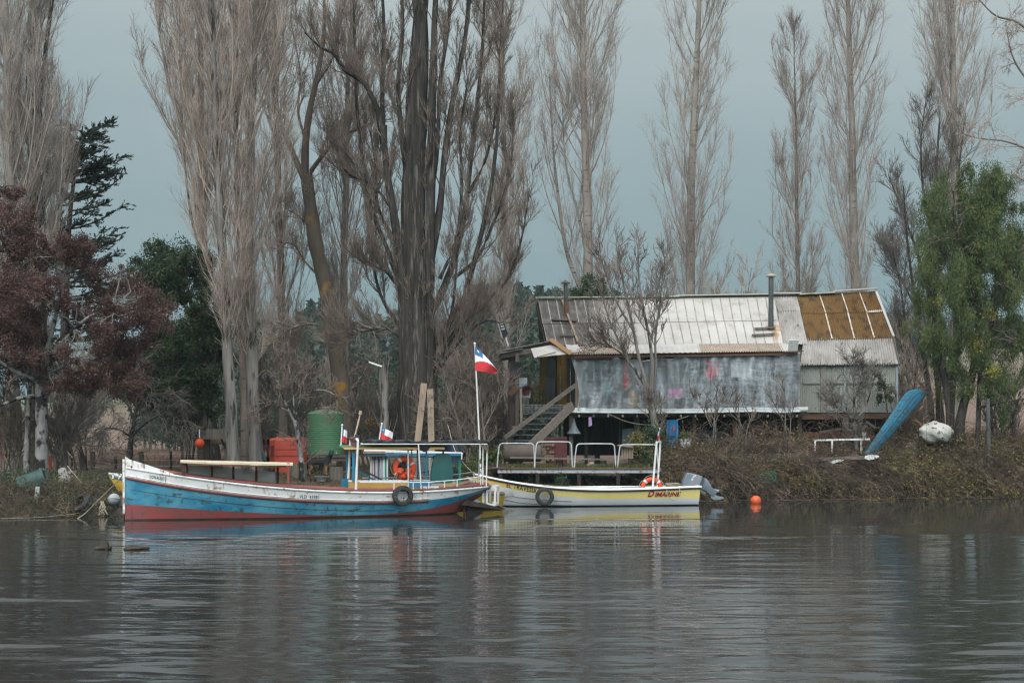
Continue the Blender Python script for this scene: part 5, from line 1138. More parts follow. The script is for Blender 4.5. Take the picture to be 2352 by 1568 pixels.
    mm = MB(); sheet(mm, [fr.w(782, 1025.5, .62), fr.w(1020, 1026, .62), fr.w(1020, 1021, -.9), fr.w(776, 1021.5, -.9)], .035); mm.build('green_roof', mat('roof_green', (.07, .16, .085), (.10, .20, .12), 2, rough=.7), root)
    for (x, b, yb, wd, m_) in ((812, .5, 1105, .075, bluep), (797, -.85, 1105, .07, bluep), (979.5 + 0, .5, 1098, .05, teal), (960 - 1.0, .5, 1098, .05, mat('navy_post', (.02, .03, .055), rough=.6)), (1018, -.8, 1100, .06, teal)):
        MB().bar(fr.w(x, yb, b), fr.w(x, 1029, b), wd, wd, (0, 1, 0)).build('awning_upright', m_, root)
    MB().bar(fr.w(806, 1073, .3), fr.w(866, 1105, .3), .04, .05).build('blue_brace', bluep, root); MB().bar(fr.w(818, 1071, .45), fr.w(886, 1106, .45), .04, .05).build('black_brace', black, root)
    # cockpit sides
    def panel(name, x0, x1, yt, yb, b, m_, th=.05): mm_ = MB(); sheet(mm_, [fr.w(x0, yt, b), fr.w(x1, yt, b), fr.w(x1, yb, b), fr.w(x0, yb, b)], th); return mm_.build(name, m_, root)
    panel('ochre_coaming', 800, 937, 1105, 1127, .45, ochre); panel('blue_bulkhead', 784, 800, 1099, 1124, .1, bluep); panel('blue_coaming', 937, 996, 1104, 1127, .43, bluep)
    mm = MB(); mm.bar(fr.w(800, 1104, .47), fr.w(937, 1104, .47), .07, .05); mm.build('coaming_cap', white_rust, root); MB().bar(fr.w(938, 1126, .5), fr.w(937.5, 1030, .5), .045, .045, (0, 1, 0)).build('grey_upright', steel, root)
    # --- after shade: pipe frame with black netting that sags
    mm = MB(); pp = lambda x, y, b: fr.w(x, y, b)
    c = [pp(829, 1019.5, .85), pp(1119, 1019.5, .75), pp(1119, 1018, -.75), pp(829, 1018, -.85)]
    for i in range(4): mm.tube([c[i], c[(i + 1) % 4]], .019, 8)
    for t_ in (.25, .5, .75): mm.tube([lerp(c[0], c[1], t_), lerp(c[3], c[2], t_)], .014, 8)
    for (x0, y0, x1, y1, b) in ((961, 1020, 967.5, 1126, .85), (1109, 1020, 1109, 1115, .55), (1119, 1020, 1117, 1117, .65)): mm.tube([pp(x0, y0, b), pp(x1, y1, b)], .022, 8)
    for (x0, y0, x1, y1, b) in ((945, 1020, 948, 1110, -.8), (1100, 1020, 1100, 1105, -.5)): mm.tube([pp(x0, y0, b), pp(x1, y1, b)], .02, 8)
    mm.build('shade_frame', white_rust, root, True)
    def net(u, v):
        p = lerp(lerp(c[0], c[1], u * 1.012 + .012), lerp(c[3], c[2], u * 1.012 + .012), v); g = lambda u0, w_, h: h * math.exp(-((u - u0) / w_) ** 2)
        sag = g(.47, .075, .30) * (1 - v) ** .5 * math.sin(min(1, v * 6 + .35) * math.pi / 2) + g(.93, .09, .09) * (1 - v)
        return p + Vector((0, 0, .055 + .02 * math.sin(u * 60 + v * 5) + .015 * math.sin(u * 23) - sag * (0 if v == 0 else 1.0)))
    mm = MB(); top_ = lambda u, v: net(u, v) + Vector((0, 0, .045 + .02 * math.sin(u * 9))); mm.grid(top_, 90, 10); mm.grid(net, 90, 10); mm.grid(lambda u, v: lerp(net(u, 0), top_(u, 0), v) - Vector((0, .02, 0)), 90, 1); mm.grid(lambda u, v: lerp(net(1, u), top_(1, u), v), 10, 1)
    nm_ = mat('black_netting', (.022, .024, .026), (.045, .048, .05), 6, (1, 1, 1), .8, c3=(.14, .12, .08), s3=2.2, lo3=.66, hi3=.72); mm.build('shade_net', nm_, root, True)
    # --- side rails along the deck edge
    for sg in (1, -1):
        mm = MB(); b0 = .95 * sg; pts = [fr.w(826, 1107.5, b0), fr.w(905, 1108, b0), fr.w(985, 1107, b0 * .98), fr.w(1050, 1101.5, b0 * .85), fr.w(1104, 1094, b0 * .62)]
        if sg < 0: pts = [fr(fr.L * s, -bs(s) + .08, sheer(s) + .36 + .1 * max(0, (s - .9) / .1)) for s in (.66, .75, .83, .91, .975)]
        mm.tube(pts, .017, 8)
        for i, p in enumerate(pts):
            if i == 0: continue
            a = (np.array([p.x, p.y]) - fr.O) @ fr.d; mm.tube([p, Vector((p.x, p.y, sheer(min(1, a / L)) + .02))], .018, 8)
            if i in (1, 2): q = lerp(p, pts[i + 1], .55); a = (np.array([q.x, q.y]) - fr.O) @ fr.d; mm.tube([q, Vector((q.x, q.y, sheer(min(1, a / L)) + .02))], .018, 8)
        mm.build('side_rail', white_rust, root, True)
    for x in (989, 945):
        mm = MB(); b = .78 if x > 950 else .3; k0 = fr.w(x, 1118, b); d = fr(1, 0, 0) - fr(0, 0, 0); mm.bar(k0 - d * .26, k0 + d * .26, .06, .06); mm.bar(k0 - d * .15 - Vector((0, 0, .18)), k0 - d * .15, .06, .06, (0, 1, 0)); mm.bar(k0 + d * .15 - Vector((0, 0, .18)), k0 + d * .15, .06, .06, (0, 1, 0)); mm.build('cleat', white_rust, root)
    # --- moulded green seat, loose plank and the boarding frame at the stern
    mm = MB(); s0 = fr.w(1013, 1107, .35)
    poly = [(-.36, 0), (-.38, .25), (-.33, .7), (-.30, .86), (-.2, .94), (.2, .94), (.30, .86), (.33, .7), (.40, .25), (.37, 0), (.2, -.03), (-.2, -.03)]
    mm.prism([(u * .98, v * .97) for u, v in poly], s0, (fr.d[0], fr.d[1], 0), (.05, .10, 1), .10, bevel=.10); se = mm.build('seat_shell', mat('seat_green', (.012, .075, .07), (.018, .09, .08), 2, rough=.4), root, True)
    mm = MB(); mm.box(s0 + Vector((0, .32, -.02)), (.75, .62, .10), Matrix.Rotation(math.atan2(fr.d[1], fr.d[0]), 3, 'Z')); mm.box(s0 + Vector((.0, .1, -.14)), (.86, .5, .22), Matrix.Rotation(math.atan2(fr.d[1], fr.d[0]), 3, 'Z')); mm.build('seat_base', mat('seat_base_grey', (.22, .24, .22), (.33, .25, .10), 2, rough=.7), root)
    MB().bar(fr.w(1021, 1121.5, .6), fr.w(1073, 1106, .2), .20, .05).build('loose_plank', wood_n, root)
    mm = MB(); k = [fr.w(1119, 1119, .25), fr.w(1138, 1119, .25), fr.w(1136, 1160, .25), fr.w(1118, 1156, .25)]
    for i in range(4): mm.bar(k[i], k[(i + 1) % 4], .07, .07)
    kk = [v + Vector((.1, .55, .03)) for v in k]
    for i in range(4): mm.bar(kk[i], kk[(i + 1) % 4], .07, .07)
    mm.bar(k[0], kk[0], .06, .06); mm.bar(k[1], kk[1], .06, .06); mm.bar(k[2], kk[2], .06, .06); mm.bar(fr.w(1110, 1118, .2), fr.w(1110, 1154, .2), .07, .07); mm.build('boarding_frame', white_rust, root)
    mm = MB(); sheet(mm, [fr.w(1062, 1146, .1), fr.w(1150, 1166, .1), fr.w(1144, 1169, .1), fr.w(1050, 1158, .1)], .4); mm.build('stern_float', wood_d, root)
    mm = MB(); r0 = fr.w(1066, 1180, 0); mm.bar(fr.w(1067, 1147, 0), r0 + Vector((0, 0, -.5)), .07, .14, (0, 1, 0)); mm.prism([(0, 0), (.70, -.02), (.1, .32), (0, .38)], fr.w(1071, 1180, 0), (fr.d[0], fr.d[1], 0), (0, 0, 1), .05); mm.build('rudder', strake_red, root)
    tyre('worn black tyre hung over the side of the blue launch near its stern', fr.w(925, 1138, 1.24), .325, .19, .18, (1, .35, 0), (fr.n[0], fr.n[1], .02))
    rp_ = MB(); rp_.tube([fr.w(921, 1108, 1.0), fr.w(924, 1113, 1.15), fr.w(925, 1124, 1.3)], .014, 6); tag(rp_.build('fender_rope', rope_m), 'short rope holding the tyre to the rail of the blue launch', 'rope', 'mooring and fender ropes')
    lifebuoy('lifebuoy standing inside the blue and white wheelhouse', fr.w(929, 1075, .18), .30, .085, (1, .3, 0), (fr.n[0], fr.n[1], .1), .55)
    # rag on the mast and orange life jacket
    mm = MB(); b0 = fr.w(813, 1008, .55); rr = random.Random(3)
    for i in range(5): mm.tube([b0 + Vector((rr.uniform(-.1, .1), rr.uniform(-.1, .1), .05)), b0 + Vector((rr.uniform(-.08, .08), rr.uniform(-.05, .05), -.15)), b0 + Vector((rr.uniform(-.06, .1), 0, rr.uniform(-.25, -.5)))], [.07, .05, .02], 7)
    tag(mm.build('rag', mat('faded_red_rag', (.16, .075, .075), (.10, .06, .06), 6, rough=.95), None, True), 'faded red rag tied to the top of the white pipe arch', 'rag')
    mm = MB(); j0 = fr.w(930, 1087, .30); rr = random.Random(6)
    for i in range(9): mm.ball(j0 + Vector((rr.uniform(-.20, .20), rr.uniform(-.05, .05), rr.uniform(-.17, .17))), rr.uniform(.09, .13), 7, sq=(1, .6, .8))
    lj = thing('life_jacket', 'crumpled orange life jacket hung inside the lifebuoy', 'life jacket', tuple(j0)); mm.build('foam', mat('jacket_orange', (.62, .085, .03), (.5, .06, .02), 4, rough=.7), lj, True)
    mm = MB()
    for i in range(5): a = j0 + Vector((rr.uniform(-.22, .22), -.12, rr.uniform(-.15, .15))); mm.bar(a, a + Vector((rr.uniform(-.15, .15), -.01, rr.uniform(-.18, .18))), .03, .015)
    mm.build('straps', black, lj)
    # flags on the awning
    def fl(x0, y0, x1, y1, b, W_, Hh, dirx, droop, lab):
        p0, p1 = fr.w(x0, y0, b), fr.w(x1, y1, b); d = (p1 - p0).normalized()
        def fn(u, v): return p1 - d * (.03 + v * Hh) + Vector((dirx * W_ * u, .04 * math.sin(u * 7 + v * 2), -droop * u * W_ - .03 * math.sin(u * 5)))
        flag(lab, [p0, p1], .022, white_rust, fn)
    fl(869, 1022, 877, 973, -.5, .46, .40, .80, .62, 'small flag with a clear star flying from a slanted pole on the launch awning')
    fl(783, 1024, 786, 976, -.8, .26, .42, .62, .75, 'small flag furled narrow at the left end of the launch awning')
launch()
# ---------- yellow skiff with outboard
SK = Frame(1086.5, 51.3, 1593, 52.8)
def skiff():
    fr = SK; L = fr.L
    root = thing('yellow_skiff', 'open yellow and white skiff with a tilted grey outboard motor', 'boat', tuple(fr(L * .5, 0, 0)))
    def bs(s): return max(.04, .92 * (1 - max(0, 1 - s / .5) ** 2.4) * (1 - .12 * max(0, (s - .6) / .4) ** 2))
    def zbot(s): return float(np.interp(s, [0, .02, .06, .12, .2, .4, 1], [1.0, .80, .40, .02, -.15, -.2, -.15]))
    sheer = zline(fr, [(1087, 1087.5), (1156, 1102), (1200, 1110.5), (1250, 1117), (1331, 1122.5), (1400, 1123.5), (1465, 1122.5), (1530, 1120.5), (1593, 1117.5)], bs, 4)
    band = zline(fr, [(1098, 1106), (1150, 1118), (1200, 1128), (1260, 1137), (1330, 1143), (1400, 1145), (1480, 1145), (1560, 1144), (1590, 1144)], bs, 4)
    def cz(f, e_): return lambda s: max(f(s), zbot(s) + e_)
    def bf(s, z):
        zt = sheer(s); zb = zbot(s); q = min(1.1, max(0, (z - zb) / max(.06, zt - zb))); p = np.interp(s, [0, .1, .35, 1], [.95, .8, .32, .22]); return .012 + (bs(s) - .012) * q ** p
    ym = painted('skiff_yellow', (.74, .60, .22), (.68, .55, .20), (.50, .40, .16), (.40, .3, .12), amt=.80, streak=.80, rough=.4); wm = painted('skiff_white', (.68, .69, .70), (.60, .61, .62), (.45, .45, .43), (.38, .34, .28), amt=.76, streak=.78, rough=.4)
    S = np.concatenate([np.linspace(0, .2, 24), np.linspace(.21, 1, 50)])
    rows = [zbot, cz(lambda s: .04, .015), cz(lambda s: .10, .02), cz(lambda s: lerp(.1, band(s), .5), .03), cz(band, .04), sheer]
    hull_rows(fr, S, rows, bf, [0, 1, 2, 2, 3], root, mats=[slime, wm, wm, ym])
    mm = MB(); mm.tube([fr(s * L, bf(s, sheer(s) - .05) + .005, sheer(s) - .055) for s in S], .032, 6); mm.tube([fr(s * L, -bf(s, sheer(s) - .05) - .005, sheer(s) - .055) for s in S], .032, 6); mm.build('rubber_strip', black, root, True)
    mm = MB(); wt = mat('skiff_gunwale', (.70, .70, .70), (.62, .62, .61), 2, rough=.45)
    for sg in (1, -1): mm.grid(lambda u, v: fr(u * L, sg * (bf(u, sheer(u)) + .02 - .16 * v * min(1, u * 12)), sheer(u) - .02 + .055 * math.sin(min(1, v * 1.4 + .02) * math.pi * .62)), 60, 4)
    mm.bar(fr(L, -.8, sheer(1) + .0), fr(L, .8, sheer(1) + .0), .12, .07); mm.build('gunwale', wt, root, True)
    mm = MB(); mm.grid(lambda u, v: fr((.03 + .97 * u) * L, (2 * v - 1) * (bf(.03 + .97 * u, sheer(.03 + .97 * u)) - .09), .25 + .42 * abs(2 * v - 1) ** 4), 40, 8); mm.grid(lambda u, v: fr(.14 * u * L, (2 * v - 1) * (bf(.14 * u, sheer(.14 * u)) - .03), sheer(.14 * u) + .0), 14, 4); mm.build('liner', wt, root, True)
    mm = MB()
    for k, (a_, b_) in enumerate(((.35, .03), (.62, .30))):
        f = lambda s: lerp(zbot(max(s, .02)), band(s), a_ + .25 * s) if s < .5 else .12
        mm.tube([fr(s * L, bf(s, f(s)) + .002, f(s)) for s in np.linspace(.055 + .02 * k, .42, 30)], .009, 5)
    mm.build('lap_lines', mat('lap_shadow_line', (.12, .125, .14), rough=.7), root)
    mm = MB(); mm.box(fr(.35, 0, sheer(.05) + .12), (.07, .07, .26)); mm.build('bow_post', steel, root)
    def side(x0, y0, x1, y1, h0, off=.015):
        a0, z0 = fr.px(x0, y0, bs(fr.at(x0, .8) / L)); a1, z1 = fr.px(x1, y1, bs(fr.at(x1, .8) / L)); Hh = h0 / FPX * 51
        def fn(u, v): a = lerp(a0, a1, u); z = lerp(z0, z1, u) + v * Hh; return fr(a, bf(a / L, z) + off, z)
        return fn
    lettering('name_lettering', 'EL TRAVESÍA', side(1164, 1118.5, 1233, 1132.5, 13.5), mat('skiff_black_letters', (.03, .028, .03), rough=.5), root, bold=.014, space=1.12)
    rd = mat('skiff_red_letters', (.26, .02, .03), rough=.5); lettering('maker_lettering', 'D', side(1489, 1140.5, 1503.5, 1140.5, 15), rd, root, shear=.25, bold=.03); lettering('maker_lettering', 'IMARINE', side(1505, 1140.3, 1565, 1139.2, 10.5), rd, root, shear=.25, bold=.03)
    # stern post pair, seat box
    mm = MB(); n0, n1 = fr.w(1499, 1121, .6), fr.w(1508.5, 1013, .6); f0, f1 = fr.w(1510, 1121, -.6), fr.w(1517, 1014, -.6); n1.z = f1.z = max(n1.z, f1.z)
    mm.tube([n0, n1], .038, 10); mm.tube([f0, f1], .035, 10); mm.tube([n1 + Vector((0, 0, -.03)), f1 + Vector((0, 0, -.03))], .03, 10); mm.build('stern_hoop', white_rust, root, True)
    mm = MB(); mm.box(fr.w(1455, 1121, .2), (.75, .8, .10), Matrix.Rotation(.03, 3, 'Z')); mm.build('hatch_box', mat('hatch_grey', (.28, .29, .31), (.22, .23, .25), 3), root)
    mm = MB(); rr = random.Random(8); c0 = fr.w(1545, 1119, .55)
    for k in range(6): torus(mm, c0 + Vector((rr.uniform(-.05, .05), rr.uniform(-.05, .05), .05 + .018 * k)), .26 + rr.uniform(-.07, .07), .014, (1, 0, .1 * rr.uniform(-1, 1)), (0, .12 * rr.uniform(-1, 1), 1), 24, 5)
    pts = [fr.w(1533, 1119, .8), fr.w(1532, 1130, 1.0), fr.w(1538, 1143, 1.05), fr.w(1550, 1148, 1.05), fr.w(1558, 1142, 1.05), fr.w(1561, 1128, 1.0), fr.w(1561, 1119, .8)]
    mm.tube([Vector(v) for v in smooth_path([tuple(p) for p in pts], 30)], .012, 5); tag(mm.build('rope_coil', rope_m, None, True), 'coil of pale rope on the skiff stern with a loop hanging outboard', 'rope', 'mooring and fender ropes')
    # outboard motor, tilted up
    yb = 52.75; gm = mat('outboard_grey', (.125, .155, .18), (.155, .185, .21), 2, rough=.35); gm2 = mat('outboard_dark', (.05, .055, .06), rough=.5)
    def ob(name, pts, th, m_, bev=.1, dy=0, par=None): c = P(sum(p[0] for p in pts) / len(pts), sum(p[1] for p in pts) / len(pts), yb + dy); mm_ = MB(); mm_.prism([(P(x, y, yb).x - c.x, P(x, y, yb).z - c.z) for x, y in pts], c, (1, 0, 0), (0, 0, 1), th, bevel=bev); return mm_.build(name, m_, par or mo, True)
    mo = MB().bar(fr(L - .02, -.15, .62), fr(L + .20, -.15, .38), .34, .12).build('outboard_motor', gm2, root)
    ob('cowling', [(1576, 1086), (1580, 1084.5), (1596, 1088), (1611, 1093), (1613, 1098), (1605, 1118), (1600, 1122), (1572, 1119), (1566, 1116), (1567, 1104)], .52, gm, .12)
    ob('cowling_band', [(1608, 1092), (1617, 1098), (1609, 1119), (1602, 1122)], .50, gm2, .1)
    ob('leg', [(1612, 1095), (1622, 1099), (1632, 1112), (1634, 1119), (1648, 1127), (1646, 1131), (1638, 1139), (1628, 1135), (1619, 1125), (1602, 1121)], .22, gm, .12)
    ob('gearcase', [(1630, 1131), (1640, 1122), (1652, 1124), (1650, 1128), (1643, 1132), (1645, 1138), (1661, 1141), (1662, 1144), (1652, 1147), (1640, 1148), (1633, 1143)], .14, mat('gearcase_grey', (.19, .22, .24), (.24, .27, .29), 2, rough=.4), .14)
    ob('tilt_bracket', [(1596, 1120), (1606, 1122), (1622, 1132), (1618, 1135), (1604, 1128), (1597, 1134), (1594, 1140), (1590, 1132)], .28, mat('bracket_grey', (.13, .16, .16), (.10, .12, .12), 5), .1)
    mm = MB(); pc = P(1653, 1132, yb)
    for k in range(3): t = k * 2.1 + .5; mm.prism([(0, -.02), (.10, -.07), (.19, -.04), (.2, .05), (.1, .07), (0, .02)], pc, (math.cos(t) * .6, math.sin(t), .3 * math.cos(t)), (-.5, 0, .6), .02)
    mm.build('propeller', black, mo); 
    lt = mat('outboard_letters', (.70, .70, .70), rough=.5)
    def dec(p0, p1, p2): A_, B_, C_ = P(*p0, yb - .262), P(*p1, yb - .262), P(*p2, yb - .262); return lambda u, v: A_ + (B_ - A_) * u + (C_ - A_) * v + Vector((0, -.004, 0))
    MB().add([dec((1590, 1113), (1599, 1097), (1592, 1113))(u, v) for u, v in ((0, 0), (1, 0), (1, 1), (0, 1))], [(0, 1, 2, 3)]).build('stripe', mat('stripe_red', (.45, .12, .12), rough=.5), mo)
    lettering('motor_lettering', '90 HP', dec((1586, 1102), (1594, 1089), (1590.5, 1104)), lt, mo, bold=.02)
    tyre('worn black tyre hung over the side of the yellow skiff', fr.w(1251, 1140, 1.02), .325, .195, .17, (1, .1, 0), (fr.n[0], fr.n[1], .02))
    mm = MB(); mm.tube([fr.w(1248, 1116, .8), fr.w(1250, 1121, 1.0), fr.w(1251, 1128, 1.06)], .012, 6); torus(mm, fr.w(1256, 1115.5, .75), .10, .016, (1, 0, 0), (0, .3, 1), 16, 5); tag(mm.build('fender_rope', rope_m, None, True), 'rope tying the tyre to the gunwale of the yellow skiff', 'rope', 'mooring and fender ropes')
    lifebuoy('lifebuoy propped against the stern posts of the yellow skiff', fr.w(1497, 1121, .45), .325, .085, (1, .05, 0), (0, -1, .1), .75)
    p0, p1 = lerp(n1, f1, .6), lerp(n1, f1, .6) + Vector((.03, 0, .48)); flag('small drooping red and white flag on top of the stern posts of the yellow skiff', [p0, p1], .012, white_rust, lambda u, v: p1 + Vector((-.09 * math.sin(u * 2.2) * (1 - .2 * v) + .03 * u - .04 * v * u, -.05 * math.sin(u * 6), -.02 - .34 * v - .26 * u * (1 - .5 * v))))
skiff()
# ---------- yellow boat moored behind the launch, with the blue and white wheelhouse
def yellow_boat():
    fr = Frame(250, 46.2, 1143, 50.6); L = fr.L
    root = thing('yellow_boat', 'yellow boat with a blue and white wheelhouse moored behind the blue launch', 'boat', tuple(fr(L * .5, 0, 0)))
    def bs(s): return max(.03, 1.05 * (1 - max(0, 1 - s / .4) ** 2.2) * (1 - .25 * max(0, (s - .7) / .3) ** 2))
    def zbot(s): return float(np.interp(s, [0, .01, .03, .07, .2, .85, 1], [1.22, 1.0, .55, -.05, -.3, -.3, -.05]))
    sheer = lambda s: float(np.interp(s, [0, .06, .2, .5, .8, 1], [1.30, 1.06, .75, .55, .55, .56]))
    def bf(s, z):
        zt = sheer(s); zb = zbot(s); q = min(1.1, max(0, (z - zb) / max(.06, zt - zb))); return .012 + (bs(s) - .012) * q ** np.interp(s, [0, .1, .35, 1], [.9, .7, .32, .25])
    yy = painted('boat_yellow', (.50, .33, .03), (.44, .29, .03), (.30, .2, .05), amt=.7, streak=.74)
    rows = [zbot, lambda s: max(.09, zbot(s) + .01), lambda s: max(sheer(s) - .11, zbot(s) + .02), lambda s: max(sheer(s) - .045, zbot(s) + .03), sheer]
    S = np.concatenate([np.linspace(0, .12, 20), np.linspace(.13, 1, 40)]); hull_rows(fr, S, rows, bf, [0, 1, 2, 1], root, mats=[slime, yy, bluep])
    mm = MB(); mm.grid(lambda u, v: fr(u * L, (2 * v - 1) * (bf(u, sheer(u)) - .01), sheer(u) + .01), 30, 4); mm.build('deck', deck_red, root)
    mm = MB(); mm.tube([fr(s * L, bf(s, sheer(s)), sheer(s) + .02) for s in np.linspace(0, .3, 30)], .035, 6); mm.tube([fr(s * L, -bf(s, sheer(s)), sheer(s) + .02) for s in np.linspace(0, .3, 30)], .03, 6); mm.build('bow_rail', whitep, root, True)
    mm = MB(); k = fr.w(267, 1087, .1); mm.bar(k + Vector((-.18, 0, 0)), k + Vector((.18, 0, -.03)), .05, .05); mm.bar(k + Vector((-.1, 0, -.16)), k + Vector((-.1, 0, 0)), .05, .05, (0, 1, 0)); mm.bar(k + Vector((.1, 0, -.18)), k + Vector((.1, 0, 0)), .05, .05, (0, 1, 0)); mm.build('cleat', whitep, root)
    # white emblem with a star on the quarter
    e0 = fr.w(1086, 1156, 1.0); mm = MB(); pts = []
    for (x, y) in ((1072, 1152), (1082, 1147), (1094, 1146), (1108, 1151), (1094, 1158), (1084, 1164), (1074, 1160)): a, z = fr.px(x, y, .9); pts.append(fr(a, bf(a / L, z) + .015, z))
    mm.add(pts, [tuple(range(len(pts)))]); mm.build('white_emblem', whitep, root)
    # wheelhouse
    b = .62
    def pan(name, x0, x1, yt, yb, m_, bb=b, th=.05): mm_ = MB(); sheet(mm_, [fr.w(x0, yt, bb), fr.w(x1, yt, bb), fr.w(x1, yb, bb), fr.w(x0, yb, bb)], th); return mm_.build(name, m_, root)
    mm = MB(); sheet(mm, [fr.w(836, 1034, .85), fr.w(1063, 1040.5, .85), fr.w(1061, 1038, -.85), fr.w(836, 1031, -.85)], .05); mm.build('wheelhouse_roof', whitep, root)
    pan('blue_fascia', 885, 1058, 1040.5, 1046, bluep, .83); pan('grey_fascia', 834, 884, 1036, 1041, wood_n, .8); pan('lower_fascia', 836, 884, 1041, 1048, mat('dark_blue', (.02, .06, .10), rough=.6), .78)
    wf = pan('window_frame', 887, 995, 1047, 1050.5, whitep); 
    for (x0, x1, yt, yb) in ((887, 890.5, 1047, 1105), (991, 995, 1047, 1105), (887, 995, 1101, 1106)): pan('window_frame', x0, x1, yt, yb, whitep)
    pan('teal_post', 883, 887, 1046, 1106, mat('bright_teal', (.015, .22, .17), rough=.6)); pan('blue_post', 995, 999, 1046, 1110, bluep); pan('white_post', 879, 883, 1046, 1106, whitep)
    pan('blue_side', 885, 1000, 1106, 1126, bluep)
    MB().bar(fr.w(1056, 1115, .55), fr.w(1056, 1046, .55), .08, .08, (0, 1, 0)).build('teal_upright', MATS['bright_teal'], root); MB().bar(fr.w(1029, 1080, -.5), fr.w(1029, 1046, -.5), .06, .06, (0, 1, 0)).build('teal_upright', MATS['bright_teal'], root)
    gm, t, bb_ = nodes('window_glass'); gl = t.nodes.new('ShaderNodeBsdfGlossy'); gl.inputs['Roughness'].default_value = .03; gl.inputs[0].default_value = (.8, .85, .9, 1); tr = t.nodes.new('ShaderNodeBsdfTransparent'); tr.inputs[0].default_value = (.85, .88, .88, 1); ms = t.nodes.new('ShaderNodeMixShader'); ms.inputs[0].default_value = .08
    t.links.new(tr.outputs[0], ms.inputs[1]); t.links.new(gl.outputs[0], ms.inputs[2]); t.links.new(ms.outputs[0], t.nodes['Material Output'].inputs[0])
    pan('pane', 890, 992, 1050, 1102, gm, b - .03, .012)
    # striped curtain at the forward end
    cols = [whitep, mat('curtain_grey', (.30, .32, .36), rough=.9), whitep, mat('curtain_maroon', (.17, .05, .06), rough=.9), whitep, MATS['curtain_grey'], mat('curtain_blue', (.14, .20, .30), rough=.9), MATS['curtain_grey'], whitep, MATS['curtain_grey']]
    mm = MB(); n = 40; A_, B_ = fr.w(850, 1047, b - .02), fr.w(880, 1047, b - .02); C_, D_ = fr.w(850, 1112, b - .02), fr.w(880, 1112, b - .02)
    mm.grid(lambda u, v: lerp(lerp(A_, B_, u), lerp(C_, D_, u), v) + Vector((0, .03 * math.sin(u * 30), 0)), n, 3); mm.m = [[0, 1, 0, 2, 0, 1, 3, 1, 0, 1][min(9, (i // 3) * 10 // n)] for i in range(n * 3)]
    mm.build('striped_curtain', [whitep, MATS['curtain_grey'], MATS['curtain_maroon'], MATS['curtain_blue']], root, 'all')
    pan('bulkhead', 884, 1000, 1112, 1124, wood_d, -.6)
yellow_boat()
# ------------------------------------------------------------------ things on the bank
def gpt(x, Y, dz=0): v = gp(x, Y); return Vector((v.x, v.y, v.z + dz))
def skin(name, verts, edges, rad, m, parent=None, lvl=2):
    me = bpy.data.meshes.new(name); me.from_pydata([Vector(v) for v in verts], edges, []); o = bpy.data.objects.new(name, me); COL.objects.link(o)
    s = o.modifiers.new('s', 'SKIN'); s.use_smooth_shade = True
    for i, r in enumerate(rad): d = me.skin_vertices[0].data[i]; d.radius = (r, r) if not hasattr(r, '__len__') else r
    me.skin_vertices[0].data[0].use_root = True
    u = o.modifiers.new('u', 'SUBSURF'); u.levels = lvl; u.render_levels = lvl
    bpy.context.view_layer.update(); r = bpy.data.meshes.new_from_object(o.evaluated_get(bpy.context.evaluated_depsgraph_get()))
    bpy.data.objects.remove(o); bpy.data.meshes.remove(me); r.name = name; r.materials.append(m)
    if parent is not None:
        b = base_of(parent)
        for v in r.vertices: v.co -= b
    return link(name, r, parent)
def flagpole():
    Y = 55.0; b = gpt(1106, Y, -.1); t_ = P(1090.5, 789, Y); m_ = lerp(b, t_, .5)
    def fn(u, v):
        # fly end hangs low in light wind: hoist 45 px tall, tip pulled down to the right
        x = 1090.5 + (1141 - 1090.5) * u + 1.5 * v * (1 - u); yt = 795 + 53 * u ** 1.15; yb = 851 + 7 * u; y = lerp(yt, yb, v)
        return P(x, y, Y) + Vector((0, .10 * math.sin(u * 6 + v * 2.5) * u ** .5 - .05, 0))
    root = thing('flag', 'large red white and blue flag on a tall white pole on the bank', 'flag', tuple(b), 'tricolour flags with a star')
    MB().tube([b, m_, t_], [.04, .033, .026], 10).build('pole', white_rust, root, True); 
    mm = MB(); mm.ball(t_, .05, 8); mm.build('finial', whitep, root, True)
    mm = MB(); nu, nv = 36, 24; mm.grid(fn, nu, nv)
    for i in range(nu):
        for j in range(nv):
            u, v = (i + .5) / nu, (j + .5) / nv; d = v + u * .72          # bands run down the hanging fly
            mm.m[i * nv + j] = 2 if d > .62 and not (.62 < d < .0) and d > .66 + .10 * u else (0 if (u < .36 and v < .36 - .25 * u) else 1)
    cl = mm.build('cloth', [flag_blue, flag_white, flag_red], root, 'all')
    s = MB(); pts = []
    for i in range(10): t = math.pi * i / 5 + .4; q = .075 if i % 2 == 0 else .03; pts.append((.15 + q * math.sin(t) * 1.1, .12 - q * math.cos(t)))
    for off in (-.012, .012): s.add([fn(u, v) + Vector((0, off, 0)) for u, v in pts] + [fn(.15, .12) + Vector((0, off, 0))], [(i, (i + 1) % 10, 10) for i in range(10)])
    s.build('star', flag_white, cl)
flagpole()
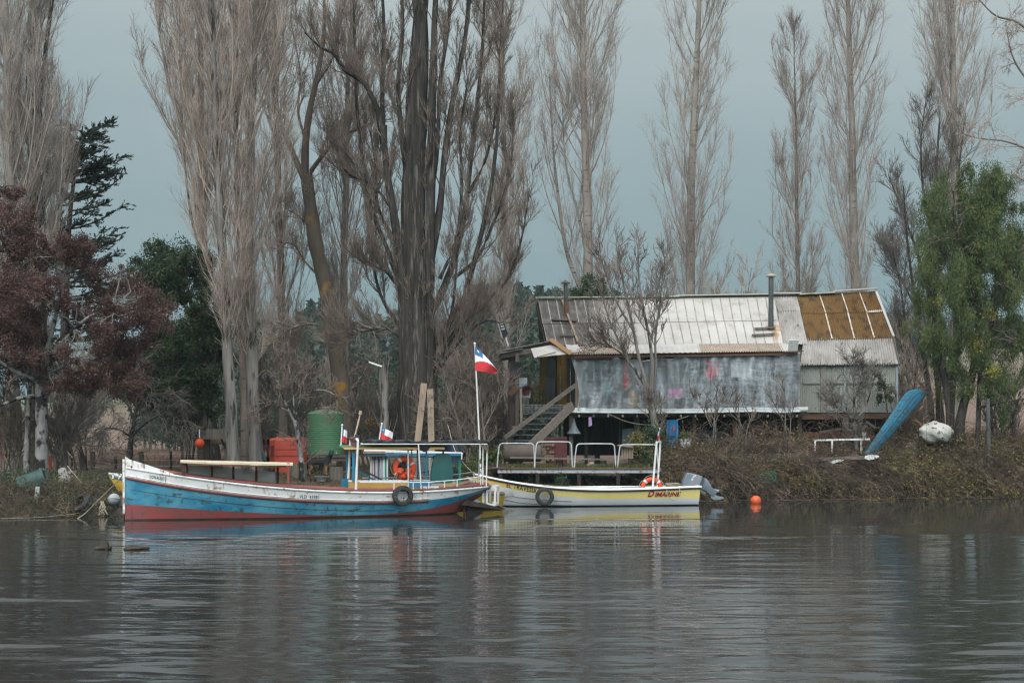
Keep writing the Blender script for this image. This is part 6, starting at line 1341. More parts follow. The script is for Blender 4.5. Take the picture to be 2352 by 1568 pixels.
def water_tank():
    Y = 58.5; c = P(748, 1044, Y); k = Y / FPX; r = 42 * k
    root = thing('water_tank', 'tall ribbed green plastic water tank on a low timber stand', 'water tank', tuple(c)); prof = [(r * .97, 0)]; hgt = (1044 - 956) * k; n = 20
    for i in range(n):
        for (q, o) in ((.15, .975), (.35, 1.0), (.75, 1.0), (.95, .975)): prof.append((r * o, hgt * (i + q) / n))
    prof += [(r * .98, hgt + .02), (r * 1.0, hgt + .10), (r * .95, hgt + .14), (r * .55, hgt + .24), (r * .2, hgt + .28), (.01, hgt + .28)]
    tm = mat('tank_green', (.085, .20, .11), (.105, .235, .13), .9, rough=.45, c3=(.12, .17, .09), s3=3, lo3=.6, hi3=.75)
    MB().lathe(prof, c, n=48).build('tank_shell', tm, root, True)
    MB().lathe([(r * .22, 0), (r * .22, .08), (r * .16, .12), (.01, .12)], c + Vector((0, 0, hgt + .27)), n=20).build('lid', tm, root, True)
    tp = P(782, 1035, Y) + Vector((0, -r * .6, 0)); mm = MB(); mm.tube([tp + Vector((-.1, .2, 0)), tp + Vector((-.1, -.05, 0)), tp + Vector((-.1, -.09, -.12))], .03, 8); mm.build('tap', mat('tap_blue', (.05, .16, .35), (.5, .5, .5), 9), root, True)
    st = thing('tank_stand', 'low dark timber stand under the green water tank', 'stand', (c.x, c.y, float(gz(c.x, c.y)))); mm = MB(); g0 = float(gz(c.x, c.y - .6)) - .1
    for i in range(7): mm.box((c.x, c.y - .9 + .3 * i, c.z - .05), (2.1, .27, .09))
    mm.build('deck_boards', wood_g, st)
    for (dx, dy) in ((-.85, -.8), (0, -.85), (.85, -.8), (-.85, .7), (.85, .7)): mm = MB(); mm.tube([Vector((c.x + dx, c.y + dy, g0)), Vector((c.x + dx, c.y + dy, c.z - .10))], .17, 12); mm.build('stump_leg', wood_d, st, True)
    mm = MB(); mm.bar((c.x - 1, c.y - .93, c.z - .17), (c.x + 1, c.y - .93, c.z - .17), .08, .14); mm.build('bearer', wood_g, st)
water_tank()
def red_booth():
    Y = 55.5; k = Y / FPX; root = thing('red_booth', 'red moulded plastic booth with ribbed panels and a dark window slot', 'booth', tuple(gpt(650, Y)))
    rm = mat('booth_red', (.42, .062, .036), (.36, .054, .033), 1, rough=.5, c3=(.22, .05, .035), s3=2, lo3=.6, hi3=.8); dk = mat('booth_dark_red', (.085, .022, .018), (.06, .018, .016), 3, rough=.7)
    a = P(632, 1090, Y); W_, Hh, D_ = (697 - 632) * k, (1090 - 1004) * k, 1.5
    # moulded front with horizontal ribs, chamfered top
    zs = [(0, 0), (.02, 0), (.28, 0), (.29, .03), (.40, .03), (.41, 0), (.50, 0), (.51, .03), (.62, .03), (.63, 0), (.67, 0), (.68, .025), (.92, .025), (.93, .0), (1.0, -.22)]
    mm = MB(); prof = [(Y - o, a.z + v * Hh) for v, o in zs]; n = len(prof)
    L_ = [Vector((a.x, y, z)) for y, z in prof]; R_ = [Vector((a.x + W_ * .96, y, z)) for y, z in prof]; Lb = [Vector((a.x, Y + D_, z)) for y, z in prof]; Rb = [Vector((a.x + W_ * .93, Y + D_, z)) for y, z in prof]
    mm.add(L_ + R_ + Lb + Rb, [(i, i + 1, n + i + 1, n + i) for i in range(n - 1)] + [(i, i + 1, 2 * n + i + 1, 2 * n + i) for i in range(n - 1)] + [(n + i, n + i + 1, 3 * n + i + 1, 3 * n + i) for i in range(n - 1)] + [(2 * n + i, 2 * n + i + 1, 3 * n + i + 1, 3 * n + i) for i in range(n - 1)] + [(n - 1, 2 * n - 1, 4 * n - 1, 3 * n - 1)])
    mm.box((a.x + W_ * .985, Y - .04, a.z + Hh * .80), (.10, .12, Hh * .42)); mm.build('moulded_panel', rm, root)
    # narrower angled side panel with window slot and dark gap
    b = P(618, 1052, Y); mm = MB(); z0, z1 = a.z + Hh * .30, a.z + Hh * .97
    mm.add([Vector((b.x, Y + .12, z0)), Vector((a.x - .01, Y - .01, z0)), Vector((a.x - .01, Y + .0, z1 - .05)), Vector((b.x, Y + .12, z1 - .08)), Vector((b.x, Y + .18, z0)), Vector((a.x - .01, Y + .05, z0)), Vector((a.x - .01, Y + .20, z1 + .03)), Vector((b.x, Y + .3, z1))], [(0, 1, 2, 3), (3, 2, 6, 7), (4, 5, 1, 0), (0, 3, 7, 4)]); mm.build('corner_panel', rm, root)
    mm = MB(); w_ = P(624, 1035, Y); mm.box((w_.x + .02, Y + .03, w_.z + .0), (.085, .08, .42)); mm.build('window_slot', dk, root)
    s = P(605, 1050, Y + .3); mm = MB(); 
    for (x0, x1, za, zb) in ((605, 608, .33, .95), (613, 618, .33, .95), (605, 618, .80, .96), (605, 618, .33, .47)): mm.box(((PX(x0, Y + .3) + PX(x1, Y + .3)) / 2, Y + .32, a.z + Hh * (za + zb) / 2), ((x1 - x0) * k, .10, Hh * (zb - za)))
    mm.box((PX(612, Y), Y + .7, a.z + Hh * .9), ((618 - 605) * k, .8, .1)); mm.build('side_frame', dk, root)
    mm = MB(); mm.box((a.x + W_ * .47, Y + .7, a.z - .06), (W_ * .93, 1.3, .14)); mm.build('base_skid', black, root)
red_booth()
def posts_and_lamps():
    # solar lamp on the porch roof
    def lamp(label, hd, arm, col_, wd, hl, rot):
        root = thing('solar_lamp', label, 'lamp', tuple(arm[0]), 'solar street lamps'); mm = MB(); mm.tube(arm, .035, 10); mm.build('arm', steel if col_ else whitep, root, True)
        return root
    Y = 60.2; b = P(1167, 794, Y); h0 = P(1160, 771, Y); r1 = lamp('solar lamp on a short arm above the porch roof with pale cells facing the viewer', None, [b, h0], 0, 0, 0, 0)
    q = [(1144, 739), (1156, 738), (1167, 767), (1160, 776), (1153, 775)]; c = P(1155, 757, Y); mm = MB(); mm.prism([(P(x, y, Y).x - c.x, P(x, y, Y).z - c.z) for x, y in q], c, (1, 0, 0), (0, 0, 1), .12, bevel=.08); hd = mm.build('lamp_head', black, r1)
    mm = MB(); mm.bar(P(1143.5, 740, Y - .08), P(1153.5, 776, Y - .08), .05, .10, (0, 1, 0)); mm.build('side_rail', steel, hd)
    mm = MB()
    for i in range(3):
        for j in range(3): p = P(1149.2 + j * 2.6 + i * 2.0, 743.5 + i * 6.2 - j * .5, Y - .075); mm.box(p, (.040, .012, .075))
    mm.build('cells', mat('lamp_cells', (.55, .56, .55), (.40, .42, .42), 9, rough=.3), hd)
    p2 = MB().bar(P(1158, 793, Y + .1), P(1149, 781, Y + .1), .05).build('bracket', steel, r1); MB().bar(P(1168, 757, Y), P(1172, 757, Y), .09, .07).build('blue_pipe_end', bluep, r1)
    # second lamp on the cut trunk
    Y = 55.2; r2 = lamp('black solar lamp held out sideways by a white arm on a cut trunk', None, [P(877, 842, Y), P(846, 831, Y)], 0, 0, 0, 0); mm = MB()
    q = [(802, 816), (808, 815), (846, 827), (847, 831), (840, 834), (830, 829), (803, 820)]; c = P(825, 823, Y); mm.prism([(P(x, y, Y).x - c.x, P(x, y, Y).z - c.z) for x, y in q], c, (1, 0, 0), (0, 0, 1), .32, bevel=.1); mm.build('lamp_head', black, r2)
    rg = np.random.default_rng(4); v = Veg(); path = pxpath([(884, 1040), (883, 940), (880, 838)], 55.4, 14); trunk_mesh(v, path, .16, .17, 10, 1.4, rg, .08)
    o = v.build('cut_trunk', BARK['grey'], None, True); tag(o, 'cut pale trunk carrying the black solar lamp', 'tree stump')
    c = Veg(); B, _, _ = shoots(path[None], 26, .1, .9, 1.4, 30, .2, 6, .06, rg); c.tubes(B, np.linspace(.012, .004, 6)[None] * np.ones((len(B), 1)), 3); o2 = c.build('sprouts', TW['warm'], o)
    # planks against the great tree
    for k, (x0, y0, x1, y1, w_, lab) in enumerate(((948, 1022, 974, 880, .24, 'long sawn plank leaning steeply against the great dark tree'), (993, 1030, 988, 893, .24, 'upright sawn plank against the great dark tree, right of the leaning one'))):
        Y = 54.6; a = gpt(x0, Y); a = P(x0, y0 + 30, Y); t_ = P(x1, y1, Y + .5); a.z = float(gz(a.x, a.y)); tag(MB().bar(a, t_, w_, .06, (0, 1, .2)).build('plank', wood_n), lab, 'plank', 'planks against the great tree')
posts_and_lamps()
def buoys():
    def buoy(label, c, r, hang=None):
        root = thing('buoy', label, 'buoy', tuple(c), 'orange buoys'); om = orange_m if hang else mat('wet_buoy_orange', (.60, .10, .03), (.48, .08, .025), 3, rough=.4, c3=(.30, .06, .025), s3=5, lo3=.6, hi3=.7)
        mm = MB(); prof = [(max(.001, r * math.sin(math.pi * i / 20)), -r * math.cos(math.pi * i / 20)) for i in range(20)] + ([(r * .22, r * 1.0), (r * .20, r * 1.18), (r * .12, r * 1.22), (.001, r * 1.22)] if hang else [(.001, r)]); mm.lathe(prof, c, n=28); mm.build('float', om, root, True)
        if hang is not None: MB().tube([c + Vector((0, 0, r * 1.15)), hang], .018, 6).build('lanyard', whitep, root, True)
    c = P(458.5, 1018, 54.0); buoy('orange buoy hanging on a white cord left of the scarred poplars', c, 11 / FPX * 54, P(458, 986, 54.0))
    buoy('orange buoy floating on the river right of the outboard motor', Vector((PX(1736, 53.6), 53.6, .10)), .20)
    st = thing('wooden_stand', 'dark post and plank stand under the evergreen tree holding boxes', 'stand', tuple(gpt(495, 55.2)))
    def st_bar(n_, a, b, w_, h_, m_): MB().bar(a, b, w_, h_, (0, 1, 0)).build(n_, m_, st)
    st_bar('post', gpt(476, 55.2, -.1), P(474, 985, 55.2), .22, .2, wood_d); st_bar('post', gpt(521, 55.4, -.1), P(520, 990, 55.4), .14, .14, wood_g)
    MB().bar(P(464, 997, 54.9), P(522, 996, 54.9), .12, .38).build('crossboard', wood_g, st); MB().bar(P(464, 985, 54.1), P(473, 985, 55.0), .05).build('hook_arm', wood_d, st)
    MB().bar(P(484, 1018, 55.5), P(527, 1018, 55.5), .5, .05).build('shelf', wood_g, st); MB().bar(P(505, 1000, 55.1), P(518, 1030, 55.1), .06).build('strut', wood_d, st)
    for (x, y, w_, h_, m_, lab, nm) in ((490, 1008, .35, .32, wood_o, 'small tan box on the shelf of the dark stand', 'box'), (512, 1007, .42, .34, wood_n, 'pale wooden box on the shelf of the dark stand', 'box')):
        mm = MB(); c = P(x, y, 55.5); mm.box(c, (w_, .35, h_)); mm.box(c + Vector((0, -.18, h_ * .36)), (w_ * 1.04, .03, .05)); mm.box(c + Vector((0, -.18, -h_ * .36)), (w_ * 1.04, .03, .05)); tag(mm.build(nm, m_), lab, 'box', 'boxes on the dark stand')
    # teal garden chair behind the poplars
    Y = 54.8; ch = thing('garden_chair', 'teal plastic garden chair back showing beside the red booth', 'chair', tuple(gpt(594, Y))); tm = mat('chair_teal', (.012, .12, .12), (.02, .10, .10), 3, rough=.5)
    mm = MB(); pts = [P(583, 1052, Y), P(583, 1036, Y), P(586, 1033.5, Y), P(597, 1034, Y), P(601, 1038, Y), P(607, 1058, Y)]; mm.tube([Vector(p) for p in smooth_path([tuple(p) for p in pts], 22)], .09, 10); mm.build('back_frame', tm, ch, True)
    MB().bar(P(590, 1038, Y + .05), P(595, 1056, Y + .05), .2, .03, (0, 1, 0)).build('back_slat', mat('chair_dark', (.012, .03, .03), rough=.6), ch); MB().box(P(596, 1063, Y + .1), (.5, .45, .06)).build('seat', tm, ch)
    for dx in (-.2, .2): MB().bar(P(596, 1066, Y) + Vector((dx, 0, 0)), gpt(596, Y) + Vector((dx * 1.2, 0, 0)), .05).build('leg', tm, ch)
    # dark blue drum
    Y = 56.2; c = gpt(1046, Y); k = Y / FPX; dr = thing('plastic_drum', 'dark blue plastic drum standing behind the wheelhouse', 'drum', tuple(c)); dm = mat('drum_blue', (.012, .022, .045), (.018, .03, .055), 3, rough=.4)
    H_ = P(1046, 1013, Y).z - c.z; rr_ = 24 * k; MB().lathe([(rr_ * .95, 0), (rr_, .06), (rr_, H_ * .3), (rr_ * 1.03, H_ * .33), (rr_, H_ * .36), (rr_, H_ * .66), (rr_ * 1.03, H_ * .69), (rr_, H_ * .72), (rr_, H_ - .1), (rr_ * .9, H_), (.01, H_)], c, n=32).build('drum_body', dm, dr, True)
    MB().box(c + Vector((.22, -rr_ * .93, H_ * .62)), (.14, .03, .26)).build('label_patch', whitep, dr)
    # darker square tank behind it
    mm = MB(); c2 = gpt(1018, 57.2); mm.box(c2 + Vector((0, 0, .75)), (1.1, .9, 1.5), taper=.94); mm.box(c2 + Vector((0, 0, 1.52)), (.95, .8, .08), taper=.9); tag(mm.build('square_tank', mat('navy_tank', (.016, .022, .032), (.022, .028, .04), 2, rough=.5)), 'square navy plastic tank behind the wheelhouse, left of the drum', 'tank')
buoys()
_v = Veg(); _g = np.random.default_rng(12); _c = np.array(P(850, 971, 54.8)); _d = unit(_g.normal(size=(900, 3))); _v.leaves(_c + _d * (.20 * _g.random((900, 1)) ** .3), .035, .016, _g); _v.tubes(np.array([[P(846, 930, 54.8), P(849, 950, 54.8), _c]]), np.array([[.01, .01, .01]]), 4)
tag(_v.build('dry_ball', mat('dry_ball_brown', (.15, .095, .035), (.09, .06, .03), 9, rough=.95)), 'brown ball of dry leaves hanging left of the cut trunk', 'leaf ball')
def animals():
    # german shepherd beside the tank stand, turned to the viewer
    Y = 54.6; g = gpt(735, Y); s = .0172; o = lambda x, z, y=0.0: Vector((g.x + x, Y + y, g.z + z))
    vs = [o(-.30, .50), o(-.02, .50), o(.22, .52), o(.33, .62), o(.42, .78, -.04), o(.45, .80, -.20), o(.46, .76, -.30),           # spine, neck, head, muzzle
          o(.40, .86, -.04), o(.385, .96, -.03), o(.50, .86, -.03), o(.52, .96, -.02),                                                # ears
          o(.24, .34, -.09), o(.25, .18, -.10), o(.26, .03, -.10), o(.30, .02, -.15), o(.16, .34, .10), o(.15, .18, .10), o(.16, .03, .10), o(.20, .02, .06),  # front legs
          o(-.36, .38, -.10), o(-.30, .24, -.10), o(-.40, .13, -.10), o(-.38, .03, -.10), o(-.33, .02, -.13), o(-.44, .38, .10), o(-.40, .24, .10), o(-.50, .13, .10), o(-.48, .03, .10), o(-.43, .02, .07),
          o(-.44, .48), o(-.56, .34), o(-.60, .16)]
    es = [(0, 1), (1, 2), (2, 3), (3, 4), (4, 5), (5, 6), (4, 7), (7, 8), (4, 9), (9, 10), (2, 11), (11, 12), (12, 13), (13, 14), (2, 15), (15, 16), (16, 17), (17, 18), (0, 19), (19, 20), (20, 21), (21, 22), (22, 23), (0, 24), (24, 25), (25, 26), (26, 27), (27, 28), (0, 29), (29, 30), (30, 31)]
    rd = [.14, .125, .155, .125, .11, .06, .04, .045, .012, .045, .012, .065, .042, .035, .04, .065, .042, .035, .04, .085, .055, .035, .033, .038, .085, .055, .035, .033, .038, .07, .055, .02]
    m, t, b = nodes('shepherd_fur'); gn = t.nodes.new('ShaderNodeTexCoord'); sp2 = t.nodes.new('ShaderNodeSeparateXYZ'); t.links.new(gn.outputs['Object'], sp2.inputs[0])
    col = mix(t, ramp(t, math_(t, 'ADD', sp2.outputs[2], math_(t, 'MULTIPLY', noise(t, 9, 3), .18)), .38, .50), (.23, .145, .075), (.018, .016, .015)); t.links.new(col, b.inputs['Base Color']); b.inputs['Roughness'].default_value = .9
    root = thing('dog', 'black and tan shepherd dog standing by the tank stand looking at the viewer', 'dog', tuple(g)); skin('body', vs, es, rd, m, root)
    mm = MB(); mm.ball(o(.463, .775, -.345), .025, 6); mm.build('nose', black, root, True); mm = MB(); mm.ball(o(.425, .825, -.235), .014, 6); mm.ball(o(.478, .825, -.235), .014, 6); mm.build('eyes', black, root, True)
    bw = gpt(738, 53.6); mm = MB(); mm.lathe([(.16, 0), (.28, .17), (.33, .19), (.31, .19), (.26, .16), (.15, .03), (.01, .03)], bw, n=28); tag(mm.build('feeding_bowl', mat('enamel_bowl', (.42, .43, .44), (.20, .2, .2), 4, rough=.4), None, True), 'shallow metal bowl on the ground before the dog', 'bowl')
    # hens
    def hen(x, Y, flip, c1, c2, lab, sc_=1.0, up=0.0):
        g = gpt(x, Y, up); d = -1 if flip else 1; o = lambda a, z, y=0.0: Vector((g.x + d * a * sc_, Y + y, g.z + z * sc_))
        vs = [o(-.05, .24), o(.09, .25), o(.16, .33), o(.185, .41), o(.225, .40), o(-.16, .30), o(-.24, .40), o(-.27, .46), o(.02, .12, -.04), o(.03, .02, -.04), o(.07, .015, -.05), o(-.01, .12, .04), o(0, .02, .04), o(.05, .015, .05)]
        es = [(0, 1), (1, 2), (2, 3), (3, 4), (0, 5), (5, 6), (6, 7), (0, 8), (8, 9), (9, 10), (0, 11), (11, 12), (12, 13)]
        root = thing('hen', lab, 'hen', tuple(g), 'hens on the bank'); skin('body', vs, es, [.13 * sc_, .12 * sc_, .065 * sc_, .05 * sc_, .016, .085 * sc_, .05 * sc_, .02, .035, .012, .01, .035, .012, .01], mat('hen_' + str(len(MATS)), c1, c2, 9, rough=.9, lo=.42, hi=.58), root)
        mm = MB(); mm.prism([(-.03, 0), (.035, -.01), (.04, .03), (.02, .02), (.012, .045), (-.005, .025), (-.02, .04)], o(.19, .45), (d * sc_, 0, 0), (0, 0, sc_), .015); mm.build('comb', flag_red, root)
    hen(968, 52.6, False, (.34, .20, .09), (.08, .06, .05), 'brown and black hen seen through the wheelhouse window', 1.25)
    hen(1050, 53.2, False, (.44, .38, .32), (.24, .20, .18), 'pale speckled hen right of the wheelhouse', 1.35)
    hen(1092, 54.3, False, (.33, .19, .12), (.45, .36, .30), 'brown mottled hen near the end of the jetty beam', 1.2)
    hen(1043, 51.9, False, (.62, .58, .53), (.50, .45, .40), 'white hen low on the bank behind the green seat', 1.3)
    hen(1026, 53.0, True, (.36, .12, .06), (.22, .09, .05), 'dark red hen behind the green seat', 1.1)
animals()
def jetty():
    Y = 54.7; root = thing('jetty', 'grassy jetty edge with a rusty capping over a long white beam', 'jetty', tuple(P(1320, 1085, Y))); x0, x1 = 1130, 1516
    mm = MB(); mm.bar(P(1143, 1080.5, Y), P(1512, 1080.5, Y + .1), .12, .17); mm.build('white_beam', painted('beam_white', (.40, .43, .46), (.33, .35, .37), (.20, .15, .12), amt=.62, streak=.6), root)
    mm = MB(); mm.bar(P(1110, 1074.5, Y), P(1512, 1074.5, Y + .1), .30, .05); mm.build('rusty_cap', rust, root)
    mm = MB(); zt = P(0, 1073, Y).z - .03; mm.box((PX(1320, Y + 1.6), Y + 1.6, zt - .06), (PX(1516, Y) - PX(1125, Y), 3.0, .12)); mm.build('deck_slab', concrete, root)
    for x in (1150, 1235, 1330, 1420, 1500): q = P(x, 1086, Y + .05); MB().tube([Vector((q.x, q.y, float(gz(q.x, q.y)) - .3)), q], .08, 8).build('pile', wood_d, root, True)
    g = Veg(); rg = np.random.default_rng(6); n = 5200; X = rg.uniform(PX(1135, Y), PX(1505, Y), n); yy = Y - .05 + rg.random(n) ** 1.6 * 2.6; cl = np.sin(X * 2.1) + np.sin(X * 5.3 + 1) + rg.normal(0, .7, n); k = cl > -.6
    g.leaves(np.stack([X, yy, np.full(n, zt + .07)], 1)[k], .10, .009, rg, np.array([0, 0, 2.]), 1); o = g.build('jetty_grass', LEAF['grass']); tag(o, 'green grass growing along the jetty top', 'grass', kind='stuff')
    # four bent pipe hoops
    labs = ['leftmost bent pipe rail on the jetty, under the porch post', 'bent pipe rail on the jetty directly below the stair', 'bent pipe rail on the jetty before the dark undercroft, left of the plants', 'rightmost bent pipe rail on the jetty in front of the potted plants']
    for (xa, xb, ya, lab) in ((1141.5, 1229, 1018, labs[0]), (1227, 1315, 1014.5, labs[1]), (1319, 1414.5, 1019, labs[2]), (1418.5, 1512, 1021, labs[3])):
        r_ = 8; pts = [P(xa, 1074, Y), P(xa + 3, 1074 * .4 + ya * .6, Y)] + [P(xa + 5 + r_ - r_ * math.cos(t), ya + r_ - r_ * math.sin(t), Y) for t in np.linspace(.15, 1.57, 6)] + [P((xa + xb) / 2, ya - .5, Y)] + [P(xb - 3 - r_ + r_ * math.sin(t), ya + r_ - r_ * math.cos(t), Y) for t in np.linspace(0, 1.42, 6)] + [P(xb, 1074, Y)]
        tag(MB().tube(pts, .025, 8).build('pipe_rail', steel, None, True), lab, 'railing', 'bent pipe rails along the jetty')
    # long bench plank on log trestles
    b = thing('bench', 'long plank bench on logs behind the pipe rails', 'bench', tuple(P(1330, 1060, 56.2))); MB().bar(P(1171, 1050, 56.2), P(1465, 1056, 56.6), .35, .06).build('plank_seat', wood_gx, b)
    for x in (1190, 1285, 1385, 1455): q = P(x, 1057, 56.4); MB().tube([Vector((q.x, q.y, 1.05)), q], .14, 10).build('log_leg', wood_d, b, True)
    mm = MB(); c = P(1200, 1040, 57.0); mm.lathe([(.30, -.75), (.34, -.72), (.34, -.25), (.355, -.22), (.34, -.19), (.34, .25), (.355, .28), (.34, .31), (.34, .72), (.30, .75)], c, axis='X', n=24); tag(mm.build('steel_drum', mat('burnt_drum', (.075, .065, .06), (.11, .08, .065), 3, rough=.8), None, True), 'burnt steel drum lying on its side under the stair', 'drum')
    mm = MB(); c = P(1278, 1036, 57.4); mm.box(c, (.85, .06, 1.15)); mm.box(c + Vector((0, -.04, .5)), (.85, .03, .06)); mm.box(c + Vector((0, -.04, -.5)), (.85, .03, .06)); tag(mm.build('maroon_panel', mat('maroon_board', (.075, .018, .02), (.05, .015, .016), 2, rough=.7)), 'dark maroon board standing under the house', 'board')
    rr = random.Random(4); fw = thing('firewood_stack', 'split firewood stacked beside the maroon board', 'firewood', tuple(P(1255, 1050, 57.6)))
    mm = MB()
    for i in range(26): c = P(1246 + (i % 5) * 6, 1055 - (i // 5) * 8.5, 57.5 + rr.uniform(-.1, .1)); mm.tube([c + Vector((0, -.2, 0)), c + Vector((0, .25, 0))], rr.uniform(.05, .075), 6)
    mm.build('logs', mat('split_logs', (.20, .14, .09), (.11, .085, .06), 4, rough=.9), fw)['kind'] = 'stuff'
    mm = MB(); rk = random.Random(2)
    for k in range(7): mm.ball(P(1357 + rk.uniform(-5, 6), 1066 + rk.uniform(-3, 5), 55.9), rk.uniform(.08, .13), 5, sq=(1, .8, .8))
    tag(mm.build('brick_heap', mat('rubble', (.25, .13, .08), (.22, .19, .16), 5, rough=.9)), 'small heap of orange brick rubble on the jetty', 'rubble')
    cr = thing('slatted_crate', 'pale slatted crate on a short post behind the third pipe rail', 'crate', tuple(P(1446, 1047, 55.6))); c = P(1441, 1038, 55.6)
    for i in range(5): MB().box(c + Vector((-.19 + .095 * i, 0, .0)), (.075, .03, .5)).build('slat', wood_n, cr)
    MB().bar(P(1421, 1022, 55.4), P(1451, 1026, 55.6), .30, .06).build('top_board', wood_n, cr); MB().bar(P(1446, 1075, 55.65), P(1446, 1046, 55.65), .10, .1, (0, 1, 0)).build('support', wood_d, cr)
    # dark planter and shrubs behind the fourth rail
    pl = thing('planter_box', 'dark timber planter behind the rightmost pipe rail', 'planter', tuple(P(1480, 1052, 56.0)))
    for i, y in enumerate((1030, 1040, 1050, 1060)): MB().bar(P(1447, y, 56.0), P(1512, y + 1, 56.0), .08, .15).build('side_board', wood_d if i < 3 else wood_b, pl)
    def plant(name, lab, spots, n, sz, sd_, leaf='ever', Y_=55.7, pot=None):
        rg = np.random.default_rng(sd_); root = thing(name, lab, 'plant', tuple(P(spots[0][0], spots[0][1] + 18, Y_)), 'plants around the house'); v = Veg(); s = Veg()
        for (x, y, r) in spots:
            c = np.array(P(x, y, Y_)); k = int(n * r); v.leaves(c + rg.normal(size=(k, 3)) * r * .5, sz, sz * .5, rg); b0 = np.array(P(spots[0][0], spots[0][1] + 18, Y_)); q = np.linspace(0, 1, 5)[None, :, None]
            e_ = c + rg.normal(size=(7, 3)) * r * .4; s.tubes(b0 * (1 - q) + e_[:, None] * q, np.linspace(.012, .004, 5)[None] * np.ones((7, 1)), 3)
        v.build('leaves', LEAF[leaf], root); s.build('stems', BARK['brown'], root); return root
    plant('potted_shrub', 'round leafy green shrub under the house behind the rails', [(1500, 995, .42), (1490, 1003, .35), (1508, 1006, .32)], 1700, .05, 1, 'ever', 57.0)
    plant('trailing_plant', 'yellow green trailing plant on the dark planter', [(1455, 1012, .3), (1470, 1025, .35), (1462, 1003, .25), (1480, 1040, .3)], 1100, .05, 2, 'bramble', 55.7)
    plant('broad_leaf_plant', 'broad leaved plant climbing the front of the dark planter', [(1484, 1048, .2), (1486, 1058, .22), (1480, 1036, .2)], 330, .085, 3, 'ever', 55.5)
    plant('leafy_clump', 'bright green low clump on the bank right of the wheelhouse', [(1072, 1070, .38), (1084, 1076, .35), (1060, 1080, .3)], 1900, .035, 4, 'grass', 53.2)
    plant('spiky_clump', 'spiky green clump at the foot of the flagpole', [(1118, 1050, .3), (1100, 1052, .25), (1138, 1048, .25)], 700, .10, 5, 'grass', 55.3)
    plant('fern_clump', 'green fern hanging below the white jetty beam', [(1290, 1100, .22), (1282, 1106, .2), (1300, 1110, .2)], 700, .045, 6, 'ever', 54.3)
    def pot(name, lab, x, y, Y_, r, h, m_): c = P(x, y, Y_); rt = thing(name, lab, 'bucket' if 'bucket' in name else 'pot', tuple(c)); MB().lathe([(r * .78, 0), (r, h), (r * 1.08, h), (r * 1.08, h * .92), (r * .96, h * .9), (r * .92, h * .86), (.01, h * .84)], c, n=22).build('vessel', m_, rt, True); return c + Vector((0, 0, h)), rt
    t_, rt = pot('white_bucket', 'chipped white bucket planted with greenery before the blue cloth', 1574.5, 1031, 58.2, .24, .40, mat('bucket_white', (.60, .60, .60), (.5, .5, .5), 3, c3=(.12, .12, .12), s3=6, lo3=.58, hi3=.62)); rg = np.random.default_rng(9); v = Veg(); v.leaves(np.array(t_) + rg.normal(size=(420, 3)) * [.12, .1, .09] + [0, 0, .12], .07, .02, rg, np.array([0, 0, .8])); v.build('greenery', LEAF['grass'], rt)
    t_, rt = pot('red_flower_pot', 'small dark red pot with a spiky plant on the porch', 1209, 908, 60.2, .14, .2, mat('pot_red', (.12, .03, .03), rough=.6)); v = Veg(); v.leaves(np.array(t_) + rg.normal(size=(260, 3)) * [.12, .1, .07] + [0, 0, .10], .09, .014, rg, np.array([0, 0, .5])); v.build('foliage', leafmat('maroon_leaves', [(.08, .02, .02), (.16, .05, .045)]), rt)
    mm = MB(); c = P(1206, 902, 60.6); mm.box(c, (.46, .4, .42)); mm.box(c + Vector((-.08, .05, .40)), (.34, .3, .46)); mm.box(c + Vector((0, -.205, .1)), (.40, .01, .02)); tag(mm.build('white_appliance', mat('appliance_white', (.52, .55, .57), (.45, .48, .5), 3, rough=.4)), 'white boxy appliance on the porch behind the red pot', 'appliance')
    plant('hanging_basket_plant', 'dry yellow green plant before the pickets on the porch', [(1228, 903, .2), (1232, 912, .18)], 900, .035, 8, 'bramble', 60.5)
jetty()
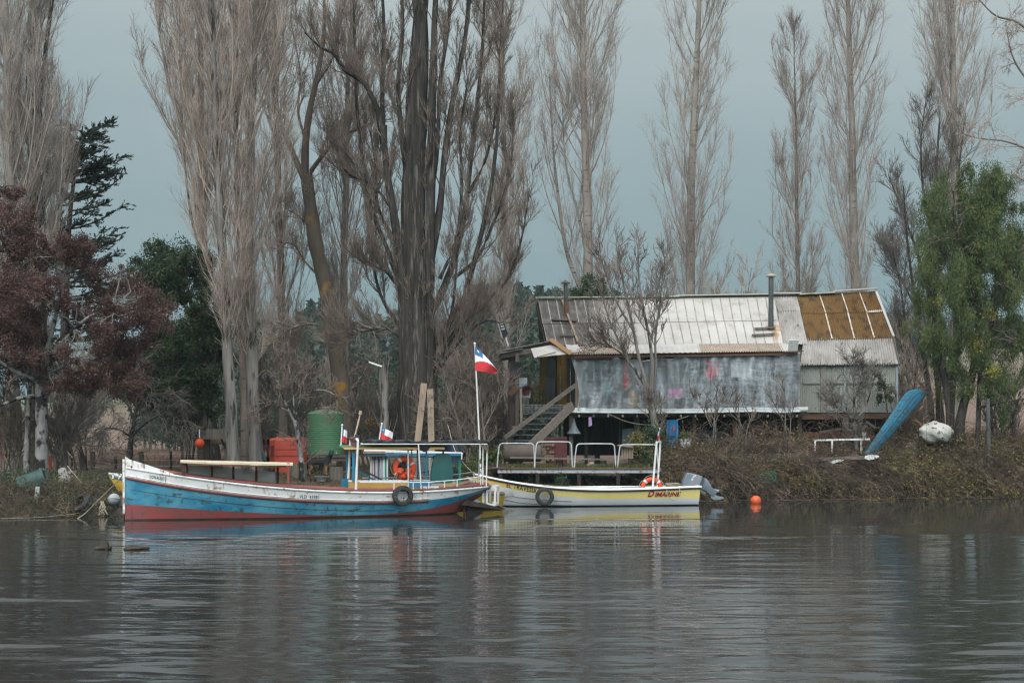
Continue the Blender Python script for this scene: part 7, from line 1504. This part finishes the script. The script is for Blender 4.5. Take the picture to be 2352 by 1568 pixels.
def under_house():
    def cloth(name, lab, poly, col, Y_, cat='cloth', th=.03):
        ps = [P(x, y, Y_) for x, y in poly]; c = sum(ps, Vector()) / len(ps); g = MB(); g.prism([(p.x - c.x, p.z - c.z) for p in ps], c, (1, 0, 0), (0, 0, 1), th, bevel=.08); return tag(g.build(name, mat('fabric' + str(len(MATS)), col, tuple(k * .7 for k in col), 2.5, (3, 1, .6), rough=.9)), lab, cat)
    # blue overalls hanging on a line
    root = thing('blue_overalls', 'bright blue overalls hanging on the line under the house', 'overalls', tuple(P(1545, 1000, 59.3))); bm_ = mat('overall_blue', (.022, .12, .26), (.03, .17, .33), 2, (2, 1, .7), rough=.9); mm = MB()
    def fn(u, v): x0 = 1531 + 1.5 * math.sin(v * 3) - 3 * v; x1 = 1557 + 1 * math.sin(v * 4); return P(lerp(x0, x1, u), lerp(964, 1029, v), 59.3 + .05 * math.sin(u * 11 + v * 2) + .02 * math.sin(v * 9))
    mm.grid(fn, 24, 24); mm.grid(lambda u, v: fn(u, v) + Vector((0, .05, 0)), 12, 12); mm.build('fabric', bm_, root, 'all'); MB().bar(P(1548, 978, 59.2), P(1548.5, 988, 59.2), .05, .02, (0, 1, 0)).build('red_tab', flag_red, root); MB().box(P(1541, 1003, 59.22), (.36, .02, .10)).build('pocket', mat('pocket_dark', (.01, .04, .09), rough=.9), root)
    pts = [P(1393, 948, 59.5), P(1440, 968, 59.4), P(1490, 975, 59.4), P(1540, 968, 59.4), P(1582, 955, 59.5)]; tag(MB().tube([Vector(p) for p in smooth_path([tuple(p) for p in pts], 24)], .010, 5).build('clothes_line', rope_m, None, True), 'thin sagging washing line under the middle of the house', 'rope')
    cloth('lilac_bag', 'small lilac bag hanging under the house', [(1352, 958), (1358, 957), (1360, 976), (1352, 980)], (.38, .26, .48), 59.6, 'bag')
    root = thing('net_bag', 'grey mesh bag hanging open under the floor beside the stilt', 'bag', tuple(P(1322, 990, 60.0))); mm = MB(); c = P(1318, 990, 60.0); mm.lathe([(.03, .55), (.06, .40), (.12, .2), (.22, .02), (.30, -.1), (.24, -.13), (.01, -.12)], c, n=14); mm.build('mesh_bag', mat('net_grey', (.16, .19, .20), (.10, .12, .13), 8, rough=.8), root, True)
    # old bath and scrap behind the overalls
    cloth('pale_tarp', 'crumpled pale blue tarp draped under the house beside the leafy shrub', [(1430, 985), (1455, 983), (1460, 996), (1492, 986), (1496, 1012), (1470, 1025), (1428, 1018)], (.085, .12, .14), 61.0, 'tarp', .12)
    cloth('grey_sheet', 'grey sheet hanging under the house right of the bucket', [(1598, 986), (1668, 990), (1664, 1022), (1600, 1024)], (.075, .09, .11), 61.5, 'sheet')
    cloth('cardboard_sheet', 'plain brown cardboard sheet leaning under the house', [(1779, 1008), (1824, 1003), (1834, 1034), (1784, 1034)], (.33, .215, .13), 59.6, 'cardboard', .02)
    rg = np.random.default_rng(3); v = Veg(); n = 520; c = np.array(P(1754, 1020, 59.7)); st = c + rg.normal(size=(n, 3)) * [.32, .15, .2]; d = rg.normal(size=(n, 3)) * [.35, .2, .8] + [0, 0, .4]; B = grow(st, d, rg.uniform(.25, .6, n), 4, 0, .15, rg); v.tubes(B, np.linspace(.008, .003, 4)[None] * np.ones((n, 1)), 3)
    o = v.build('brushwood_pile', mat('brush_brown', (.10, .055, .04), (.06, .04, .03), 3, rough=.95)); tag(o, 'pile of reddish brown brushwood left of the cardboard', 'brushwood', kind='stuff')
    rt = thing('slatted_bench', 'red brown slatted bench back under the right end of the house', 'bench', tuple(P(1920, 1030, 60.5)))
    for i, y in enumerate((996, 1006, 1014, 1024)): MB().bar(P(1842, y + 1, 60.6), P(2000, y - 1, 60.6), .05, .17).build('slat', mat('bench_red', (.16, .06, .04), (.11, .045, .034), 2, rough=.8) if i == 0 else MATS['bench_red'], rt)
    for x in (1850, 1925, 1992): MB().bar(P(x, 1036, 60.66), P(x, 990, 60.66), .08, .08, (0, 1, 0)).build('leg', wood_d, rt)
    rt = thing('white_rail', 'low white pipe railing before the red slatted bench', 'railing', tuple(P(1935, 1040, 59.0)))
    MB().bar(P(1870, 1010.5, 58.9), P(1998, 1008, 58.9), .07, .07).build('top_rail', whitep, rt)
    for x in (1872, 1911, 1978): MB().bar(P(x, 1040, 58.9), P(x, 1011, 58.9), .065, .065, (0, 1, 0)).build('upright', whitep, rt)
    for (a, b, w_, lab) in (((1882, 993), (1935, 984), .12, 'loose grey plank lying level under the right end of the house'), ((1960, 1030), (1992, 970), .12, 'loose plank slanting up under the right end of the house'), ((1990, 968), (2010, 982), .10, 'short plank slanting down beside the blue leaning boat')): tag(MB().bar(P(*a, 60.2), P(*b, 60.3), w_, .06, (0, 1, 0)).build('loose_plank', wood_g), lab, 'plank', 'loose planks under the house')
    mm = MB(); mm.box(P(1982, 1003, 60.0), (.22, .2, .32)); mm.box(P(1982, 1003, 60.0) + Vector((0, 0, .18)), (.24, .22, .04)); tag(mm.build('white_box', whitep), 'small white box beside the slanting plank', 'box')
    # timber retaining wall on the right bank
    rt = thing('retaining_wall', 'grey plank retaining wall half hidden by brambles below the house', 'retaining wall', tuple(P(1800, 1060, 57.5)))
    for (x0, x1, y0, y1, h_, m_) in ((1640, 1860, 1046, 1044, .14, wood_gx), (1690, 1850, 1053, 1052, .16, concrete), (1740, 1985, 1061, 1050, .14, wood_gx), (1750, 1900, 1069, 1066, .16, concrete), (1540, 1620, 1085, 1085, .2, concrete)): MB().bar(P(x0, y0, 57.6), P(x1, y1, 57.8), .16, h_).build('wall_plank', m_, rt)
    for x in (1700, 1770, 1845): MB().bar(P(x, 1080, 57.7), P(x, 1044, 57.7), .14, .14, (0, 1, 0)).build('wall_post', wood_g, rt)
    for (pts, lab, Y_) in (([(1903, 1060), (1926, 1055), (1938, 1057), (1930, 1060), (1912, 1064)], 'flat scrap of pale board on the right bank below the white railing', 57.6), ([(1984, 1052), (2000, 1047), (2020, 1048), (2012, 1053), (1996, 1056)], 'torn white scrap of foam on the right bank below the blue boat', 57.7)):
        ps = [P(x, y, Y_) for x, y in pts]; mm = MB(); n = len(ps); mm.add(ps + [p + Vector((.02, .35, .05)) for p in ps], [tuple(range(n))] + [tuple(range(n, 2 * n))] + [(i, (i + 1) % n, n + (i + 1) % n, n + i) for i in range(n)]); tag(mm.build('scrap', whitep), lab, 'scrap', 'scraps on the right bank')
    mm = MB(); rr = random.Random(5); c = P(1765, 1094, 56.3)
    for k in range(14): torus(mm, c + Vector((rr.uniform(-.2, .2), rr.uniform(-.1, .1), rr.uniform(-.12, .12))), rr.uniform(.1, .2), .018, (1, rr.uniform(-.5, .5), rr.uniform(-.5, .5)), (rr.uniform(-.6, .6), -1, rr.uniform(-.3, .8)), 14, 4)
    tag(mm.build('net_heap', mat('net_green', (.05, .20, .13), (.03, .14, .10), 6, rough=.9), None, True), 'tangle of green netting caught in the brambles', 'net')
    # blue rowing boat stood on end against a post
    Y_ = 58.8; rt = thing('blue_rowing_boat', 'battered blue rowing boat propped up on end beside the house', 'boat', tuple(P(2000, 1042, Y_)))
    bp = painted('rowboat_blue', (.010, .105, .175), (.018, .14, .215), (.045, .06, .07), (.05, .05, .05), amt=.58, streak=.62, rough=.75)
    lc = smooth_path([(x, y, 0) for x, y in ((1984, 1043), (2006, 1010), (2022, 986), (2035, 967), (2053, 941), (2070, 915), (2087, 897.5), (2106, 893))], 30); rc = smooth_path([(x, y, 0) for x, y in ((2010, 1043), (2036, 1013), (2057, 989), (2076, 968), (2093, 949), (2112, 925), (2125, 908), (2133, 900))], 30)
    def hp(u, v, o=0):
        f = u * 28.999; k = int(f); L_, R_ = lc[k] + (lc[k + 1] - lc[k]) * (f - k), rc[k] + (rc[k + 1] - rc[k]) * (f - k); q = L_ + (R_ - L_) * v
        return P(q[0], q[1], Y_ - .25 + .55 * u + .12 * v - o)
    mm = MB(); mm.grid(lambda u, v: hp(u, v, .22 * math.sin(math.pi * min(1, .08 + v * .92)) ** .45 * (1 - .35 * u ** 5) + .012 * abs(math.sin(v * 15.7))), 40, 30); mm.grid(lambda u, v: hp(u, v, .02), 20, 4); mm.build('hull', bp, rt, True)
    mm = MB(); mm.tube([hp(u, 1, .06) for u in np.linspace(0, 1, 30)], .035, 6); mm.build('gunwale', wood_d, rt, True)
    mm = MB(); mm.tube([hp(u, .48, .235 * (1 - .35 * u ** 5)) for u in np.linspace(.03, .97, 30)], .022, 6); mm.build('keel', bp, rt, True)
    mm = MB(); c = P(2150, 993, 59.6); mm.ball((0, 0, 0), 1, 16, sq=(.70, .6, .44)); rg = random.Random(4)
    for i, v in enumerate(mm.v): p = v; mm.v[i] = p * (1 + .12 * math.sin(p.x * 9 + p.z * 5) * math.cos(p.y * 7 + 1) + .05 * math.sin(p.z * 23 + p.x * 11)) + c
    tag(mm.build('white_boulder', mat('chalky_white', (.52, .50, .46), (.40, .39, .35), 2, rough=.95, c3=(.035, .033, .03), s3=3.4, st3=(1, 1, 1.8), lo3=.60, hi3=.64, bmp=.8, bd=.05), None, 'all'), 'large white rounded boulder with dark cracks beside the blue boat', 'boulder')
    mm = MB(); pts = [P(2100, 965, 60.5), P(2112, 972, 60.4), P(2119, 985, 60.3), P(2123, 1002, 60.2)]; mm.tube(pts, .07, 8); tag(mm.build('rusty_pipe', rust, None, True), 'curved rusty pipe behind the blue leaning boat', 'pipe')
    mm = MB(); c = gpt(2090, 60.2); mm.tube([c, c + Vector((0, 0, .9))], [.42, .36], 14); mm.lathe([(.36, .9), (.30, .93), (.01, .94)], c, n=14); tag(mm.build('tree_stump', BARK['brown'], None, True), 'broad stump behind the blue leaning boat', 'tree stump')
    v = Veg(); path = pxpath([(2273, 1155), (2271, 1030), (2269, 915)], 59.6, 12); trunk_mesh(v, path, .10, .08, 10, 1.0, np.random.default_rng(1), .03); o = v.build('bank_post', barkmat('grey_post_bark', (.095, .10, .105), (.065, .067, .07), (.035, .033, .03)), None, True); tag(o, 'pale round post standing in the undergrowth at the right bank', 'post')
    fr_ = [(2074, 715), (2082, 747), (2110, 700), (2066, 800), (2092, 820), (2068, 880), (2104, 760), (2120, 780)]
    return fr_
under_house()
def left_bank():
    Y = 58.6; rt = thing('wire_fence', 'weathered post and wire fence along the dry field at the left', 'fence', tuple(gpt(300, Y)))
    ps = []
    for (x, yt, r) in ((211, 1037, .10), (264, 1047, .05), (323, 1037, .10), (391, 1036, .05), (459, 1036, .11), (160, 1040, .08)):
        g = gpt(x, Y, -.2); t_ = P(x + 1, yt, Y); MB().tube([g, lerp(g, t_, .5) + Vector((.03, 0, 0)), t_], r, 9).build('fence_post', wood_g if r > .06 else wood_d, rt, True); ps.append((x, t_))
    ps.sort(key=lambda q: q[0])
    for dz in (.1, .35, .6, .85): mm = MB(); mm.tube([p + Vector((0, -.09, -dz)) for _, p in ps], .006, 4); mm.build('wire', steel, rt, True)
    g = gpt(2334, 61.5, -.2); tag(MB().tube([g, P(2335, 985, 61.5)], .09, 8).build('fence_post', wood_g, None, True), 'lone weathered fence post in the field at the far right', 'post')
    # float, raft and tyre at the bow of the launch
    rt = thing('concrete_raft', 'low concrete block landing at the left water edge behind the launch bow', 'landing', tuple(P(258, 1170, 45.6))); Yr = 45.4
    for (x0, x1, y0, y1, m_) in ((221, 250, 1163, 1187, concrete), (251, 284, 1163, 1187, concrete), (258, 286, 1151, 1162, mat('pale_block', (.22, .24, .25), (.16, .17, .18), 3, rough=.8))): c = (P(x0, y0, Yr) + P(x1, y1, Yr)) / 2; d = P(x1, y1, Yr) - P(x0, y0, Yr); MB().box(c + Vector((0, .5, 0)), (abs(d.x), 1.0, abs(d.z))).build('block', m_, rt)
    for i in range(5): MB().bar(P(210 + i * 3, 1146 + i * 3, Yr + .5), P(288, 1140 + i * 4.5, Yr + .2), .10, .05).build('deck_plank', wood_gx, rt)
    c = P(262, 1146, Yr - .2); r = 13.5 / FPX * Yr; rt = thing('grey_float', 'round silver grey metal float on the landing behind the launch bow', 'float', tuple(c)); MB().ball(c, r, 12).build('shell', mat('silver_float', (.34, .36, .37), (.24, .26, .27), 2, rough=.5, c3=(.12, .12, .12), s3=4, lo3=.62, hi3=.7), rt, True); mm = MB(); torus(mm, c, r * 1.0, .02, (1, 0, 0), (0, .3, 1), 28, 6); mm.build('seam_ring', steel, rt, True)
    tyre('tilted black tyre on the landing at the left water edge', P(186, 1157, 45.2), .40, .22, .26, (.75, 0, .55), (-.45, -.55, .6))
    def rope(lab, pts, r=.016): tag(MB().tube([Vector(p) for p in smooth_path([tuple(p) for p in pts], 24)], r, 6).build('mooring_rope', rope_m, None, True), lab, 'rope', 'mooring and fender ropes')
    rope('mooring rope from the launch bow down across the landing to the water', [P(286, 1087, 42.75), P(250, 1125, 43.4), P(222, 1152, 43.9), P(196, 1178, 44.2), P(168, 1197, 43.6)])
    rope('taut rope from the left bank down to the landing', [P(155, 1070, 48), P(190, 1112, 47), P(208, 1135, 46.2)]); rope('thin dark rope lying along the left water edge', [P(-10, 1190, 43.6), P(80, 1188, 43.8), P(190, 1177, 45)], .007); rope('pale rope slanting from the jetty tree to the launch stern', [P(1028, 975, 55), P(1060, 1058, 50), P(1112, 1110, 47.6)], .014); rope('rope from the launch stern along the water to the yellow skiff', [P(1136, 1158, 47.8), P(1190, 1172, 49), P(1260, 1176, 50)], .012)
    rr = random.Random(7); mm = MB(); c = P(237, 1158, 45.0)
    for k in range(7): mm.tube([c + Vector((rr.uniform(-.1, .1), 0, .1)), c + Vector((rr.uniform(-.12, .12), -.03, -.08)), c + Vector((rr.uniform(-.15, .15), 0, -.32))], .018, 5)
    tag(mm.build('rope_knot', rope_m, None, True), 'frayed rope knot hanging on the landing', 'rope', 'mooring and fender ropes')
    rt = thing('tipped_drum', 'green drum lying tipped beside the mottled trunk', 'drum', tuple(P(70, 1110, 46.4))); c = P(74, 1108, 46.4); ax = Vector((.9, .2, .32)).normalized(); u = ax.cross(Vector((0, 1, 0))).normalized(); w_ = ax.cross(u); mm = MB(); n = 26; R_ = .33; vs = []
    for (q, l) in ((.9, -.42), (1, -.40), (1, -.12), (1.03, -.10), (1, -.08), (1, .2), (1.03, .22), (1, .24), (1, .42), (.93, .44), (.9, .38), (.02, .38)): vs += [c + ax * l + (u * math.cos(2 * math.pi * j / n) + w_ * math.sin(2 * math.pi * j / n)) * R_ * q for j in range(n)]
    mm.add(vs, [(i * n + j, i * n + (j + 1) % n, (i + 1) * n + (j + 1) % n, (i + 1) * n + j) for i in range(11) for j in range(n)] + [tuple(range(n))]); mm.build('shell', mat('drum_green', (.040, .085, .075), (.028, .058, .052), 3, rough=.6), rt, True)
    tag(MB().bar(P(80, 1186, 45.3), P(87, 1117, 45.3), .13, .05, (0, 1, 0)).build('white_plank', mat('plank_white', (.42, .45, .46), (.30, .31, .31), 4, (1, 1, .4), .7)), 'white painted plank standing in the water edge left of the mottled trunk', 'plank')
    for (x, y0, y1, Y_, lab) in ((4, 1052, 1030, 52, 'orange topped marker stake at the left edge of the photo'), (115, 1075, 1046, 52, 'orange marker stake right of the mottled trunk')):
        r = thing('marker_stake', lab, 'stake', tuple(gpt(x, Y_)), 'orange marker stakes'); MB().bar(gpt(x, Y_, -.1), P(x, y0 + 4, Y_), .07, .07, (0, 1, 0)).build('stake', wood_g, r); MB().bar(P(x, y0 + 6, Y_ - .03), P(x, y1, Y_ - .03), .10, .10, (0, 1, 0)).build('orange_band', orange_m, r)
    mm = MB(); mm.bar(P(143, 1087, 49.5), P(170, 1100, 49.2), .3, .14); mm.bar(P(150, 1083, 49.6), P(171, 1084, 49.4), .3, .1); tag(mm.build('red_white_plank', painted('plank_red_white', (.45, .44, .42), (.25, .06, .05), (.2, .08, .06), amt=.6)), 'red and white painted timber lying on the left bank', 'timber')
    mm = MB(); c = P(149, 1100, 47.8); mm.tube([c + Vector((-.15, .2, .3)), c + Vector((0, 0, 0)), c + Vector((.1, -.1, -.35))], [.14, .20, .16], 12); tag(mm.build('pale_sack', mat('sack_pale', (.30, .29, .27), (.2, .19, .17), 4, rough=.95), None, True), 'pale slumped sack on the left bank', 'sack')
    # driftwood
    rg = np.random.default_rng(2)
    for k, (pts, lab) in enumerate((([(218, 1261), (232, 1260), (246, 1263), (252, 1262)], 'curled dark driftwood stick with a pale broken end, floating'), ([(288, 1262), (300, 1260), (318, 1263), (340, 1262)], 'low dark driftwood log floating right of the curled stick'))):
        Y_ = CH * FPX / 262; q = [P(x, y, Y_) for x, y in pts]; mm = MB(); mm.tube([Vector((p.x, p.y + .05 * i, .02 + .02 * (i % 2))) for i, p in enumerate(q)], [.05, .07, .06, .03], 8)
        if k == 0: mm.tube([Vector((PX(244, Y_), Y_, .0)), Vector((PX(249, Y_), Y_, .06)), Vector((PX(247, Y_), Y_ - .02, .17)), Vector((PX(243, Y_), Y_, .20))], [.03, .03, .022, .01], 7)
        else: mm.ball(Vector((PX(314, Y_), Y_, .03)), .09, 6, sq=(1.5, 1, .6)); mm.ball(Vector((PX(296, Y_), Y_, .02)), .08, 6, sq=(1.6, 1, .6))
        tag(mm.build('driftwood', mat('wet_driftwood' + str(k), (.018, .015, .012), (.045, .032, .022), 5, rough=.6), None, True), lab, 'driftwood', 'driftwood on the river')
    for k, (x, w_, h_, Y_, lab) in enumerate(((706, .34, .36, 50.6, 'cut stump at the waterside behind the forward awning'), (752, .30, .30, 50.4, 'cut stump at the waterside left of the pipe arch'), (686, .30, .5, 53.9, 'short log post beside the red booth'), (772, .26, .45, 54.2, 'short log post under the right of the tank stand'))):
        g = gpt(x, Y_, -.1); mm = MB(); mm.tube([g, g + Vector((0, 0, h_ + .1))], [w_ * 1.1, w_], 12); tag(mm.build('stump', wood_g, None, True), lab, 'stump', 'stumps along the bank')
    # dark overalls hanging in the porch, hat on the post
    r = thing('dark_waterproofs', 'dark green waterproof jacket and trousers hanging in the porch', 'waterproofs', tuple(P(1262, 890, 60.8))); Y_ = 60.8
    def pr(n_, pts, m_, th): ps = [P(x, y, Y_) for x, y in pts]; c = sum(ps, Vector()) / len(ps); MB().prism([(p.x - c.x, p.z - c.z) for p in ps], c, (1, 0, 0), (0, 0, 1), th, bevel=.15).build(n_, m_, r, True)
    pr('jacket', [(1262, 822), (1268, 822), (1276, 832), (1277, 868), (1253, 868), (1254, 838), (1258, 830)], mat('jacket_dark_green', (.015, .03, .022), (.02, .025, .025), 3, rough=.6), .22); pr('trousers', [(1253, 868), (1276, 868), (1274, 915), (1266, 916), (1264, 885), (1261, 916), (1252, 912)], mat('trousers_black', (.02, .022, .026), rough=.6), .2)
    mm = MB(); c = P(1186, 847, 59.45); mm.lathe([(.02, .13), (.12, .12), (.15, .0), (.30, -.04), (.31, -.03), (.14, .02)], c, axis='Y', n=20); tag(mm.build('black_hat', black, None, True), 'black brimmed hat hung on the porch post', 'hat')
    mm = MB(); mm.lathe([(.11, -.22), (.13, .2), (.14, .22), (.11, .22)], P(1183, 990, 59.4), n=16); tag(mm.build('striped_jar', mat('jar_white', (.5, .45, .42), (.32, .16, .12), 3, (.3, .3, 4), .5), None, True), 'pale striped jar at the foot of the log post', 'jar')
left_bank()
# ------------------------------------------------------------------ damp air between the banks and the hills
def haze():
    m = bpy.data.materials.new('damp_air'); m.use_nodes = True; t = m.node_tree; t.nodes.clear(); o = t.nodes.new('ShaderNodeOutputMaterial'); v = t.nodes.new('ShaderNodeVolumePrincipled')
    v.inputs['Color'].default_value = (.54, .66, .70, 1); v.inputs['Density'].default_value = .0003; v.inputs['Anisotropy'].default_value = 0
    t.links.new(v.outputs[0], o.inputs['Volume'])
    mm = MB(); mm.box((0, 345, 42), (2600, 730, 90)); ob = mm.build('haze', m); tag(ob, 'thin damp haze over the river and the far wood', 'haze', kind='stuff')
haze()
